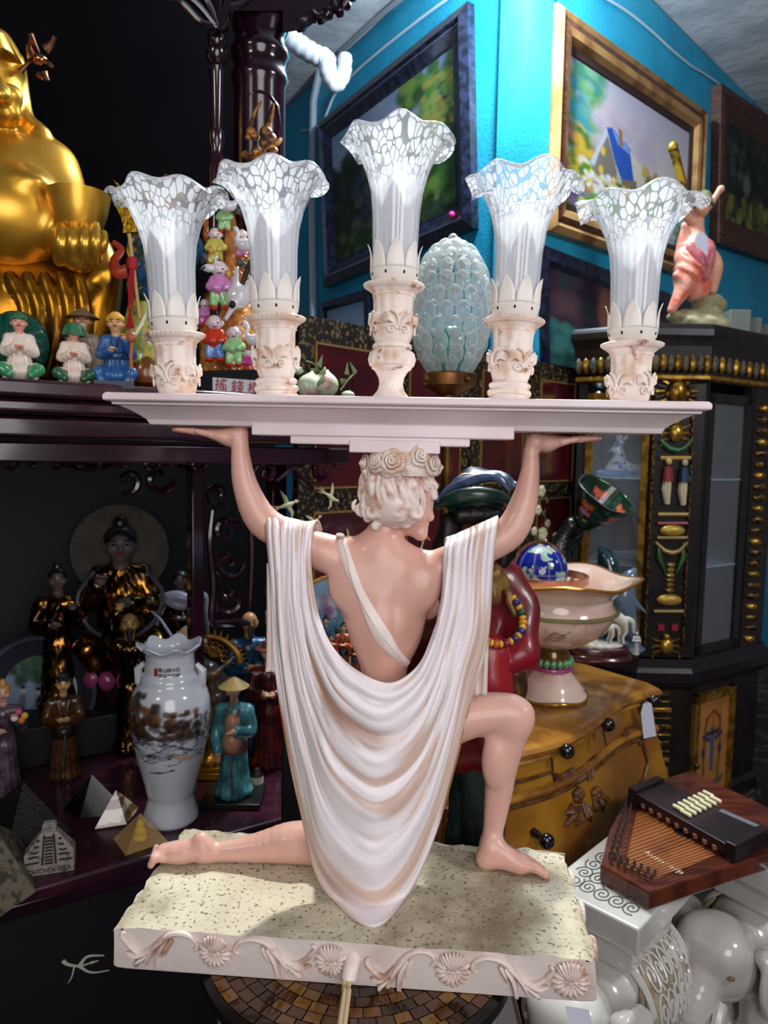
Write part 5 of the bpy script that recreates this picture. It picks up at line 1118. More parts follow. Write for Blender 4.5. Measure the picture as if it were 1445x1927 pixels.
# crackle-glaze vase with painted landscape
vx=place(322,1541); VY=vx[1]; vu=VY/F
VT=thing('painted_vase','tall white crackle-glazed vase with ruffled rim and a painted landscape','vase',(vx[0],vx[1],ZL))
zv=lambda y:(1550-y)*vu*1.02
prof=[(40,0),(50,2),(51,10),(47,24),(42,42),(41,52),(43,56),(46,72),(52,95),(62,135),(71,180),(74,215),(73,240),(66,262),(56,276),(53,280),(54,286),(52,291),(46,296),(43,320),(44,335),(50,343),(60,350)]
cvv=Cv(260,240,'#b9bfc8')
cvv.dabs(120,.28,.50,.28,.46,.022,['#3a2c20','#5a4024','#6a4a22','#2a2018'],.85,1); cvv.dabs(60,.53,.66,.32,.47,.018,['#3a2c1c','#7a5424','#4a3420'],.85); cvv.dabs(60,.64,.80,.36,.48,.014,['#2a2c34','#3a3c44'],.6); cvv.dabs(20,.36,.42,.24,.3,.018,['#4a4030','#33302c'],.8)
cvv.dabs(40,.20,.32,.34,.46,.018,['#33303a','#4a4450'],.7)
cvv.dabs(110,.30,.68,.36,.47,.016,['#241c16','#33261a','#4a341c','#1c1a1c'],.8); cvv.dabs(50,.26,.76,.45,.50,.014,['#2a2c34','#4a4c54','#6a6e78'],.7)
for k in range(60):
    x0=random.uniform(.22,.78); y0=random.uniform(.46,.60); cvv.line([(x0+.09*t-.04,y0+.02*sin(3*t+k)) for t in np.linspace(0,1,5)],.004,'#2e3038',.8)
cvv.dabs(14,.28,.7,.5,.58,.02,['#8a9098','#a0a6ae'],.7); cvv.dabs(6,.55,.66,.56,.6,.02,['#b08a60'],.6,.5); cvv.line([(.44,.66),(.52,.65),(.56,.64)],.006,'#33343c')
cols=[];b=MB(); ns=200; fine=[]
PR_=np.array(prof,float); zz=np.linspace(0,350,170); rr_=np.interp(zz,PR_[:,1],PR_[:,0])
for i in range(3,167): pass
rr2=np.convolve(np.pad(rr_,2,'edge'),np.ones(5)/5,'valid')
vs=[]
for i,z1 in enumerate(zz):
    for k in range(ns):
        a=2*PI*k/ns; r=rr2[i]; w=max(0,(z1-318)/32)**2
        r2=r+w*4*cos(7*a); z3=z1+w*5*cos(7*a)
        vs.append((-r2*vu*sin(a),r2*vu*cos(a),z3*vu))
        cols.append(cvv.at((a/(2*PI)+.5)%1 if False else a/(2*PI),1-z1/350))
fs=[(i*ns+k,i*ns+(k+1)%ns,(i+1)*ns+(k+1)%ns,(i+1)*ns+k) for i in range(169) for k in range(ns)]
MV=mt('crackle_glaze','#c0c6cc',.18,attr=True,coat=.6)
# painted band is centred on the side facing the camera: u=.5
b.add(vs,fs); b.add([(r*vu*.0,0,0.001)],[]); vb=b.build('body',MV,VT,solid=.004,ang=180,cols=cols+[(.5,.5,.5)])
ch=MB()
for s in (-1,1):
    ch=MB(); ch.tube([(s*48*vu,0,262*vu),(s*60*vu,0,275*vu),(s*62*vu,0,300*vu),(s*50*vu,0,312*vu)],[7*vu,9*vu,8*vu,5*vu],8); ch.build('handle',mt('vase_white','#b8beC4'.lower(),.3,coat=.5),VT)
for r_,row in enumerate(('青山綠水白','雲深不知處')):
    for j,c_ in enumerate(row):
        a=(-.10+j*.17); R=47.6*vu; M=Matrix.Translation((R*sin(a),-R*cos(a),(312-r_*11)*vu))@Matrix.Rotation(a,4,'Z')@Matrix.Rotation(PI/2,4,'X')
        text(c_,'lettering',mInk,vb,M,9*vu,.0003,world=False)
b=MB(); a=-.28; b.box((47.4*vu*sin(a),-47.4*vu*cos(a),308*vu),(7*vu,.001,15*vu),Matrix.Rotation(a,3,'Z')); b.build('seal_mark',mt('seal_red','#8a2a2a',.5),vb)
# pyramids
def pyr(name,label,fl,fr_,bk,apex,m,inner=None,group='pyramids on the lower shelf',solid=True,cat='pyramid'):
    a=Vector(onlow(*fl)); b_=Vector(onlow(*fr_)); k=Vector(onlow(*bk)); 
    c=a; d1=b_-c; d2=k-c; 
    q=[c,c+d1,c+d1+d2,c+d2]; m_c=sum(q,Vector())/4; r=ray(*apex); Y=m_c.y; ap=p(apex[0],apex[1],Y); ap.x=(ap.x+m_c.x)/2
    t=thing(name,label,cat,tuple(m_c),group=None); z0=.002
    B=MB(); L0=[x+Vector((0,0,z0)) for x in q]; L1=[x.lerp(m_c,.0)+Vector((0,0,.004)) for x in q]; L2=[ap+(x-m_c)*.02 for x in q]
    B.loft([[x.lerp(m_c,.03)+Vector((0,0,.0005)) for x in q],L0,L2]); B.build('body',m,t,world=True,smooth=False)
    return t,q,m_c,ap
mMarb=mt('banded_marble','#c8c0b4',.2,c2='#7a5a3a',sc=26,lo=.45,hi=.5,coat=.6,st=(.4,.4,2.2),c3='#3a3028',sc3=60)
pyr('stone_pyramid','glossy brown and white banded marble pyramid, behind the resin one with yellow inside',(178,1562),(238,1553),(205,1530),(216,1487),mMarb)
pyr('stone_pyramid','dark translucent glass pyramid, furthest back of the pyramids',(119,1524),(150,1542),(212,1515),(165,1458),mt('dark_glass','#070807',.2,c2='#15140f',sc=30,coat=.5))
pyr('stone_pyramid','largest pyramid, dark brown with a rough glittery surface, behind the temple souvenir',(14,1600),(134,1568),(-40,1540),(45,1472),mt('dark_mica','#0e0b08',.55,c2='#33291a',sc=160,lo=.6,hi=.7,bump=.5,bsc=200))
pyr('stone_pyramid','speckled beige stone pyramid cut by the lower left edge of the photo',(-60,1770),(68,1680),(-70,1640),(-30,1548),mt('speckle_stone','#6a6252',.7,c2='#3a3428',sc=60,lo=.45,hi=.6))
mRes=mt('clear_resin','#d8b070',.08,alpha=.38,coat=.8)
t,q,mc,ap=pyr('resin_pyramid','clear amber resin pyramid with a tiny yellow seated figure inside','x' and (236,1612),(316,1585),(213,1580),(264,1531),mRes)
sobj('yellow_inclusion',mt('bright_yellow','#e0c010',.5),[E(tuple(mc+Vector((0,0,.018))),(.011,.008,.012)),E(tuple(mc+Vector((0,0,.034))),(.007,.006,.008)),E(tuple(mc+Vector((0,0,.006))),(.015,.010,.006))],t,res=.0012,k=.004,world=True)
for s in (-1,1): b=MB(); b.ell(tuple(mc+Vector((s*.018,-.012,.012))),(.0035,)*3,8,6); b.build('red_bead',mt('bead_red','#a03040',.4),t,world=True)
# temple souvenir
sx=place(95,1636); su=sx[1]/F; TS=thing('temple_souvenir','small grey carved stone souvenir of a stepped pyramid temple with lettering','souvenir',sx,rz=math.atan2(-sx[0],sx[1])-.12)
mSt=mt('souvenir_stone','#8d857f',.6,c2='#5a534e',sc=60,lo=.5,hi=.7)
b=MB(); b.loft([[(x*su,y,0) for x,y in ((-45,-.016),(45,-.016),(45,.016),(-45,.016))],[(x*su,y,20*su) for x,y in ((-45,-.016),(45,-.016),(45,.016),(-45,.016))],[(x*su,y,42*su) for x,y in ((-45,-.015),(45,-.015),(45,.015),(-45,.015))],[(x*su,y,80*su) for x,y in ((-16,-.009),(16,-.009),(16,.009),(-16,.009))]]); bo=b.build('body',mSt,TS,smooth=False,bevel=.002)
b=MB(); b.box((0,-.0,87*su),(26*su,.016,15*su)); b.box((0,0,96*su),(22*su,.014,5*su)); b.build('temple_top',mSt,TS,smooth=False,bevel=.002)
b=MB(); 
for k in range(9): z_=24+k*6; b.box((0,-.0165+k*.0007,z_*su),(14*su,.004,3*su))
for s in (-1,1): b.loft([[(s*(10+d)*su,-.0185+e,22*su) for d,e in ((0,0),(4,0),(4,.004),(0,.004))],[(s*(7+d)*su,-.0125+e,78*su) for d,e in ((0,0),(3,0),(3,.004),(0,.004))]])
b.build('staircase',mt('souvenir_dark','#2a2522',.7),TS,smooth=False)
for s in (-1,1):
    b=MB()
    for k in range(5): z_=28+k*10; x0=18; x1=42-k*5.2; b.tube([(s*x0*su,-.0165+k*.0012,z_*su),(s*(x0+x1)/2*su,-.018+k*.0012,(z_+2*sin(k*2))*su),(s*x1*su,-.0165+k*.0012,(z_-1)*su)],2.0*su,6)
    b.build('terraces',mt('souvenir_dark','#2a2522',.7),TS)
text('CHICHEN ITZA','lettering',mt('souvenir_dark','#2a2522',.7),bo,Matrix.Translation((0,-.0163,9*su))@Matrix.Rotation(PI/2,4,'X'),14*su,.0006,world=False,sx=.82)
# painted display plate on a stand
px_=place(62,1418); pu=px_[1]/F; PT=thing('display_plate','large painted plate with ladies and willow tree, standing against the left edge','plate',(px_[0],px_[1]+.03,ZL),rz=math.atan2(-px_[0],px_[1])*0+.12,rx=-.14)
cvp=Cv(120,120,'#7f8ea2'); cvp.grad('#8595a8','#6a7a90',0,1); cvp.dabs(60,.2,.62,.1,.4,.06,['#2c4a34','#3a5a40','#234030'],.8); cvp.poly([(.66,.1),(.9,.3),(.95,.62),(.72,.5)],'#9aa8b8'); cvp.line([(.62,.12),(.72,.5)],.012,'#3a4458')
cvp.poly([(.66,.52),(.86,.56),(.8,.86),(.56,.8)],'#4a2a22'); cvp.poly([(.70,.58),(.76,.6),(.72,.72),(.67,.7)],'#9a9a94')
for x,y in ((.60,.40),(.48,.5),(.32,.48)): cvp.blob(x,y,.03,.035,'#c8a898',.4); cvp.blob(x,y-.03,.035,.03,'#15131a',.4); cvp.blob(x,y+.13,.05,.11,random.choice(['#8a8a34','#3a4a5a','#5a5a6a']),.4); cvp.blob(x+.01,y+.28,.05,.1,'#1c2430',.4)
cvp.dabs(30,.1,.5,.7,.95,.05,['#2a4034','#54607a','#38445a'],.6)
b=MB(); R=112*pu; PRf=[(0,.004),(.55*R,.004),(.62*R,.006),(.80*R,.012),(1.0*R,.020),(1.0*R,.026),(.6*R,.012),(0,.010)]
cols=[];vs=[];ns=72; fs=[]
for i,(r,z_) in enumerate([(R*k/24*.78,.004) for k in range(25)]+[(R*.86,.009),(R*.95,.016),(R,.019),(R*1.0,.023),(R*.9,.020),(R*.6,.010),(0.001,.009)]):
    for k in range(ns):
        a=2*PI*k/ns; vs.append((r*cos(a),-z_ if i<28 else z_*-1+.007,r*sin(a)+R)); t_=r/R
        cols.append(cvp.at(.5+.5*cos(a)*t_/.8,.5-.5*sin(a)*t_/.8) if i<25 else hx('#3c4658' if i<27 else '#20242c'))
n_=32; fs=[(i*ns+k,i*ns+(k+1)%ns,(i+1)*ns+(k+1)%ns,(i+1)*ns+k) for i in range(n_-1) for k in range(ns)]
b.add(vs,fs); b.build('dish',mt('plate_glaze','#888888',.2,attr=True,coat=.5),PT,cols=cols,ang=80); b=MB(); b.box((0,.03,.015),(.10,.09,.012)); b.tube([(-.05,-.03,.02),(-.05,.04,.02),(-.03,.05,.12)],.004,6); b.tube([(.05,-.03,.02),(.05,.04,.02),(.03,.05,.12)],.004,6); b.build('plate_stand',mRoseD,PT)
# standing and seated figures
def fig(px,py,top,name,label,**k):
    x,Y,z_=place(px,py); h=hgt(px,top,py,Y)*1.02; return person(name,label,(x,Y,z_),h,rz=k.pop('rz',0)-math.atan2(x,Y),**k)
fig(122,1462,1270,'official_figurine','dark brown robed official figurine in a black square hat, beside the painted plate',sk='#b08a58',robe='#33200f',robe2='#1a100c',arms='front',hat='official',hatc='#0c0c10',cat='figurine',speck='#4a2a12')
t=fig(10,1492,1285,'lady_figurine','mauve-robed lady figurine holding a posy of flowers, cut by the left edge',sk='#b89080',robe='#5a4a58',arms=('front','hold'),hair='bun',hairc='#a87a3a',speck='#3a2f3c')
for k,(c_) in enumerate(('#c8a030','#b84a7a','#d8c8b0','#c06a2a')):
    b=MB(); a=k*1.7; b.ell((.12+.04*cos(a),-.19,.73+.04*sin(a)),(.03,.025,.03),8,6); b.build('flower',mt('flower_'+c_[1:],c_,.5),t)
b=MB(); b.tube([(.10,-.18,.66),(.12,-.19,.73)],.008,6); b.build('stem',mt('stem_green','#2a4a2c',.5),t)
t=fig(440,1505,1275,'fisherman_figurine','bare-chested old fisherman figurine in pale teal robe and conical straw hat, on black block',sk='#b08468',robe='#4f9298',robe2='#6a4a4a',arms=('down','front'),hat='cone',hatc='#c09a5c',beard='#7a5a48',base='#0c0c0e',belly=True,speck='#2c6068',rz=-.2)
for c in t.children:
    if c.name.startswith('stand'): c.scale=(1.35,1.3,1)
fig(468,1400,1148,'elder_figurine','blue-robed elder figurine with bald head, topknot and long dark beard',sk='#b07f58',robe='#1c4a78',robe2='#14304a',arms='front',beard='#2c2c34',speck='#15303f',rz=.2)
t=fig(505,1440,1205,'red_robed_figurine','red-robed figurine in a brimmed hat, right of the blue-robed elder',sk='#b88a6a',robe='#5a1612',arms='front',hat='brim',hatc='#6a3a24',speck='#2c0c0a')
t=fig(246,1412,1150,'ascetic_figurine','gaunt gilded ascetic figurine with one arm bent over his head, left of the vase',sk='#8a6a34',robe='#6a4a20',arms=('up','down'),beard='#15110c',speck='#1c140c',wide=.8,gloss=.2,metal=1)
b=MB(); b.tube([(.14,-.03,.98),(.20,-.03,.92),(.27,-.03,.80),(.30,-.03,.70)],[.012,.02,.022,.014],8,flat=.5); b.build('white_scarf',mt('scarf_white','#a0a4b8',.4),t)
fig(358,1425,1172,'kneeling_elder_figurine','bald elder figurine with a red bundle, mostly hidden behind the vase rim',sk='#b09070',robe='#3a3030',seated=True,arms='front')
# large gilded goddess with halo and two attendants at the back of the niche
def back(px,py,d): 
    q=pp(px,py,fr(0,d,0),an); return q
def bfig(px,py,top,d,name,label,**k):
    q=back(px,py,d); h=back(px,top,d).z-az; return person(name,label,(q.x,q.y,az+.001),h,rz=-math.atan2(q.x,q.y),**k)
ALT_D=.64; az=back(232,1305,ALT_D).z
alt=thing('altar_step','dark wooden step at the back of the niche under the gilded statues','step',tuple(fr(.25,.66,ZL)),0); b=MB(); cbox(b,-.35,.62,.50,.88,ZL+.001,az); b.build('block',mRoseD,alt,world=True,bevel=.004)
q=back(232,1300,ALT_D); hz=back(232,985,ALT_D).z; PD=thing('lotus_pedestal','dark lotus pedestal with pink petals under the gilded seated goddess','pedestal',(q.x,q.y,az+.001))
ped_h=back(232,1242,ALT_D).z-az
b=MB(); b.lathe([(.10,0),(.105,.01),(.09,.02),(.09,ped_h-.02),(.10,ped_h-.008),(.10,ped_h)],32); b.build('drum',mRose,PD)
for k in range(16):
    a=2*PI*k/16; b=MB(); b.ell((.112*cos(a),.112*sin(a),ped_h-.022),(.016,.022,.026),8,6,Matrix.Rotation(a,3,'Z')); b.build('lotus_petal',mt('lotus_pink','#7a3058',.3,coat=.5),PD)
GD=person('gilded_goddess_statue','gilded seated goddess statue with dark hair bun and round halo, deep in the niche',(q.x,q.y-.01,az+ped_h+.003),hz-az-ped_h,rz=-math.atan2(q.x,q.y),sk='#5a4e4c',robe='#b87f20',seated=True,arms=('hold','front'),hair='bun',metal=1,gloss=.22,cat='statue',speck='#3a240a',wide=1.1)  # goddess and attendant skin colours are darkened to carry the niche's shade
b=MB(); b.lathe([(.0,0),(.30,0),(.34,.01),(.34,.03),(0,.03)],40,at=(0,.16,.78),M=Matrix.Rotation(PI/2,3,'X')); b.build('halo',mt('halo_ochre','#3c3420',.6,c2='#2a2416',sc=8),GD)
b=MB(); b.tube([Vector(v) for v in spl([(-.17,-.14,.68),(-.28,-.16,.5),(-.20,-.22,.3),(0,-.27,.22),(.2,-.22,.3),(.28,-.16,.5),(.17,-.14,.68)],30)],.016,6); b.build('pale_scarf',mt('scarf_grey','#3a3740',.4),GD)
bfig(112,1300,1062,.62,'attendant_statue','gilded female attendant statue with pale face, left of the seated goddess',sk='#554744',robe='#8a5c1a',arms=('front','hold'),hair='bun',metal=1,gloss=.22,cat='statue',speck='#2a1808')
t=bfig(340,1330,1068,.62,'attendant_statue','gilded attendant statue wrapped in a pale scarf, right of the seated goddess',sk='#4c403e',robe='#7a5218',arms='front',hair='cap',metal=1,gloss=.22,cat='statue',speck='#2a1808')
sobj('pale_scarf',mt('scarf_lilac','#8a8a9c',.35,coat=.3),CH([(-.18,-.06,.55),(-.17,-.07,.72),(-.04,-.10,.78),(.1,-.11,.74),(.18,-.05,.76),(.2,-.06,.6),(.22,-.05,.4)],[.02,.04,.05,.045,.04,.025,.012])+CH([(-.14,-.08,.76),(.02,-.12,.70),(.16,-.09,.80)],[.03,.035,.03]),t,res=.011,k=.02)
# golden comb-like carving over a silver horse
q=place(405,1440); zb=ZL; qy=q[1]; gq=qy/F; TK=thing('golden_arch_carving','golden curved tusk carving edged with spikes over filigree, right of the vase','carving',q)
b=MB(); arc=[p(x,y,qy) for x,y in ((362,1206),(385,1198),(410,1200),(432,1212),(447,1230),(452,1246))]; A_=[Vector(v) for v in spl([tuple(v) for v in arc],24)]; b.tube(A_,[gq*(3+5*i/24) for i in range(24)],10); b.build('tusk',mt('ochre_gold','#8a6420',.3,m=.5),TK,world=True)
b=MB()
for i in range(2,24,2): c=A_[i]; d=(c-p(400,1260,qy)).normalized(); b.tube([c,c+d*15*gq],[3*gq,.5*gq],6)
b.build('spikes',mt('ochre_gold','#8a6420',.3,m=.5),TK,world=True)
b=MB()
for k in range(7): a=2.6-k*.45; c=p(398,1236,qy); e=c+Vector((cos(a),0,sin(a)))*24*gq; b.tube([c,c.lerp(e,.6)+Vector((.003,0,.004)),e],1.6*gq,5); b.tube([e+Vector((cos(t_),0,sin(t_)))*6*gq for t_ in np.linspace(0,5.5,9)],1.2*gq,5)
b.tube([p(398,1260,qy),p(380,1300,qy),p(384,1420,qy)],5*gq,8); b.build('filigree',mt('ochre_gold','#8a6420',.3,m=.5),TK,world=True)
b=MB(); b.lathe([(.05,0),(.055,.01),(.03,.02),(.012,.04),(.010,.2)],24,at=(q[0]-.01,qy,ZL)); b.build('stand',mt('ochre_gold','#8a6420',.3,m=.5),TK,world=True)
sobj('silver_horse',mt('dull_silver','#7a7c80',.35,m=.6,c2='#7a5a30',sc=30),[C(p(372,1276,qy-.02),p(402,1268,qy-.02),10*gq,12*gq),C(p(402,1268,qy-.02),p(428,1248,qy-.02),6*gq,3.5*gq),C(p(428,1248,qy-.02),p(440,1236,qy-.02),3.5*gq,2*gq),C(p(376,1280,qy-.02),p(384,1330,qy-.02),6*gq,4*gq),C(p(398,1280,qy-.02),p(402,1318,qy-.02),6*gq,4*gq),C(p(402,1318,qy-.02),p(390,1345,qy-.02),4*gq,3*gq),C(p(372,1276,qy-.02),p(366,1250,qy-.02),6*gq,5*gq),E(p(362,1246,qy-.02),(9*gq,5*gq,5*gq))],TK,res=.003,k=.01,world=True)
# gilded lotus base
q=place(392,1468); t=thing('gilded_lotus_base','stepped gilded lotus base standing behind the vase and the fisherman','pedestal',(q[0],q[1]+.03,ZL)); gl=q[1]/F
b=MB(); b.box((0,0,8*gl),(90*gl,60*gl,15*gl)); b.box((0,0,21*gl),(80*gl,54*gl,10*gl)); b.build('plinth',mGold,t,bevel=.002)
for k in range(12): a=2*PI*k/12; b=MB(); b.ell((34*gl*cos(a),24*gl*sin(a),36*gl),(10*gl,9*gl,12*gl),8,6); b.build('lotus_petal',mGold,t)
b=MB(); b.lathe([(30*gl,26*gl),(26*gl,50*gl),(16*gl,60*gl),(20*gl,85*gl),(0,95*gl)],20); b.build('core',mGoldD,t)
# small jar and fruit
q=place(483,1483); gj=q[1]/F; t=thing('small_bottle','tiny black bottle with a cream label lying by the fisherman figurine','bottle',q); b=MB(); b.lathe([(0,0),(12*gj,0),(13*gj,4*gj),(13*gj,26*gj),(8*gj,32*gj),(5*gj,40*gj),(0,41*gj)],20); b.build('body',mInk,t); b=MB(); b.lathe([(13.2*gj,12*gj),(13.2*gj,26*gj)],20,cap=False); b.build('label',mt('cream_label','#c8c4a8',.5),t)
q=place(486,1452,0); b=MB(); b.ell((q[0]+.0,q[1]+.02,ZL+17*gj),(16*gj,16*gj,17*gj),16,10); tag(b.build('wooden_ball',mt('amber_ball','#b07a24',.3,c2='#6a4010',sc=20,coat=.5)),'small amber-brown ball behind the tiny black bottle','ball')
# crowd of immortals and arched painted plate seen through the drape's opening
CY=1.30
t=thing('painted_fan_plate','gold-rimmed painted plate with a blue lake scene, standing behind the figurine crowd','plate',tuple(p(625,1400,CY+.07))); t.location.z=ZL
cvp=Cv(80,80,'#6f9cc0'); cvp.grad('#88b4d4','#5a8aa8',0,.6).grad('#4a6a58','#2a4a3a',.6,1); cvp.dabs(30,0,1,.25,.5,.07,['#7a5a8a','#a87aa0','#4a6a58','#c8d4dc'],.7); cvp.dabs(30,.0,1,.6,1,.06,['#8a6a30','#3a6a4a','#c8a850'],.7)
c=p(630,1165,CY+.05); Rr=82*CY/F; b=MB(); vs=[];cols=[];ns=56;nr=20
for i in range(nr):
    for k in range(ns): a=2*PI*k/ns; r=Rr*(i+.02)/(nr-1); vs.append((c.x+r*cos(a),c.y-.01*(i/nr)**2,c.z+r*1.1*sin(a))); cols.append(cvp.at(.5+.5*r/Rr*cos(a),.5-.5*r/Rr*sin(a)) if i<nr-2 else hx('#a8763a'))
b.add(vs,[(i*ns+k,i*ns+(k+1)%ns,(i+1)*ns+(k+1)%ns,(i+1)*ns+k) for i in range(nr-1) for k in range(ns)]); b.build('dish',mt('plate_glaze','#888888',.2,attr=True,coat=.5),t,world=True,solid=.006,cols=cols)
b=MB(); b.tube([(c.x,c.y+.05,ZL),(c.x,c.y+.02,c.z-.05)],.006,8); b.box((c.x,c.y+.05,ZL+.006),(.1,.08,.012)); b.build('plate_stand',mRoseD,t,world=True)
q=p(640,1265,CY); rise=thing('tiered_stand','dark wooden stand carrying the crowd of robed figurines, seen through the drape opening','stand',(q.x,CY,ZL)); b=MB(); b.box((0,0,(q.z-ZL)/2),(.20,.12,q.z-ZL)); b.build('block',mRoseD,rise,bevel=.004)
gr='robed figurines crowded on the tiered stand'
for px_,bt,tp,ro,lb,dy,ht,hr_ in ((600,1262,1172,'#1c2230','black-robed one, leftmost in the crowd of little figurines',-.02,'official','#101014'),(622,1262,1178,'#8a2c1c','red-robed one, second from the left in the crowd of little figurines',-.035,None,'#101010'),(645,1262,1160,'#b0582a','orange-robed one in the middle of the crowd of little figurines',-.02,None,'#101010'),(668,1262,1185,'#7a3a24','brown-robed one, right end of the crowd of little figurines',-.03,None,'#101010'),(612,1255,1150,'#3a5a7a','blue-robed one, behind the red-robed one in the crowd of little figurines',.02,None,'#101010'),(655,1255,1168,'#c8b490','cream-robed one at the back of the crowd of little figurines',.03,None,'#141414')):
    c=p(px_,1262,CY+dy); person('crowd_figurine',lb,(c.x,CY+dy,q.z+.001),(bt-tp)*CY/F,sk='#c09878',robe=ro,robe2='#2a3a5a',arms='front',hair=None if ht else 'bun',hat=ht,group=gr)
# ================================================================ mosaic table under the lamp
TZ=ZT-.047; tc=Vector((-.02,.80,0)); TB=thing('mosaic_table','round brown and gold mosaic-topped table on a pale pedestal, under the kneeling lamp','table',(tc.x,tc.y,0))
b=MB(); b.lathe([(.10,0),(.11,.02),(.13,.1),(.155,.3),(.165,TZ-.03),(.165,TZ-.024)],40); b.build('pedestal',mt('pale_pedestal','#9a90b0',.5),TB)
b=MB(); b.lathe([(.17,TZ-.026),(.183,TZ-.02),(.184,TZ-.006),(.178,TZ-.0022),(0,TZ-.0022)],64); top=b.build('table_top',mt('table_edge','#15100c',.3),TB)
vs=[];fs=[];cols=[]; pal=[hx(c) for c in ('#4a2c12','#3a2010','#6a4418','#54300f','#2c180c','#7a5420')]
for r_ in range(13):
    r0=.176-.0135*r_; n_=max(6,int(2*PI*r0/.019))
    for k in range(n_):
        a0=2*PI*(k+.5*(r_%2)+.04)/n_; a1=2*PI*(k+.5*(r_%2)+.96)/n_; c=pal[random.randrange(6)]; z_=TZ-.0005-random.random()*.0003
        for a_,rr_ in ((a0,r0),(a1,r0),(a1,r0-.0125),(a0,r0-.0125)): vs.append((rr_*cos(a_),rr_*sin(a_),z_)); cols.append(c)
        fs.append((len(vs)-4,len(vs)-3,len(vs)-2,len(vs)-1))
b=MB(); b.add(vs,fs); b.build('mosaic_tiles',mt('mosaic','#888888',.12,attr=True,m=.25,coat=.6),top,smooth=False,cols=cols)
# ================================================================ Egyptian revival corner cabinet
mEb=mt('ebonised_wood','#14100f',.35,c2='#1e1815',sc=20,coat=.3); mEg=mt('relief_gilt','#7a5c28',.35,m=.6,c2='#2a1c10',sc=70,lo=.4,hi=.6); mGl=mt('bright_gilt','#c0943c',.3,m=.75,c2='#8a6424',sc=30)
Z3=p(1285,608,2.34).z
cv_=[(1075,622,2.50),(1228,609,2.34),(1345,607,2.34),(1500,640,2.62)]
bp=[p(x,y,Y) for x,y,Y in cv_]; bp=[Vector((q.x,q.y,0)) for q in bp]
bk=[bp[3]+Vector((.05,.38,0)),bp[0]+Vector((.18,.30,0))]; foot=bp+bk; cen=sum(foot,Vector())/6
def ring(sc_,z): return [Vector((cen.x+(q.x-cen.x)*sc_,cen.y+(q.y-cen.y)*sc_,z)) for q in foot]
EC=thing('curio_cabinet','tall ebonised corner curio cabinet with gilded Egyptian reliefs and glass doors','cabinet',(cen.x,cen.y,0))
zz_=lambda y:p(1285,y,2.34).z
b=MB(); b.loft([ring(s_,z_) for s_,z_ in ((.90,zz_(716)),(.93,zz_(712)),(.90,zz_(700)),(.955,zz_(675)),(.965,zz_(650)),(.98,zz_(640)),(1.0,zz_(630)),(1.0,zz_(618)),(.985,zz_(612)),(.97,Z3))]); CORN=b.build('cornice',mEb,EC,world=True,smooth=False)
# gilded cavetto beads on the cornice
def side(k,sc_): r_=ring(sc_,0); return r_[k],r_[k+1]
nb=0
for k in (0,1,2):
    a_,c_=side(k,.955); n_=(10,8,12)[k]
    for i in range(n_):
        q=a_.lerp(c_,(i+.5)/n_); b=MB(); b.ell((q.x,q.y,zz_(682)),(.013,.013,.028),8,6); b.build('cornice_bead',mGl if i%2 else mt('blue_grey_enamel','#2a3a48',.4,c2='#6a5a30',sc=90),CORN,world=True)
    a_,c_=side(k,.94); b=MB(); b.tube([(a_.x,a_.y,zz_(709)),(c_.x,c_.y,zz_(709))],.010,6); b.build('gilt_moulding',mGl,CORN,world=True)
SB_=.86; zb0=zz_(1246)
# body: posts, back, floor, shelves, glazing
R_=ring(SB_,0); 
b=MB(); a_,c_=R_[1],R_[2]; wdt=(c_-a_); nrm=Vector((wdt.y,-wdt.x,0)).normalized(); 
def slabq(b,a_,c_,z0,z1,t,out=0):
    d=(c_-a_).normalized(); n=Vector((d.y,-d.x,0)); n=n if n.dot(Vector((0,-1,0)))>0 else -n
    q=[a_+n*out,c_+n*out,c_-n*(t-out),a_-n*(t-out)]; b.loft([[Vector((v.x,v.y,z0)) for v in q],[Vector((v.x,v.y,z1)) for v in q]]); return n
slabq(b,a_,c_,zb0,zz_(714),.03); PIL=b.build('front_pilaster',mEb,EC,world=True,smooth=False)
b=MB(); slabq(b,R_[3],R_[4],zb0,zz_(714),.02); slabq(b,R_[4],R_[5],zb0,zz_(714),.02); slabq(b,R_[5],R_[0],zb0,zz_(714),.02); b.build('back_panel',mt('cabinet_mirror','#0c0c0c',.6,c2='#201e1b',sc=6),EC,world=True,smooth=False)
def door(k,t0,t1,zb,zt,fw,name,glass=True,mF=mGl,mirror=False):
    a_=R_[k].lerp(R_[k+1],t0); c_=R_[k].lerp(R_[k+1],t1); d=(c_-a_).normalized(); L=(c_-a_).length
    D=MB()
    slabq(D,a_,a_+d*fw,zb,zt,.02,.003); slabq(D,c_-d*fw,c_,zb,zt,.02,.003); slabq(D,a_,c_,zb,zb+fw,.02,.003); slabq(D,a_,c_,zt-fw,zt,.02,.003)
    D=D.build(name,mF,EC,world=True,smooth=False)
    if glass: g_=MB(); slabq(g_,a_+d*fw,c_-d*fw,zb+fw,zt-fw,.004,-.008); g_.build('glass_pane',mt('cabinet_glass','#c8d0d8',.03,alpha=.10,coat=1),D,world=True,smooth=False)
    return D
b=MB(); slabq(b,R_[0],R_[0].lerp(R_[1],.05),zb0,zz_(714),.03); slabq(b,R_[2].lerp(R_[3],.62),R_[2].lerp(R_[3],.66),zb0,zz_(714),.03); slabq(b,R_[2].lerp(R_[3],.0),R_[2].lerp(R_[3],.05),zb0,zz_(714),.03); slabq(b,R_[2].lerp(R_[3],.9),R_[3],zb0,zz_(714),.03); b.build('corner_post',mEb,EC,world=True,smooth=False)
door(0,.05,.97,zb0,zz_(735),.022,'side_door'); door(2,.05,.62,zb0+.01,zz_(735),.03,'front_door',mF=mEb)
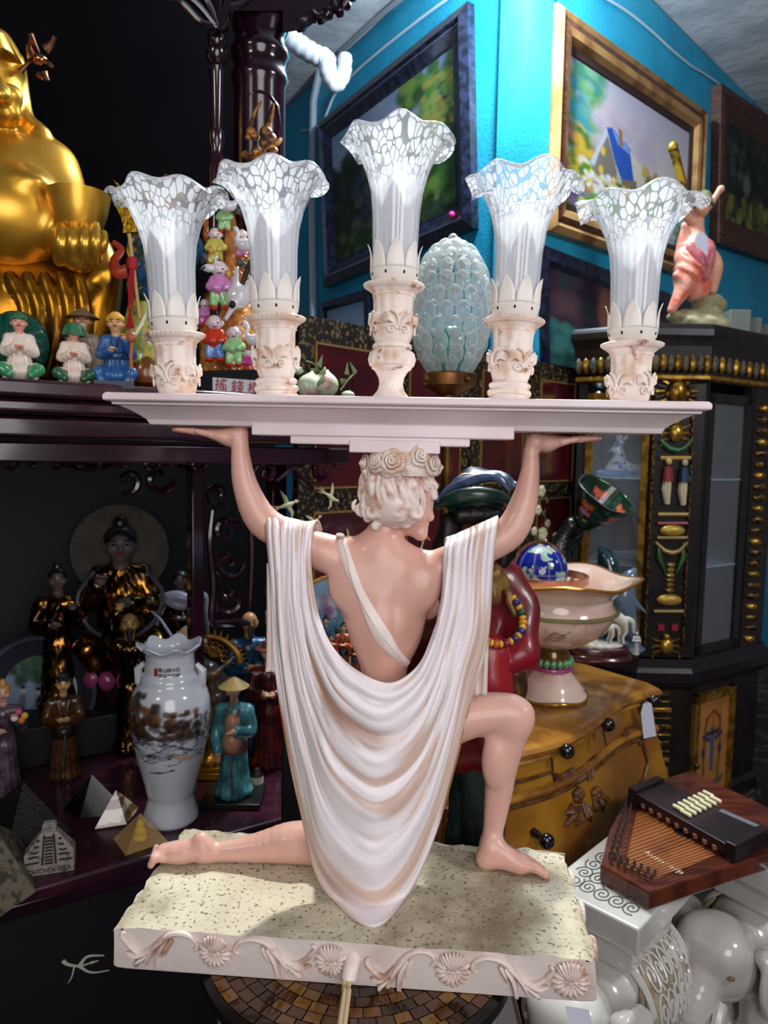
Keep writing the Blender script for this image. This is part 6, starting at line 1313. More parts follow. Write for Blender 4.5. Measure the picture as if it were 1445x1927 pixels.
b=MB(); slabq(b,R_[2].lerp(R_[3],.66),R_[2].lerp(R_[3],.9),zb0,zz_(714),.025,.004); PIL2=b.build('side_pilaster',mEb,EC,world=True,smooth=False)
for i in range(22):
    q=R_[2].lerp(R_[3],.78); z_=zb0+.03+(zz_(740)-zb0-.06)*i/21; n=nrm; b=MB(); b.ell((q.x+.0,q.y-.012,z_),(.03 if i%3 else .022,.012,.014),8,6); b.build('gilt_relief',mEg if i%3 else mGl,PIL2,world=True)
for y_ in (905,1075): 
    rr__=ring(SB_*.97,zz_(y_)); b=MB(); b.loft([[Vector((q.x,q.y,q.z)) for q in rr__],[Vector((q.x,q.y,q.z+.006)) for q in rr__]]); b.build('glass_shelf',mt('shelf_glass','#a8c8d8',.05,alpha=.45,coat=.5),EC,world=True,smooth=False)
b=MB(); b.loft([ring(SB_,zb0-.01),ring(SB_,zb0+.006)]); b.build('cabinet_floor',mEb,EC,world=True,smooth=False)
b=MB(); b.loft([ring(s_,z_) for s_,z_ in ((.88,zz_(1302)),(.93,zz_(1296)),(.95,zz_(1288)),(.95,zz_(1270)),(.91,zz_(1262)),(.89,zz_(1246)))]); b.build('waist_moulding',mt('plum_black','#1c151b',.3,coat=.3),EC,world=True,smooth=False)
b=MB(); b.loft([ring(s_,z_) for s_,z_ in ((.90,0),(.90,.05),(.86,.07),(.85,zz_(1300)))]); LB=b.build('lower_case',mEb,EC,world=True,smooth=False)
# lower door with papyrus art
a_=R_[2].lerp(R_[3],.06); c_=R_[2].lerp(R_[3],.62); a_=Vector(a_); d=(c_-a_).normalized()
nR2=Vector((d.y,-d.x,0)); nR2=nR2 if nR2.y<0 else -nR2
zt_=zz_(1318); zb_=zz_(1548)
D=MB(); fw=.03
for (s0,s1,z0,z1) in ((0,fw,zb_,zt_),((c_-a_).length-fw,(c_-a_).length,zb_,zt_),(0,(c_-a_).length,zb_,zb_+fw),(0,(c_-a_).length,zt_-fw,zt_)): slabq(D,a_+d*s0,a_+d*s1,z0,z1,.02,.012)
LD=D.build('lower_door',mGl,EC,world=True,smooth=False)
cvp=Cv(70,110,'#a8703a'); cvp.dabs(80,0,1,0,1,.08,['#9a6430','#b07a42','#8a5828'],.4)
for x in range(16): cvp.line([(x/15,0),(x/15,.07)],.012,'#5a4426')
cvp.poly([(.42,.28),(.58,.28),(.56,.72),(.46,.72)],'#44566a'); cvp.line([(.25,.34),(.75,.34)],.03,'#3a2c34'); cvp.line([(.3,.2),(.5,.12),(.7,.2)],.02,'#7a3424')
for s_ in (-1,1):
    cvp.line([(.5+s_*.22,.22),(.5+s_*.26,.5),(.5+s_*.22,.85)],.05,'#6a4a2c'); cvp.blob(.5+s_*.2,.2,.05,.03,'#7a3424',.3); cvp.line([(.5+s_*.1,.4),(.5+s_*.3,.36)],.03,'#2c3a5a'); cvp.blob(.5+s_*.26,.52,.07,.06,'#2c3650',.3)
cvp.line([(.1,.9),(.9,.92)],.02,'#4a3a28'); cvp.line([(.5,.28),(.5,.12)],.02,'#8a3a24'); cvp.poly([(.6,.82),(.92,.78),(.92,.86),(.6,.9)],'#5a5a4a')
o0=a_+d*fw+nR2*.004; o1=c_-d*fw+nR2*.004
cvp.plane('papyrus_panel',mPaintD,LD,lambda u,v:Vector((o0.lerp(o1,u).x,o0.lerp(o1,u).y,(zt_-fw)*(1-v)+(zb_+fw)*v)))
b=MB(); q=a_+d*.012+nR2*.02; b.ell((q.x,q.y,zz_(1450)),(.012,.012,.012),10,7); b.build('knob',mt('aged_brass','#5a4c30',.35,m=.7),LD,world=True)
b=MB(); q0=R_[2].lerp(R_[3],.7); 
a1,c1=R_[1].lerp(R_[2],.05),R_[1].lerp(R_[2],.72)
for i in range(15):
    q=a1.lerp(c1,.5); z_=zz_(1530)+(zz_(1310)-zz_(1530))*i/14; b=MB(); b.box((q.x,q.y-.008,z_),((c1-a1).length*.8,.016,.008 if i%2 else .016)); b.build('gilt_band',mGl if i%3==0 else mEg,LB,world=True,bevel=.003)
# reliefs on the front pilaster
PM=(R_[1]+R_[2])/2; PW=(R_[2]-R_[1]).length
def pr_(x,y,o=.0): r=ray(x,y); q=EYE+r*((PM.y-EYE.y)/r.y); return Vector((q.x,q.y-o,q.z))
pxm=PM.y/F
def rel(name,m,fn,par=None,**k): b=MB(); fn(b); return b.build(name,m,par or PIL,world=True,**k)
xl,xr=1232,1300
def mask(b):
    c=pr_(1272,738,.012); b.ell(c,(17*pxm,12*pxm,21*pxm),16,12); b.ell(pr_(1272,744,.03),(3*pxm,5*pxm,7*pxm),8,6); b.tube([pr_(1272,757,.022),pr_(1272,768,.02)],3.5*pxm,8)
    for s_ in (-1,1): b.ell(pr_(1272+s_*19,742,.012),(4*pxm,4*pxm,6*pxm),8,6)
MK=rel('pharaoh_mask',mGl,mask)
def stripes(b,ph):
    for k in range(ph,13,2):
        a=math.radians(-30+k*20); 
        for s_ in (1,): b.tube([pr_(1272+24*cos(a),740-24*sin(a)*.95,.008),pr_(1272+40*cos(a),742-38*sin(a)*.9,.004)],3.6*pxm,6)
rel('headdress_stripes',mGl,lambda b:stripes(b,0),MK); rel('headdress_stripes_dark',mt('headdress_dark','#3a2c1a',.4,m=.3),lambda b:stripes(b,1),MK)
def mark(b):
    for s_ in (-1,1): b.ell(pr_(1272+s_*7,735,.024),(3.4*pxm,2*pxm,1.5*pxm),8,6)
    b.tube([pr_(1267,751,.0235),pr_(1272,751.5,.0245),pr_(1277,751,.0235)],1.1*pxm,6)
rel('mask_features',mInk,mark,MK)
def scar(x,y,s): 
    def f(b):
        b.ell(pr_(x,y,.008),(14*s*pxm,9*s*pxm,17*s*pxm),12,8); b.ell(pr_(x,y-19*s,.008),(8*s*pxm,7*s*pxm,7*s*pxm),10,6)
        for s_ in (-1,1):
            for k in (-1,0,1): b.tube([pr_(x+s_*10*s,y+k*9*s,.004),pr_(x+s_*24*s,y+k*13*s,.004),pr_(x+s_*27*s,y+k*20*s+4,.003)],2.2*s*pxm,6)
    return f
rel('gilt_scarab',mGl,scar(1270,815,1.0)); rel('gilt_scarab',mGl,scar(1252,1215,.95))
def fgr(x,y,c1_,c2_):
    rel('painted_figure_body',mt('relief_cream','#c8b898',.5),lambda b:b.tube([pr_(x,y+48,.006),pr_(x-2,y+20,.008),pr_(x+1,y-4,.008)],[5*pxm,9*pxm,7*pxm],8))
    rel('painted_figure_robe',mt('relief_'+c1_[1:],c1_,.5),lambda b:b.tube([pr_(x,y+5,.012),pr_(x+1,y-22,.012)],[10*pxm,8*pxm],8)); rel('painted_figure_head',mt('relief_'+c2_[1:],c2_,.5),lambda b:(b.ell(pr_(x+2,y-32,.012),(6*pxm,5*pxm,7*pxm),8,6)))
fgr(1254,900,'#7a2028','#c8a868'); fgr(1284,902,'#1c3a5a','#b8a888')
for y_,c_,kind in ((840,'#2c5a34',0),(862,'#a88a40',1),(968,'#8a7030',1),(985,'#6a2c20',1),(998,'#b0903c',2),(1012,'#6a5428',1),(1032,'#7a6030',0),(1050,'#2c5a2c',3),(1072,'#8a7034',4),(1100,'#7a5c28',4),(1128,'#b08c38',2),(1150,'#6a5428',1),(1180,'#a02838',5),(1262,'#5a4620',1)):
    m_y=mt('relief_'+c_[1:],c_,.4,m=.3); x=1270-(y_-850)*.045
    if kind==0: rel('relief_ornament',m_y,lambda b:b.tube([pr_(x-30,y_-12,.006),pr_(x-14,y_+4,.008),pr_(x,y_+8,.008),pr_(x+14,y_+4,.008),pr_(x+30,y_-12,.006)],[3*pxm,5*pxm,6*pxm,5*pxm,3*pxm],8))
    if kind==1: rel('relief_band',m_y,lambda b:b.tube([pr_(x-28,y_,.004),pr_(x+28,y_,.004)],4.5*pxm,8))
    if kind==2: rel('relief_ornament',m_y,lambda b:(b.ell(pr_(x,y_,.008),(24*pxm,8*pxm,11*pxm),12,8)))
    if kind==3:
        for s_ in (-1,1): rel('relief_leaf',m_y,lambda b:b.tube([pr_(x+s_*10,y_+28,.005),pr_(x+s_*22,y_,.008),pr_(x+s_*24,y_-30,.005)],[2*pxm,6*pxm,2*pxm],8))
    if kind==4: rel('relief_column',m_y,lambda b:b.lathe([(6*pxm,-14*pxm),(10*pxm,-10*pxm),(5*pxm,-5*pxm),(9*pxm,0),(5*pxm,5*pxm),(10*pxm,10*pxm),(6*pxm,14*pxm)],12,at=pr_(x,y_,.004)))
    if kind==5:
        for s_ in (-1,1): rel('relief_square',m_y,lambda b:b.box(pr_(x+s_*13,y_,.004),(12*pxm,.01,12*pxm)))
for s_ in (1231,1303):
    b=MB(); b.tube([pr_(s_,780,.004)]+[pr_(s_-(y_-780)*.045+(1.5 if (i%2) else -1.5),y_,.005) for i,y_ in enumerate(range(790,1225,9))],2.6*pxm,6); b.build('rope_moulding',mEg,PIL,world=True)
# porcelain lady and her dog inside
def inside(px,py,d=.10): r=ray(px,py); q=R_[0].lerp(R_[1],(px-1112)/110.); Y=q.y+d; s=Y/r.y; return EYE+r*s
q=inside(1158,893); Zs=zz_(905)+.008; t=thing('porcelain_lady','blue and white porcelain lady with parasol on the lit cabinet shelf','figurine',(q.x,q.y,Zs)); u3=q.y/F
mBW=mt('blue_white_glaze','#c8d4e4',.15,c2='#3a5aa8',sc=45,lo=.55,hi=.62,coat=.6); b=MB(); b.lathe([(34*u3,0),(35*u3,6*u3),(28*u3,10*u3)],28); b.build('base',mt('pale_blue_glaze','#6a9ad8',.2,coat=.5),t)
sobj('lady',mBW,CH([(0,0,10*u3),(6*u3,0,34*u3),(2*u3,0,52*u3),(6*u3,0,66*u3)],[20*u3,11*u3,9*u3,5*u3],k=.01)+[E((4*u3,0,72*u3),7*u3),C((2*u3,0,52*u3),(-16*u3,-.01,46*u3),5*u3,3*u3),C((6*u3,-.01,60*u3),(14*u3,-.02,72*u3),4*u3,3*u3)],t,res=.003,k=.01)
b=MB(); b.lathe([(30*u3,-6*u3),(18*u3,4*u3),(0,10*u3)],24,at=(2*u3,0,84*u3)); b.build('parasol',mBW,t,solid=.002)
q=inside(1195,890,.12); b=MB(); sobj('x',mBW,[E((0,0,0),.01)],None,res=.005) if False else None
o=sobj('porcelain_animal',mBW,[C((q.x-.03,q.y,Zs+.035),(q.x+.03,q.y,Zs+.02),.014,.018),E((q.x-.038,q.y,Zs+.045),.012),C((q.x+.03,q.y,Zs+.015),(q.x+.05,q.y,Zs+.008),.008,.006),C((q.x-.02,q.y,Zs+.02),(q.x-.02,q.y,Zs+.006),.007,.006),C((q.x+.02,q.y,Zs+.02),(q.x+.02,q.y,Zs+.006),.007,.006)],None,res=.003,k=.008); tag(o,'small blue-white porcelain animal right of the porcelain lady in the cabinet','figurine')
q=EYE+ray(1325,885)*((2.62)/ray(1325,885).y); Zs2=zz_(905)+.008
q0=pz(1322,905,Zs2); 
o=sobj('porcelain_figure',mt('pale_blue_white','#a8b8c8',.3,coat=.5),[C((1.11,2.52,Zs2+.002+.02),(1.11,2.52,Zs2+.06),.022,.012),E((1.11,2.52,Zs2+.075),.012)],None,res=.003,k=.01); tag(o,'small pale porcelain figure standing behind the right cabinet door','figurine')
a=area('cabinet_light',(R_[0].x+.12,R_[0].y+.15,zz_(722)),(R_[0].x+.12,R_[0].y+.15,0),.06,1.2,(.85,.93,1),150)
Zs3=zb0+.008; b=MB()
o=sobj('white_dancer_figurine',mt('bisque_white','#b0aeb0',.5),[C((1.10,2.50,Zs3+.02),(1.10,2.50,Zs3+.09),.026,.012),E((1.10,2.50,Zs3+.125),.012),C((1.10,2.50,Zs3+.1),(1.14,2.50,Zs3+.13),.007,.005),C((1.10,2.50,Zs3+.1),(1.06,2.50,Zs3+.07),.007,.005)],None,res=.003,k=.01); tag(o,'small white figurine low behind the right cabinet door','figurine')
# coral lady statue on the cabinet
CYl=2.50; cq=p(1318,604,CYl); cl=CYl/F; CL=thing('coral_lady_statue','coral and rose robed dancing lady statue on a tan rock, on top of the cabinet','statue',(cq.x,CYl,Z3+.001))
def q_(x,y,dy=0): v=p(x,y,CYl+dy); return (v.x,v.y,v.z)
mCo=mt('coral_glaze','#d86a54',.35,c2='#e8a088',sc=18,coat=.3); mRo=mt('rose_glaze','#a8505c',.35,c2='#c87a78',sc=20); mTn=mt('rock_tan','#8a8460',.5,c2='#b0a880',sc=16,bump=.3,bsc=60); mSk=skin('#d8a080')
zb4=q_(0,0)[2]
lb=lambda x,y,r,k=None:E(q_(x,y),r*cl,k=k)
rk=sobj('rock_base',mTn,[E((cq.x,CYl,Z3+.02),(52*cl,40*cl,24*cl)),E(q_(1335,575),(30*cl,26*cl,20*cl)),E(q_(1290,597),(34*cl,26*cl,12*cl))],CL,res=.005,k=.03,world=True,disp=lambda X,Y,Z:.003*np.sin(90*X+30*Z)*np.sin(140*Z))
sobj('dress',mCo,CH([q_(1262,582,-.03),q_(1285,545,-.03),q_(1300,510,-.02),q_(1300,470),q_(1300,440)],[8*cl,18*cl,28*cl,26*cl,16*cl],k=.02)+[C(q_(1310,545,-.01),q_(1325,500),22*cl,20*cl),E(q_(1285,515,-.04),(16*cl,10*cl,18*cl)),C(q_(1295,450),q_(1288,425,-.02),12*cl,5*cl)],CL,res=.0045,k=.015,world=True,disp=lambda X,Y,Z:.004*np.sin(120*(X+.5*Z)+4*np.sin(30*Z)))
sobj('shawl',mRo,CH([q_(1300,465,-.04),q_(1315,490,-.05),q_(1322,520,-.04),q_(1335,470,-.03),q_(1322,450,-.02)],[9*cl,13*cl,12*cl,11*cl,7*cl],k=.01)+[C(q_(1305,410),q_(1330,385),9*cl,12*cl),C(q_(1330,385),q_(1342,375),11*cl,7*cl)],CL,res=.0045,k=.012,world=True)
sobj('figure',mSk,CH([q_(1340,545,.0),q_(1345,500,-.01),q_(1328,470),q_(1310,440)],[9*cl,14*cl,13*cl,13*cl],k=.01)+[C(q_(1310,440),q_(1315,405),14*cl,9*cl),E(q_(1322,392,-.02),(12*cl,13*cl,15*cl)),C(q_(1334,388,-.02),q_(1354,358,-.03),6*cl,5*cl),E(q_(1357,355,-.03),6*cl),C(q_(1305,420),q_(1288,400,-.02),7*cl,6*cl),C(q_(1288,400,-.02),q_(1276,370,-.02),6*cl,5*cl)],CL,res=.004,k=.01,world=True)
b=MB(); b.lathe([(26*cl,-8*cl),(18*cl,2*cl),(10*cl,14*cl),(0,18*cl)],20,at=q_(1322,376,-.01),M=Matrix.Rotation(.35,3,'Y')); b.build('hat',mt('olive_hat','#6a6a4a',.5,c2='#8a8458',sc=30),CL,world=True)
b=MB(); b.tube([q_(1285,350,-.03),q_(1275,310,-.03),q_(1268,285,-.03)],[9*cl,8*cl,9*cl],8); b.ell(q_(1266,278,-.03),(9*cl,9*cl,11*cl),10,7); b.tube([q_(1285,350,-.03),q_(1278,372,-.03),q_(1292,395,-.03)],[9*cl,10*cl,6*cl],8); b.build('golden_torch',mt('torch_gold','#b89030',.3,m=.6,c2='#5a4418',sc=30),CL,world=True)
b=MB(); b.lathe([(8*cl,-14*cl),(12*cl,0),(14*cl,10*cl),(15*cl,12*cl)],16,at=q_(1365,455,.02)); tag(b.build('small_pot',mt('pot_brown','#3c2a2c',.5)),'x','pot') if False else None
b=MB(); b.loft([[q_(x,y,-.06+dd) for x,y in ((1309,478),(1331,478),(1331,446),(1320,434),(1309,446))] for dd in (0,.002)]); tg=b.build('price_tag',mt('paper_white','#c8ccdc',.7),CL,world=True,smooth=False)
# boxes stacked behind
for i,(x0,x1,y0,c_) in enumerate(((1364,1405,586,'#6a7068'),(1398,1428,600,'#5a5f58'),(1422,1446,612,'#50544e'))):
    a_=p(x0,y0,2.72); c__=p(x1,y0,2.72); b=MB(); b.box(((a_.x+c__.x)/2,2.72+.01*i,(a_.z+Z3)/2+.0005),(c__.x-a_.x-.004,.08,a_.z-Z3-.001)); tag(b.build('grey_box',mt('box_'+c_[1:],c_,.7),bevel=.003),('tallest grey-green box on the cabinet, right behind the coral lady','middle-sized grey box on the cabinet top, right of the tallest one','lowest grey box on the cabinet top, at the right edge of the photo')[i],'box')
# ================================================================ bombe chest
mCh=mt('honey_lacquer','#9a6a1c',.32,c2='#7a4c14',sc=5,coat=.35,c3='#4a2c10',sc3=12,lo3=.62,hi3=.8,spec=.4); mChT=mt('honey_top','#a8742a',.3,c2='#7a4c18',sc=8,coat=.4); mCar=mt('carved_umber','#4a2c18',.4,c2='#6a4420',sc=40)
ZC_=.64
CA=pz(866,1445,ZC_); CBp=pz(1262,1302,ZC_); CR=pz(1232,1238,ZC_)
cd=(CBp-CA).normalized(); cn=Vector((cd.y,-cd.x,0)); LC=(CBp-CA).length; DC=.36
def chf(s,z):   # front bulge (outward) at s in 0..1, height z: bombe section and serpentine plan
    zz=z/ZC_; bul=.09*sin(PI*min(1,max(0,(zz-.02)/.9)))**1.3*(1-.35*zz); ser=.035*sin(2*PI*(s-.12))*(.4+.6*zz)
    return bul+ser-.06*(1-zz)*.0
CHT=thing('bombe_chest','curvy honey-brown bombe chest with carved shells and black knobs, behind the lamp','chest',((CA+CBp).x/2,(CA+CBp).y/2+.2,0))
def chp(s,z,o=0): q=CA+cd*LC*s+cn*(chf(s,z)+o-.03); return Vector((q.x,q.y,z))
def chr(t,z,o=0):   # right end
    e=chp(1,z); q=e-cn*(DC+chf(1,z)-.03)*t+cd*(.10*sin(PI*min(1,max(0,(z/ZC_-.02)/.9)))*sin(PI*min(1,t*1.0+.0))+o); return Vector((q.x,q.y,z))
b=MB(); nz=40; zs=[.06+(ZC_-.04-.06)*i/(nz-1) for i in range(nz)]
L=[]
for z_ in zs: L.append([chp(s/40,z_) for s in range(41)]+[chr(t/12,z_) for t in range(1,13)]+[Vector((*(CA-cn*DC).to_2d(),z_))])
b.loft(L); CH_B=b.build('case',mCh,CHT,world=True,ang=60)
b=MB(); L=[]
for z_,o in ((ZC_-.046,.0),(ZC_-.04,.012),(ZC_-.03,.006),(ZC_-.024,.022),(ZC_-.012,.03),(ZC_-.004,.026),(ZC_,.018)):
    L.append([chp(s/40,ZC_-.05,o).xy.to_3d()+Vector((0,0,z_)) for s in range(41)]+[chr(t/12,ZC_-.05,o).xy.to_3d()+Vector((0,0,z_)) for t in range(1,13)]+[Vector((*(CA-cn*(DC+o)).to_2d(),z_))])
b.loft(L); b.build('top',mChT,CHT,world=True,ang=30)
def line_s(name,z_,r_,o,m,par=CH_B): b=MB(); b.tube([chp(s/60,z_,o) for s in range(61)],r_,8); return b.build(name,m,par,world=True)
line_s('moulding',ZC_-.108,.010,.003,mChT); line_s('moulding',ZC_-.124,.005,.002,mCar)
for s_ in (.36,.70): b=MB(); b.tube([chp(s_,ZC_-.05,.001),chp(s_,ZC_-.10,.001)],.002,5); b.build('drawer_gap',mInk,CH_B,world=True)
def knob(px,py,par=CHT):
    # find s,z by search
    best=None
    for i in range(61):
        for j in range(50):
            q=chp(i/60,.06+.56*j/49); v=q-EYE; d_=v.dot(cf); X=722.5+F*v.dot(cr)/d_; Yp=963.5-F*v.dot(cu)/d_; e=(X-px)**2+(Yp-py)**2
            if best is None or e<best[0]: best=(e,i/60,.06+.56*j/49)
    return best[1],best[2]
mKn=mt('knob_black','#0c0c10',.2,coat=.6)
for kx,ky in ((1031,1376),(1114,1346),(1200,1283),(1003,1565)):
    s_,z_=knob(kx,ky); q=chp(s_,z_); n=cn+Vector((0,0,-.1)); b=MB(); b.tube([q,q+n*.03],[.010,.006],10); b.ell(q+n*.036,(.017,.014,.017),12,8); b.build('knob',mKn,CHT,world=True)
s_,z_=knob(1200,1283); q=chp(s_,z_)+cn*.045; tq=Vector(p(1217,1328,q.y-.01)); TG=thing('paper_tag','white paper price tag hanging from the right-hand knob of the bombe chest','tag',tuple(tq)); n2=Vector((0,-1,0)); w=q.y/F
b=MB(); b.loft([[Vector(p(x,y,q.y-.012+dd)) for x,y in ((1206,1342),(1210,1325),(1217,1320),(1226,1324),(1235,1385),(1211,1390))] for dd in (0,.0015)]); b.build('card',mt('paper_white','#c8ccdc',.7),TG,world=True,smooth=False)
b=MB(); b.tube([q,p(1210,1305,q.y-.008),p(1217,1324,q.y-.012)],.0012,5); b.build('string',mt('string','#8a7450',.8),TG,world=True)
# carved shell and scrolls on the chest front
def onch(px,py,o=.004): s_,z_=knob(px,py); return chp(s_,z_,o)
for pts,r0 in (([(925,1512),(965,1478),(1010,1458),(1045,1455)],.006),([(1045,1455),(1075,1475),(1110,1440),(1118,1420),(1105,1432)],.007),([(1118,1440),(1150,1412),(1170,1390),(1178,1372),(1195,1365)],.006),([(1050,1470),(1046,1484),(1060,1482)],.006),([(1178,1375),(1168,1392),(1180,1400),(1195,1390),(1205,1400)],.007),([(1205,1400),(1215,1425),(1212,1450),(1205,1470)],.006)):
    Q=spl(pts,12); b=MB(); b.tube([onch(q[0],q[1]) for q in Q],[r0*(1-.04*i) for i in range(12)],7); b.build('carved_scroll',mCar,CH_B,world=True)
b=MB()
for k in range(9): x=1056+k*6.5; b.tube([onch(x,1452-k*1.6),onch(x+4,1476-k*1.8)],.0065,6)
b.build('carved_ruffle',mCar,CH_B,world=True)
b=MB()
for cx_,cy_,r_,a0 in ((1085,1500,20,-2.2),(1115,1490,16,-1.2)):
    c=onch(cx_,cy_,.006)
    for k in range(5): a=k*1.26; b.ell(c+cd*cos(a)*.010+Vector((0,0,1))*sin(a)*.010,(.010,.008,.010),8,6)
    b.ell(c+cn*.006,(.006,.006,.006),8,6)
for x0,y0,x1,y1 in ((1080,1515,1066,1558),(1088,1518,1080,1556),(1095,1516,1096,1552),(1102,1512,1110,1545),(1112,1505,1122,1530),(1122,1500,1133,1525),(1125,1490,1137,1512),(1075,1508,1062,1535)): b.tube([onch(x0,y0,.002),onch((x0+x1)/2,(y0+y1)/2,.008),onch(x1,y1,.0)],[.005,.010,.003],7)
b.build('carved_bouquet',mCar,CH_B,world=True)
b=MB()
for k,(x,y) in enumerate(((1228,1362),(1232,1395),(1236,1430),(1232,1465),(1226,1500))): b.ell(chr(.12,.60-.075*k,.01),(.014,.014,.04),8,6)
b.build('carved_corner',mCar,CH_B,world=True)
# ================================================================ things on the chest
PXY=lambda x,y:pz(x,y,ZC_)
q=PXY(1036,1318); CPY=q.y+.03; cu_=CPY/F; cx0=p(1036,1318,CPY).x
CB=thing('compote_bowl','large pink and cream porcelain footed bowl with gold rim, on the chest','bowl',(cx0,CPY,ZC_))
mPk=mt('blush_porcelain','#c8a494',.15,c2='#dcc4b4',sc=8,coat=.7); mGR=mt('gold_rim','#b8843c',.2,m=.7)
zc=lambda y:(1322-y)*cu_
b=MB(); ov=lambda t,i,r,z:(r*(1+.03*cos(4*t+.5)),z+ (.004*cos(4*t) if z<zc(1300) else 0))
b.lathe([(66*cu_,0),(67*cu_,6*cu_),(60*cu_,14*cu_),(58*cu_,24*cu_),(48*cu_,36*cu_),(34*cu_,52*cu_),(30*cu_,60*cu_)],48,rf=ov); b.build('foot',mPk,CB)
b=MB(); b.lathe([(67*cu_,1*cu_),(68.5*cu_,5*cu_),(67*cu_,9*cu_)],48,cap=False,rf=ov); b.build('foot_gilding',mGR,CB,solid=.001)
b=MB(); b.tube([(37*cu_*cos(t),37*cu_*sin(t),zc(1262)) for t in np.linspace(0,2*PI,40)],4*cu_,8); b.build('magenta_ring',mt('magenta_glaze','#a03a78',.25,coat=.5),CB)
for k in range(18): a=2*PI*k/18; b=MB(); b.ell((35*cu_*cos(a),35*cu_*sin(a),zc(1250)),(7*cu_,7*cu_,9*cu_),8,6); b.build('green_bead',mt('green_glaze','#5a8a5c',.2,coat=.6),CB)
b=MB(); b.lathe([(30*cu_,zc(1258)),(33*cu_,zc(1240)),(28*cu_,zc(1228)),(32*cu_,zc(1220))],36); b.build('stem',mt('amber_stem','#6a4a1c',.2,m=.5,coat=.5),CB)
B_=[(34,1222),(60,1212),(92,1190),(108,1165),(112,1150),(113,1146),(106,1135),(106,1122),(122,1108),(138,1098),(146,1092)]
wav=lambda t,i,r,z:(r*(1+.05*max(0,(i-8)/2)*cos(5*t+1)),z+ 5*cu_*max(0,(i-8)/2)*cos(5*t+1.8))
b=MB(); b.lathe([(r*cu_,zc(y)) for r,y in B_]+[(150*cu_,zc(1088)),(146*cu_,zc(1086)),(130*cu_,zc(1094)),(108*cu_,zc(1112)),(90*cu_,zc(1150)),(0,zc(1180))],72,rf=lambda t,i,r,z:(r*(1+.04*(1 if 8<i<14 else 0)*cos(5*t+1)),z+5*cu_*(1 if 8<i<14 else 0)*cos(5*t+1.8))); BW=b.build('bowl',mPk,CB)
b=MB(); b.tube([(150*cu_*(1+.04*cos(5*t+1))*cos(t),150*cu_*(1+.04*cos(5*t+1))*sin(t),zc(1087)+5*cu_*cos(5*t+1.8)) for t in np.linspace(0,2*PI,90)[:-1]],3.2*cu_,8,closed=True); b.build('gilt_rim',mGR,BW)
b=MB(); b.tube([((114+2*(i%2))*cu_*cos(t),(114+2*(i%2))*cu_*sin(t),zc(1148)) for i,t in enumerate(np.linspace(0,2*PI,121)[:-1])],4*cu_,6,closed=True); b.build('rope_band',mt('rope_gilt','#8a8458',.3,m=.3),BW)
b=MB(); 
for s_ in (-.35,): 
    b.tube([(102*cu_*sin(a)*1.0,-102*cu_*cos(a),zc(y)) for a,y in ((-.4,1170),(-.25,1162),(-.1,1165),(-.05,1178),(-.2,1186),(-.32,1180))],3.5*cu_,8); b.tube([(104*cu_*sin(a),-104*cu_*cos(a),zc(y)) for a,y in ((.05,1166),(-.05,1172),(-.22,1172),(-.36,1190))],3*cu_,8)
b.build('rose_relief',mt('relief_taupe','#8a6c54',.25,coat=.5),BW)
# globe
gy=CPY-.02; gg=p(1014,1076,gy); gr_=54*gy/F; GLB=thing('gemstone_globe','deep blue gemstone globe in a copper meridian and ring, sitting in the big bowl','globe',(gg.x,gy,zc(1150)+ZC_))
b=MB(); cols=[];vs=[];nl,nk=90,140; land=['#5aa8b0','#8ab8a0','#b8a078','#7a9a5a','#c8b8a0','#a86a5a','#3a8ab0']
for i in range(nl):
    ph=-PI/2+PI*i/(nl-1)
    for k in range(nk):
        a=2*PI*k/nk; d=(cos(ph)*cos(a),cos(ph)*sin(a),sin(ph)); vs.append((gg.x+d[0]*gr_,gg.y+d[1]*gr_,gg.z+d[2]*gr_))
        n_=vn(d[0]*1.9+5,d[1]*1.9+2,d[2]*1.9+3)+.5*vn(d[0]*4+9,d[1]*4,d[2]*4)+.25*vn(d[0]*9,d[1]*9+4,d[2]*9)
        c=hx('#101c78')
        if n_>.12: c=hx(land[int(abs(vn(d[0]*5,d[1]*5+7,d[2]*5))*30)%7])
        if abs(i-nl/2)<.7 or k%12==0: c=tuple(x*.6+.15 for x in c)
        cols.append(c)
b.add(vs,[(i*nk+k,i*nk+(k+1)%nk,(i+1)*nk+(k+1)%nk,(i+1)*nk+k) for i in range(nl-1) for k in range(nk)]); b.build('sphere',mt('lapis','#102080',.08,attr=True,coat=.8),GLB,world=True,cols=cols,ang=180)
mCop=mt('copper','#b07a60',.25,m=.9)
b=MB(); 
def band(b,R,w,t,M):
    L=[]; 
    for a in np.linspace(0,2*PI,72)[:-1]: L.append([tuple(gg+M@Vector(((R+x)*cos(a),(R+x)*sin(a),z))) for x,z in ((0,-w),(t,-w),(t,w),(0,w))])
    n=len(L); vs=[q for l in L for q in l]; b.add(vs,[(i*4+k,i*4+(k+1)%4,((i+1)%n)*4+(k+1)%4,((i+1)%n)*4+k) for i in range(n) for k in range(4)])
band(b,gr_*1.05,.005,.004,Matrix.Rotation(.35,3,'Z')@Matrix.Rotation(PI/2,3,'X')@Matrix.Rotation(.3,3,'Z')); b.ell(gg+Vector((.014,-.0,gr_*1.08)),(.006,.006,.006),8,6); b.build('meridian',mCop,GLB,world=True)
b=MB(); gg0=gg.copy(); gg=gg+Vector((.012,-.01,-.012)); band(b,gr_*1.42,.009,.006,Matrix.Identity(3)); gg=gg0
for k in range(4): a=k*PI/2+.5; c=gg+Vector((.012+gr_*1.42*cos(a),gr_*1.42*sin(a),-.018)); b.tube([c,c-Vector((cos(a)*.03,sin(a)*.03,.045))],.005,8)
b.build('horizon_ring',mCop,GLB,world=True,smooth=False)
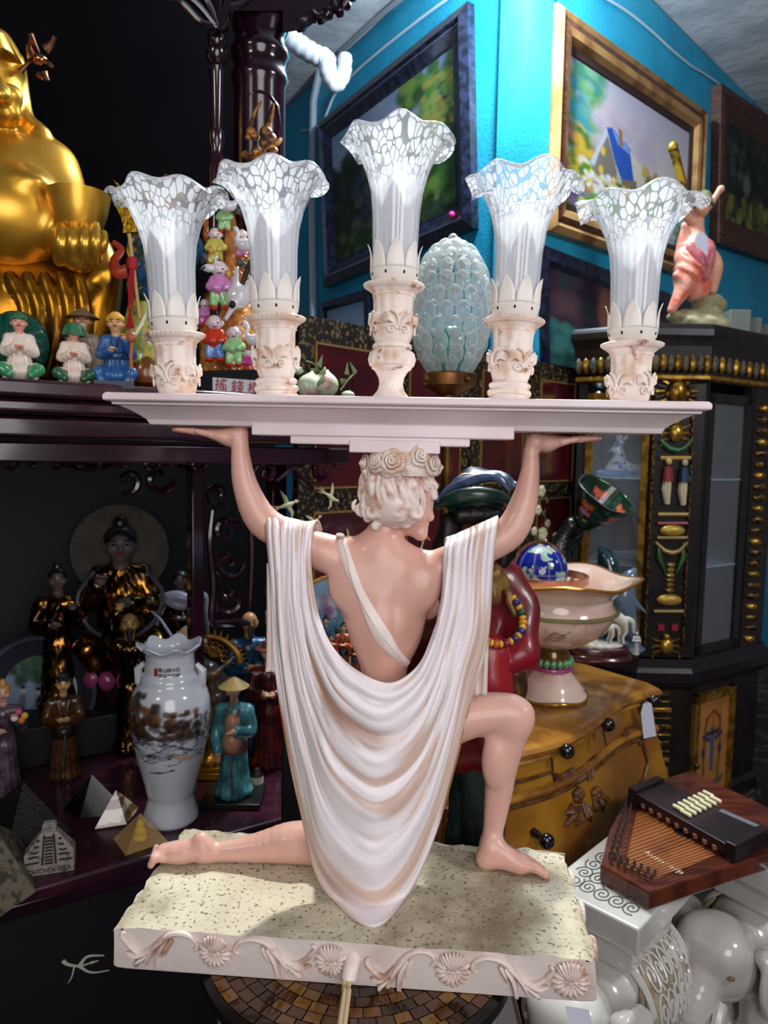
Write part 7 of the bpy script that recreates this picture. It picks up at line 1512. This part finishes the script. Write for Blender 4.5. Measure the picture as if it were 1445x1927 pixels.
# horses on oval base
q=PXY(1131,1246); hy=q.y; hu=hy/F; HS=thing('horse_group_figurine','white horses on snowy ground over a dark red oval wooden base, on the chest','figurine',(q.x,hy+.02,ZC_))
b=MB(); 
b.lathe([(60*hu,0),(64*hu,6*hu),(60*hu,12*hu),(56*hu,14*hu),(59*hu,20*hu),(55*hu,27*hu)],48,M=Matrix.Diagonal((1,.55,1)).to_3x3()); b.build('oval_base',mt('cherry_base','#3c1418',.25,coat=.5),HS)
mWh=mt('bone_white','#c8c4b8',.35,coat=.3)
sobj('snowy_ground',mWh,[E((0,0,30*hu),(44*hu,20*hu,8*hu)),E((-18*hu,-4*hu,34*hu),(20*hu,12*hu,8*hu))],HS,res=.004,k=.01,disp=lambda X,Y,Z:.002*np.sin(200*X)*np.sin(180*Y))
def horse(name,x,y,s,fl,rear=0,m=mWh):
    u_=hu*s; f=lambda a,c,d=0:(x*hu+fl*a*u_,y*hu+d*u_,(34+c*s)*hu)
    return sobj(name,m,[C(f(-14,34),f(12,36+rear),9*u_,9.5*u_)]+CH([f(14,38+rear),f(22,52+rear),f(26,62+rear)],[8*u_,6*u_,5*u_],k=.004)+[C(f(26,62+rear),f(36,54+rear),5*u_,3*u_),E(f(24,68+rear),(1.6*u_,1.6*u_,3*u_)),
      *CH([f(-16,32,-3),f(-19,18,-3),f(-15,10,-3),f(-16,0,-3)],[6*u_,3.6*u_,2.6*u_,2.6*u_],k=.003),*CH([f(-13,32,4),f(-15,18,4),f(-11,10,4),f(-12,0,4)],[6*u_,3.6*u_,2.6*u_,2.6*u_],k=.003),
      *CH([f(12,34+rear,-3),f(14,18+rear,-3),f(13,9+rear,-3),f(13,rear,-3)],[5*u_,3.2*u_,2.5*u_,2.5*u_],k=.003),*CH([f(14,34+rear,4),f(19,20+rear,4),f(22,12+rear*1.4,4),f(18,rear*1.4,4)],[5*u_,3.2*u_,2.5*u_,2.5*u_],k=.003),
      *CH([f(-22,38),f(-30,32),f(-32,16)],[4*u_,4*u_,2*u_],k=.003),*CH([f(12,48+rear),f(17,60+rear),f(23,68+rear)],[3*u_,4*u_,2.4*u_],k=.003)],HS,res=.0028,k=.006)
horse('walking_horse',4,-4,.95,-1); horse('rearing_horse',26,6,1.25,-1,16)
# teal and grey dolphins
def dolph(px,pyb,pyt,m,label,lean):
    q=PXY(px,pyb); Y=q.y; u_=Y/F; h=(pyb-pyt)*u_; t=thing('dolphin_figurine',label,'figurine',(q.x,Y,ZC_))
    b=MB(); b.lathe([(.20*h,0),(.22*h,.03*h),(.12*h,.08*h)],24); b.build('wave_base',m,t)
    sobj('body',m,CH([(-.12*h*lean,0,.06*h),(-.02*h*lean,0,.3*h),(.06*h*lean,0,.6*h),(.02*h*lean,0,.84*h),(-.06*h*lean,0,.97*h)],[.05*h,.10*h,.14*h,.10*h,.03*h],k=.01)+[C((.12*h*lean,.0,.55*h),(.28*h*lean,.0,.45*h),.05*h,.01*h),C((-.02*h*lean,-.06*h,.62*h),(-.2*h*lean,-.1*h,.45*h),.045*h,.01*h),C((-.12*h*lean,0,.07*h),(-.24*h,0,.09*h),.03*h,.012*h),C((-.12*h*lean,0,.07*h),(.05*h,0,.12*h),.03*h,.012*h)],t,res=h*.02,k=.012)
dolph(1132,1205,1022,mt('teal_glaze','#2c5a64',.15,c2='#16242c',sc=14,coat=.7),'dark teal dolphin figurine leaping upright, behind the rim of the big bowl',1)
dolph(1178,1222,1062,mt('slate_glaze','#5a6c7c',.2,coat=.6),'grey-blue dolphin figurine behind the white horses',-1)
q=PXY(1196,1232); person('white_child_figurine','tiny white bisque figurine beside the white horses, near the cabinet',(q.x,q.y,ZC_),.075,sk='#b8b4b0',robe='#b0aeac',arms='front')
# black figure holding a stained-glass shade
q=PXY(1075,1190); by=q.y; bu=by/F; SG_=thing('stained_glass_lamp','stained glass flower lamp on a black figure base, on the back of the chest','lamp',(q.x,by,ZC_))
def k_(x,y,dy=0): return tuple(p(x,y,by+dy))
mBf=mt('black_bronze','#0c0c0f',.25,coat=.5,bump=.4,bsc=70)
sobj('black_figure',mBf,[E((q.x,by,ZC_+.02),(.07,.05,.022)),C((q.x,by,ZC_+.02),k_(1060,1080),34*bu,26*bu),*CH([k_(1060,1080),k_(1052,1040),k_(1062,1005)],[24*bu,20*bu,14*bu],k=.02),E(k_(1074,990),(17*bu,18*bu,19*bu)),C(k_(1050,1020),k_(1035,1055),9*bu,7*bu),C(k_(1035,1055),k_(1062,1070,-.03),7*bu,5*bu),C(k_(1068,1030),k_(1090,1010),7*bu,5*bu),C(k_(1090,1010),k_(1098,985),5*bu,4*bu),C(k_(1075,1075),k_(1108,1085),14*bu,8*bu)],SG_,res=.004,k=.02,world=True)
ax=Vector((.38,-.45,.80)).normalized(); ap_=Vector(k_(1098,990)); e1=ax.orthogonal().normalized(); e2=ax.cross(e1)
vs=[];cols=[]; ns,nr=80,30; cs=Cv(160,50,'#16301c'); cs.dabs(120,0,1,0,1,.04,['#1c3c24','#244a2c','#12281a','#2c3a44','#3a5a50'],.6,2)
for k in range(5):
    x=(k+.5)/5
    for j in range(5): cs.blob(x+(j-2)*.018,.28-.03*abs(j-2)+.05,.012,.10,'#d86a4a',.3); cs.blob(x+(j-2)*.02,.48,.013,.08,'#c87aa8',.3)
    cs.blob(x+.03,.7,.03,.05,'#c8b83a',.3)
for x in range(20): cs.line([(x/20,0),(x/20,1)],.0022,'#080a08',.7)
for y in (.2,.4,.6,.8): cs.line([(0,y),(1,y)],.01,'#080a08',.5)
H_=105*bu; 
for j in range(nr):
    t=j/(nr-1); r=(14+42*t**.8)*bu
    for k in range(ns):
        a=2*PI*k/ns; v=ap_+ax*(H_*.75*t)+(e1*cos(a)+e2*sin(a))*r*(1+.03*t*cos(5*a)); vs.append(v); cols.append(cs.at(k/ns,1-t))
b=MB(); b.add(vs,[(j*ns+k,j*ns+(k+1)%ns,(j+1)*ns+(k+1)%ns,(j+1)*ns+k) for j in range(nr-1) for k in range(ns)]); b.build('stained_shade',mt('stained_glass','#888888',.15,attr=True,coat=.6),SG_,world=True,solid=.003,cols=cols,ang=180)
b=MB(); b.tube([ap_+ax*(H_*.75)+(e1*cos(a)+e2*sin(a))*57*bu*(1+.03*cos(5*a)) for a in np.linspace(0,2*PI,50)[:-1]],1.6*bu,6,closed=True); b.build('lead_rim',mt('pewter','#5a5e62',.35,m=.7),SG_,world=True)
# small gold pieces left of the globe
q=PXY(975,1170); b=MB(); gu2=q.y/F
t=thing('gold_ornament','small gold ornament beside the globe, just behind the raised right arm','ornament',(q.x,q.y,ZC_)); b.lathe([(.03,0),(.034,.02),(.02,.05),(.03,.12),(.034,.16),(.02,.19)],24); b.build('body',mt('brass_bright','#b8862c',.25,m=.8),t)
b=MB(); b.ell((.0,0,.205),(.024,.024,.02),12,8); b.build('finial',mt('brass_bright','#b8862c',.25,m=.8),t); b=MB(); b.lathe([(.06,.16),(.062,.17),(.0,.175)],24); b.build('dish',mt('pale_dish','#b8b088',.3,coat=.4),t)
# ================================================================ pirate statue behind the lamp
PY=1.00; pq=p(905,1700,PY); pk=PY/F; PI_=thing('pirate_statue','seated pirate statue in red coat and feathered dark green hat, behind the kneeling lady','statue',(pq.x,PY,0))
def r_(x,y,dy=0): return tuple(p(x,y,PY+dy))
mRed=mt('pirate_red','#7a0f1a',.35,c2='#5a0a14',sc=8,coat=.2); mHat=mt('pirate_hat_green','#12352c',.3,coat=.4); mFea=mt('feather_blue','#44567a',.4,c2='#22304c',sc=30,coat=.3); mPH=mt('pirate_hair','#0c090b',.45); mPs=skin('#4a2a20'); mGB=mt('brocade_gold','#8a6a34',.45,c2='#5a4020',sc=30,m=.3)
sobj('coat',mRed,[*CH([r_(895,1075),r_(895,1180),r_(900,1300),r_(905,1390)],[48*pk,62*pk,66*pk,58*pk],k=.02),C(r_(850,1095),r_(945,1090),34*pk,36*pk),*CH([r_(948,1095,-.01),r_(985,1150,-.02),r_(975,1225,-.05)],[34*pk,34*pk,26*pk],k=.02),C(r_(975,1235,-.05),r_(940,1255,-.08),30*pk,22*pk),C(r_(880,1410,-.02),r_(940,1400,-.04),46*pk,40*pk)],PI_,res=.006,k=.03,world=True,disp=lambda X,Y,Z:.0025*np.sin(90*X+50*Z))
sobj('waistcoat_panel',mt('pirate_bright_red','#8a1420',.35,coat=.2),[C(r_(920,1230,-.068),r_(925,1330,-.075),40*pk,42*pk)],PI_,res=.006,k=.02,world=True)
sobj('collar',mGB,[C(r_(925,1080,-.06),r_(930,1130,-.068),22*pk,12*pk),C(r_(945,1085,-.05),r_(968,1155,-.062),10*pk,7*pk),C(r_(905,1215,-.075),r_(965,1212,-.06),7*pk,7*pk)],PI_,res=.004,k=.01,world=True,disp=lambda X,Y,Z:.0015*np.sin(200*X)*np.sin(220*Z))
HDp=sobj('head',mPs,[E(r_(895,1000,-.0),(42*pk,46*pk,55*pk)),C(r_(895,1040),r_(895,1080),24*pk,28*pk),C(r_(902,1000,-.04),r_(904,1014,-.05),6*pk,8*pk)],PI_,res=.005,k=.015,world=True)
sobj('hair',mPH,[E(r_(895,985,.012),(62*pk,48*pk,46*pk)),*CH([r_(850,985,-.01),r_(838,1035,-.01),r_(842,1085,-.01)],[22*pk,24*pk,14*pk],k=.01),*CH([r_(940,980,-.015),r_(950,1030,-.015),r_(938,1075,-.02)],[20*pk,22*pk,12*pk],k=.01),C(r_(868,970,-.035),r_(925,968,-.038),16*pk,16*pk)],PI_,res=.005,k=.012,world=True,disp=lambda X,Y,Z:.0014*np.sin(330*X+40*Z))
HT=sobj('hat',mHat,[E(r_(893,955,0),(52*pk,52*pk,30*pk)),*CH([r_(820,950,.0),r_(850,938,-.05),r_(890,930,-.07),r_(935,935,-.06),r_(965,948,.0)],[9*pk,13*pk,14*pk,13*pk,9*pk],k=.01),*CH([r_(822,950,0),r_(860,930,.05),r_(925,930,.05),r_(965,948,0)],[9*pk,11*pk,11*pk,9*pk],k=.01)],PI_,res=.005,k=.02,world=True)
for k in range(12):
    o=k*6-30; b=MB(); Q=spl([r_(822+k*2,945-k*1.5,-.03+.006*k),r_(850+k*3,915-k*2.6,-.04+.008*k),r_(892+k*3,905-k*1.2,-.04+.008*k),r_(930+k*2.6,897+k*.4,-.03+.006*k),r_(955+k*1.5,925-k*1.2,-.03+.005*k)],16)
    b.tube([Vector(q)+Vector((0,0,.002*sin(i+k))) for i,q in enumerate(Q)],[(2+6*sin(PI*i/15))*pk for i in range(16)],7); b.build('feather',mFea,HT,world=True)
b=MB(); b.tube([r_(868+k*4,896-2*sin(k*.7),-.02) for k in range(8)],4*pk,7); b.build('hat_braid',mGB,HT,world=True)
bc=['#c8a02c','#8a1c2c','#c8a02c','#2a2a6a','#c8a02c','#1c4a3a','#c8a02c','#c88a1c','#d8b040','#2a2a6a','#c8a02c','#2a2a5a','#c8a02c','#7a1c34','#c8a02c','#b85a1c','#c8a02c','#b85a1c','#c8a02c','#2a2a6a']
Q=spl([(952,1112,-.05),(968,1128,-.06),(980,1150,-.068),(984,1172,-.072),(978,1192,-.085),(962,1206,-.09),(940,1212,-.095),(920,1208,-.095),(905,1198,-.09)],20)
nk_=MB(); nk_.tube([r_(*q) for q in Q],1.2*pk,5); NK=nk_.build('bead_necklace',mGB,PI_,world=True)
for i,q in enumerate(Q):
    b=MB(); d=Vector(r_(*Q[min(i+1,19)]))-Vector(r_(*Q[max(i-1,0)])); M=d.to_track_quat('Z','Y').to_matrix(); b.ell(r_(*q),((8.5 if i%2 else 7)*pk,(8.5 if i%2 else 7)*pk,(6 if i%2 else 4.5)*pk),12,8,M); b.build('bead',mt('bead_'+bc[i][1:],bc[i],.25,coat=.5),NK,world=True)
sobj('gilt_arm',mt('antique_gilt','#7a5c34',.35,m=.5,c2='#4a3420',sc=30),[*CH([r_(968,1265,-.06),r_(975,1300,-.05),r_(955,1350,-.04)],[20*pk,17*pk,14*pk],k=.01),C(r_(955,1350,-.04),r_(930,1370,-.08),13*pk,14*pk)],PI_,res=.005,k=.012,world=True)
sobj('trousers',mt('pirate_dark_green','#101c1a',.35,c2='#1c3430',sc=20,coat=.2),[C(r_(905,1430,-.02),r_(910,1560,-.03),44*pk,36*pk),C(r_(880,1430,.03),r_(870,1580,.02),36*pk,30*pk),C(r_(910,1560,-.03),(r_(910,1560)[0],PY-.05,.30),36*pk,24*pk),C(r_(870,1580,.02),(r_(870,1580)[0],PY,.30),30*pk,24*pk)],PI_,res=.007,k=.02,world=True)
b=MB(); c=Vector((pq.x,PY+.06,0)); b.box((c.x-.02,c.y-.01,.20),(.18,.16,.40)); b.build('seat_block',mt('chair_umber','#2a1710',.4),PI_,world=True,bevel=.01)
sobj('boot',mInk,[C((r_(905,1560)[0],PY-.05,.30),(r_(905,1560)[0],PY-.06,.06),.034,.03),C((r_(905,1560)[0],PY-.06,.032),(r_(905,1560)[0]+.03,PY-.10,.026),.032,.026)],PI_,res=.008,k=.02,world=True)
b=MB(); b.box((c.x-.0,c.y-.09,.0095),(.22,.34,.019)); b.build('foot_block',mt('chair_umber','#2a1710',.4),PI_,world=True,bevel=.005)
# ================================================================ porcelain elephant stools
EZ=.45
mEl=mt('elephant_glaze','#cfcdc6',.2,c2='#b2b0aa',sc=5,coat=.8,lo=.4,hi=.75); mElD=mt('elephant_relief','#a89a84',.25,c2='#8a7a62',sc=30,coat=.5); mElT=mt('elephant_top_ground','#84847e',.3,coat=.4); mBrn=mt('elephant_outline','#6a543a',.4)
def swirl(b,P,n,r0,seed,u0=.08,u1=.92,v0=.08,v1=.92):   # raised scroll pattern on a surface P(u,v)
    R=random.Random(seed)
    for i in range(n):
        for j in range(n):
            u=u0+(u1-u0)*(i+.5)/n; v=v0+(v1-v0)*(j+.5)/n; s=(u1-u0)/n*.60; a0=R.uniform(0,6); d=1 if R.random()<.5 else -1
            pts=[P(u+s*(1-t/13)*cos(a0+d*t),v+s*(1-t/13)*sin(a0+d*t)) for t in np.linspace(0,11.5,24)]
            b.tube(pts,[r0]*23+[r0*1.5],5)
def elephant(name,label,c,rz,sc,head=1):
    t=thing(name,label,'stool',(c[0],c[1],0),rz)
    H=EZ; g_=lambda x,y,z:(x*sc,y*sc,z*sc)
    b=MB(); b.box((0,0,.0175*sc),(.32*sc,.20*sc,.035*sc)); b.build('plinth',mEl,t,bevel=.004)
    # faces local -X: head at -X
    pr=[E(g_(.02,0,.22),(.155*sc,.098*sc,.105*sc)),*[C(g_(x,y,.20),g_(x*1.02,y,.06),.046*sc,.040*sc) for x in (-.085,.105) for y in (-.055,.055)],*[C(g_(x*1.02,y,.055),g_(x*1.02,y,.045),.046*sc,.046*sc) for x in (-.085,.105) for y in (-.055,.055)],
        E(g_(-.165,0,.245),(.075*sc,.070*sc,.080*sc)),E(g_(-.19,-.03,.285),(.035*sc,.032*sc,.03*sc)),E(g_(-.19,.03,.285),(.035*sc,.032*sc,.03*sc)),
        *CH([g_(-.215,0,.22),g_(-.25,0,.17),g_(-.245,0,.11),g_(-.215,0,.065),g_(-.185,0,.06)],[.040*sc,.032*sc,.025*sc,.02*sc,.017*sc],k=.01),C(g_(.165,0,.25),g_(.19,0,.16),.016*sc,.012*sc)]
    sobj('body',mEl,pr,t,res=.0045*sc,k=.03)
    for s in (-1,1):
        sobj('ear',mEl,[E(g_(-.125,s*.088,.235),(.052*sc,.012*sc,.066*sc),k=.01),C(g_(-.15,s*.075,.28),g_(-.09,s*.094,.26),.015*sc,.012*sc),C(g_(-.13,s*.09,.18),g_(-.12,s*.092,.165),.02*sc,.012*sc)],t,res=.004*sc,k=.02)
        b=MB(); b.tube([g_(-.21,s*.035,.19),g_(-.245,s*.045,.165),g_(-.275,s*.045,.175)],[.012*sc,.010*sc,.003*sc],8); b.build('tusk',mEl,t)
        b=MB(); b.ell(g_(-.215,s*.052,.255),(.008*sc,.008*sc,.005*sc),8,6); b.build('eye',mBrn,t)
    # saddle cloth
    def cl(u,v,o=0): a=(u-.5)*2*2.0; x=-.055+.17*v; e=1-((x-.02)/.175)**2; ry=(.104+o)*math.sqrt(max(.2,e)); rz_=(.113+o)*math.sqrt(max(.2,e)); return (x*sc,ry*sin(a)*sc,(.22+rz_*cos(a) if abs(a)<1.6 else .22+rz_*cos(a)*1.1)*sc)
    b=MB(); b.grid(cl,50,20); cb=b.build('saddle_cloth',mElD,t,solid=.006*sc)
    b=MB(); swirl(b,lambda u,v:cl(u,v,.005),6,.0024*sc,3); b.build('scroll_relief',mEl,cb)
    for e_ in (0,1): b=MB(); b.tube([cl(u,e_,.003) for u in np.linspace(0,1,40)],.006*sc,6); b.build('cloth_border',mEl,cb)
    for s in (-1,1):
        b=MB()
        for k in range(9): q=Vector(cl(.5+s*.495,k/8,.004)); b.ell(q+Vector((0,0,-.012*sc)),(.008*sc,.007*sc,.012*sc),8,6)
        b.build('fringe',mEl,cb)
    for s in (-1,1):
        for k in range(3):
            a=Vector(g_(-.055+.0*k,s*(.070+.012*k),.285-.018*k)); e=a+Vector(((-.045+.018*k)*sc,s*.028*sc,-.06*sc)); b=MB(); b.tube([a,e],.004*sc,6); b.ell(e,(.012*sc,.012*sc,.010*sc),10,7); b.ell(e+Vector((0,s*.004*sc,-.032*sc)),(.013*sc,.012*sc,.026*sc),10,7); b.build('tassel',mElD,t)
    # stool top
    b=MB(); b.loft([[ (x*sc*w,y*sc*w,z) for x,y in ((-.135,-.10),(.135,-.10),(.135,.10),(-.135,.10))] for w,z in ((.60,.315*sc),(.66,H-.072),(.83,H-.054),(.86,H-.048),(.86,H-.005),(.848,H))]); tp=b.build('stool_top',mEl,t,smooth=False,bevel=.003)
    b=MB(); swirl(b,lambda u,v:((u-.5)*.215*sc,(v-.5)*.16*sc,H+.0003),5,.0013*sc,5); b.build('scroll_relief',mt('relief_grey','#565653',.3,coat=.4),tp)
    
    return t
q1=pz(1130,1680,EZ); elephant('elephant_stool','glazed white porcelain elephant stool with carved top plate, nearest the plinth corner',(q1.x+.055,q1.y+.05),.80,1.05)
q2=pz(1330,1560,EZ); elephant('elephant_stool','glazed white porcelain elephant stool with tassels, at the lower right edge under the autoharp',(q2.x+.115,q2.y-.03),.62,1.05)
# ================================================================ autoharp
AZ=EZ+.0015; AH=.034
mMah=mt('mahogany','#5c2a18',.3,c2='#43190f',sc=7,st=(1,6,1),coat=.5); mSpr=mt('spruce_face','#9a5a2c',.38,c2='#7c4420',sc=9,st=(1,1,1),coat=.3); mChd=mt('chord_bar_plum','#2a1a20',.4,c2='#1c1216',sc=6)
def az_(x,y,z=AZ+AH): return pz(x,y,z)
AO=[az_(1130,1628),az_(1146,1562),az_(1190,1482),az_(1300,1450),az_(1490,1540),az_(1490,1592),az_(1222,1680)]
AU=thing('autoharp','reddish-brown autoharp with dark chord bars and cream buttons, lying across the elephant stools','instrument',tuple(sum((Vector((q.x,q.y,AZ)) for q in AO),Vector())/len(AO)))
b=MB(); cen_=sum(AO,Vector())/len(AO)
def sc_(s,z): return [Vector((cen_.x+(q.x-cen_.x)*s,cen_.y+(q.y-cen_.y)*s,z)) for q in AO]
b.loft([sc_(.985,AZ),sc_(1,AZ+.004),sc_(1,AZ+AH-.004),sc_(.99,AZ+AH)][::-1]); AB=b.build('body',mMah,AU,world=True,smooth=False)
zf=AZ+AH
fa=[az_(x,y,zf+.0006) for x,y in ((1176,1632),(1198,1528),(1300,1500),(1440,1575),(1232,1655))]
b=MB(); b.loft([[q+Vector((0,0,.0012)) for q in fa],fa]); b.build('sound_board',mSpr,AB,world=True,smooth=False)
b=MB(); hc=az_(1290,1565,zf+.0022); b.lathe([(.024,.0),(.024,.0012),(0,.0012)],28,at=hc); b.build('sound_hole',mInk,AB,world=True)
for k in range(24):
    t_=k/23; a_=az_(1160+ (1238-1160)*max(0,(t_-.45)/.55) + 14*t_ + (40*(1-t_)*.9 if t_<.45 else 18*(1-t_)) ,1520+150*min(1,t_*1.25) if t_<.8 else 1670-0*t_,zf+.006)
    e_=az_(1262+200*t_,1508+85*t_,zf+.007)
    a_=Vector(az_(1196-38*min(1,t_/.55)+ (70*max(0,(t_-.55)/.45)),1530+105*min(1,t_/.55)+26*max(0,(t_-.55)/.45),zf+.006))
    b=MB(); b.tube([a_,e_],.0008,4); b.build('string',mt('string_steel','#4a2c1c',.3,m=.7),AB,world=True)
for row in (0,1):
    for k in range(17):
        t_=k/16
        if t_<.6: x=1184-34*(t_/.6)+row*11-5; y=1512+112*(t_/.6)
        else: x=1150+82*((t_-.6)/.4)-5+row*5; y=1624+36*((t_-.6)/.4)-row*9
        q=az_(x,y,zf); b=MB(); b.lathe([(.0028,0),(.0028,.010),(.0022,.016),(0,.0165)],8,at=q); b.build('tuning_pin',mt('pin_steel','#8a8484',.2,m=.9),AB,world=True)
zb5=zf+.012
c1_=[az_(1196,1493,zb5+.02),az_(1250,1470,zb5+.02),az_(1430,1556,zb5+.02),az_(1365,1588,zb5+.02)]
# chord bar cover raised over strings
b=MB(); b.loft([[q+Vector((0,0,.0)) for q in c1_],[Vector((q.x,q.y,zf+.010)) for q in c1_]]); CBR=b.build('chord_bar_cover',mChd,AU,world=True,smooth=False,bevel=.002)
for (i0,i1) in ((0,1),(2,3)):
    a_=c1_[i0]; e_=c1_[i1]; b=MB(); d=(e_-a_).normalized(); n_=Vector((-d.y,d.x,0)); L_=[]; 
    o_=sum(c1_,Vector())/4; s_=1 if (o_-a_).dot(n_)<0 else -1
    b.loft([[Vector((q.x,q.y,zf+.0008)) for q in (a_,e_,e_+n_*s_*.02,a_+n_*s_*.02)],[Vector((q.x,q.y,zb5+.026)) for q in (a_,e_,e_+n_*s_*.02,a_+n_*s_*.02)]]); b.build('end_block',mChd,CBR,world=True,smooth=False,bevel=.002)
for k in range(9):
    t_=.1+.8*k/8; a_=c1_[0].lerp(c1_[3],t_*1.0); b=MB(); a_=c1_[0].lerp(c1_[3],t_); b.box((a_.x,a_.y,zf+.014),(.008,.008,.008)); b.build('bar_end',mt('felt_tan','#8a5a44',.6),CBR,world=True,smooth=False)
for row in (0,1):
    for k in range(7):
        t_=(k+.5)/7; a_=c1_[0].lerp(c1_[3],.36+.0*row).lerp(c1_[1].lerp(c1_[2],.42),0); 
        u_=az_(1276+k*9.4+row*14,1527-k*4.4+row*10-4,zb5+.022); d=(c1_[3]-c1_[0]).normalized()
        b=MB(); b.tube([u_-d*.010+Vector((0,0,.003)),u_+d*.010+Vector((0,0,.003))],[.0045,.0045],10); b.ell(u_-d*.010+Vector((0,0,.003)),(.0045,)*3,8,6); b.ell(u_+d*.010+Vector((0,0,.003)),(.0045,)*3,8,6); b.build('chord_button',mt('button_cream','#d8d0a8',.3,coat=.3),CBR,world=True)
b=MB(); a_=az_(1355,1524,zb5+.021); e_=az_(1462,1570,zb5+.021); d=(e_-a_).normalized(); n_=Vector((-d.y,d.x,0))*.007; b.loft([[a_-n_,e_-n_,e_+n_,a_+n_],[v+Vector((0,0,-.002)) for v in (a_-n_,e_-n_,e_+n_,a_+n_)]]); b.build('label_strip',mt('strip_silver','#8a8e98',.3,m=.5),CBR,world=True,smooth=False)
lo_=az_(1248,1622,zf+.0026); lx=az_(1275,1638,zf+.0026)-az_(1225,1610,zf+.0026); ly=az_(1250,1610,zf+.0026)-az_(1246,1628,zf+.0026)
text('Autoharp','lettering',mt('letter_cream','#d8c8a0',.5),AB,frame(lo_,lx,ly),.022,.0002)
# paper tag hanging under the plinth corner
b=MB(); b.loft([[p(x,y,.74+dd) for x,y in ((1063,1893),(1108,1900),(1120,1945),(1076,1950))] for dd in (0,.001)]); tag(b.build('paper_tag',mt('paper_white','#c8ccdc',.7),smooth=False),'white paper tag poking out under the right front corner of the plinth','tag')
# rug on the floor at the right
rv=[pz(x,y,.003) for x,y in ((1290,1500),(1560,1440),(1800,2300),(1180,2000))]
cr2=Cv(130,130,'#0e0c10'); cr2.dabs(260,0,1,0,1,.022,['#4a4434','#2a2a2e','#5a5038','#1a1a1e','#3a2430'],.8,1); 
for k in range(40): x=random.random();y=random.random(); cr2.line([(x,y),(x+random.uniform(-.08,.08),y+random.uniform(-.08,.08))],.006,'#6a6048',.8)
ro=cr2.plane('patterned_rug',mt('rug_wool','#888888',.95,attr=True),None,lambda u,v:(rv[0].lerp(rv[1],u)).lerp(rv[3].lerp(rv[2],u),v)); tag(ro,'dark patterned rug on the floor at the right, below the curio cabinet','rug')
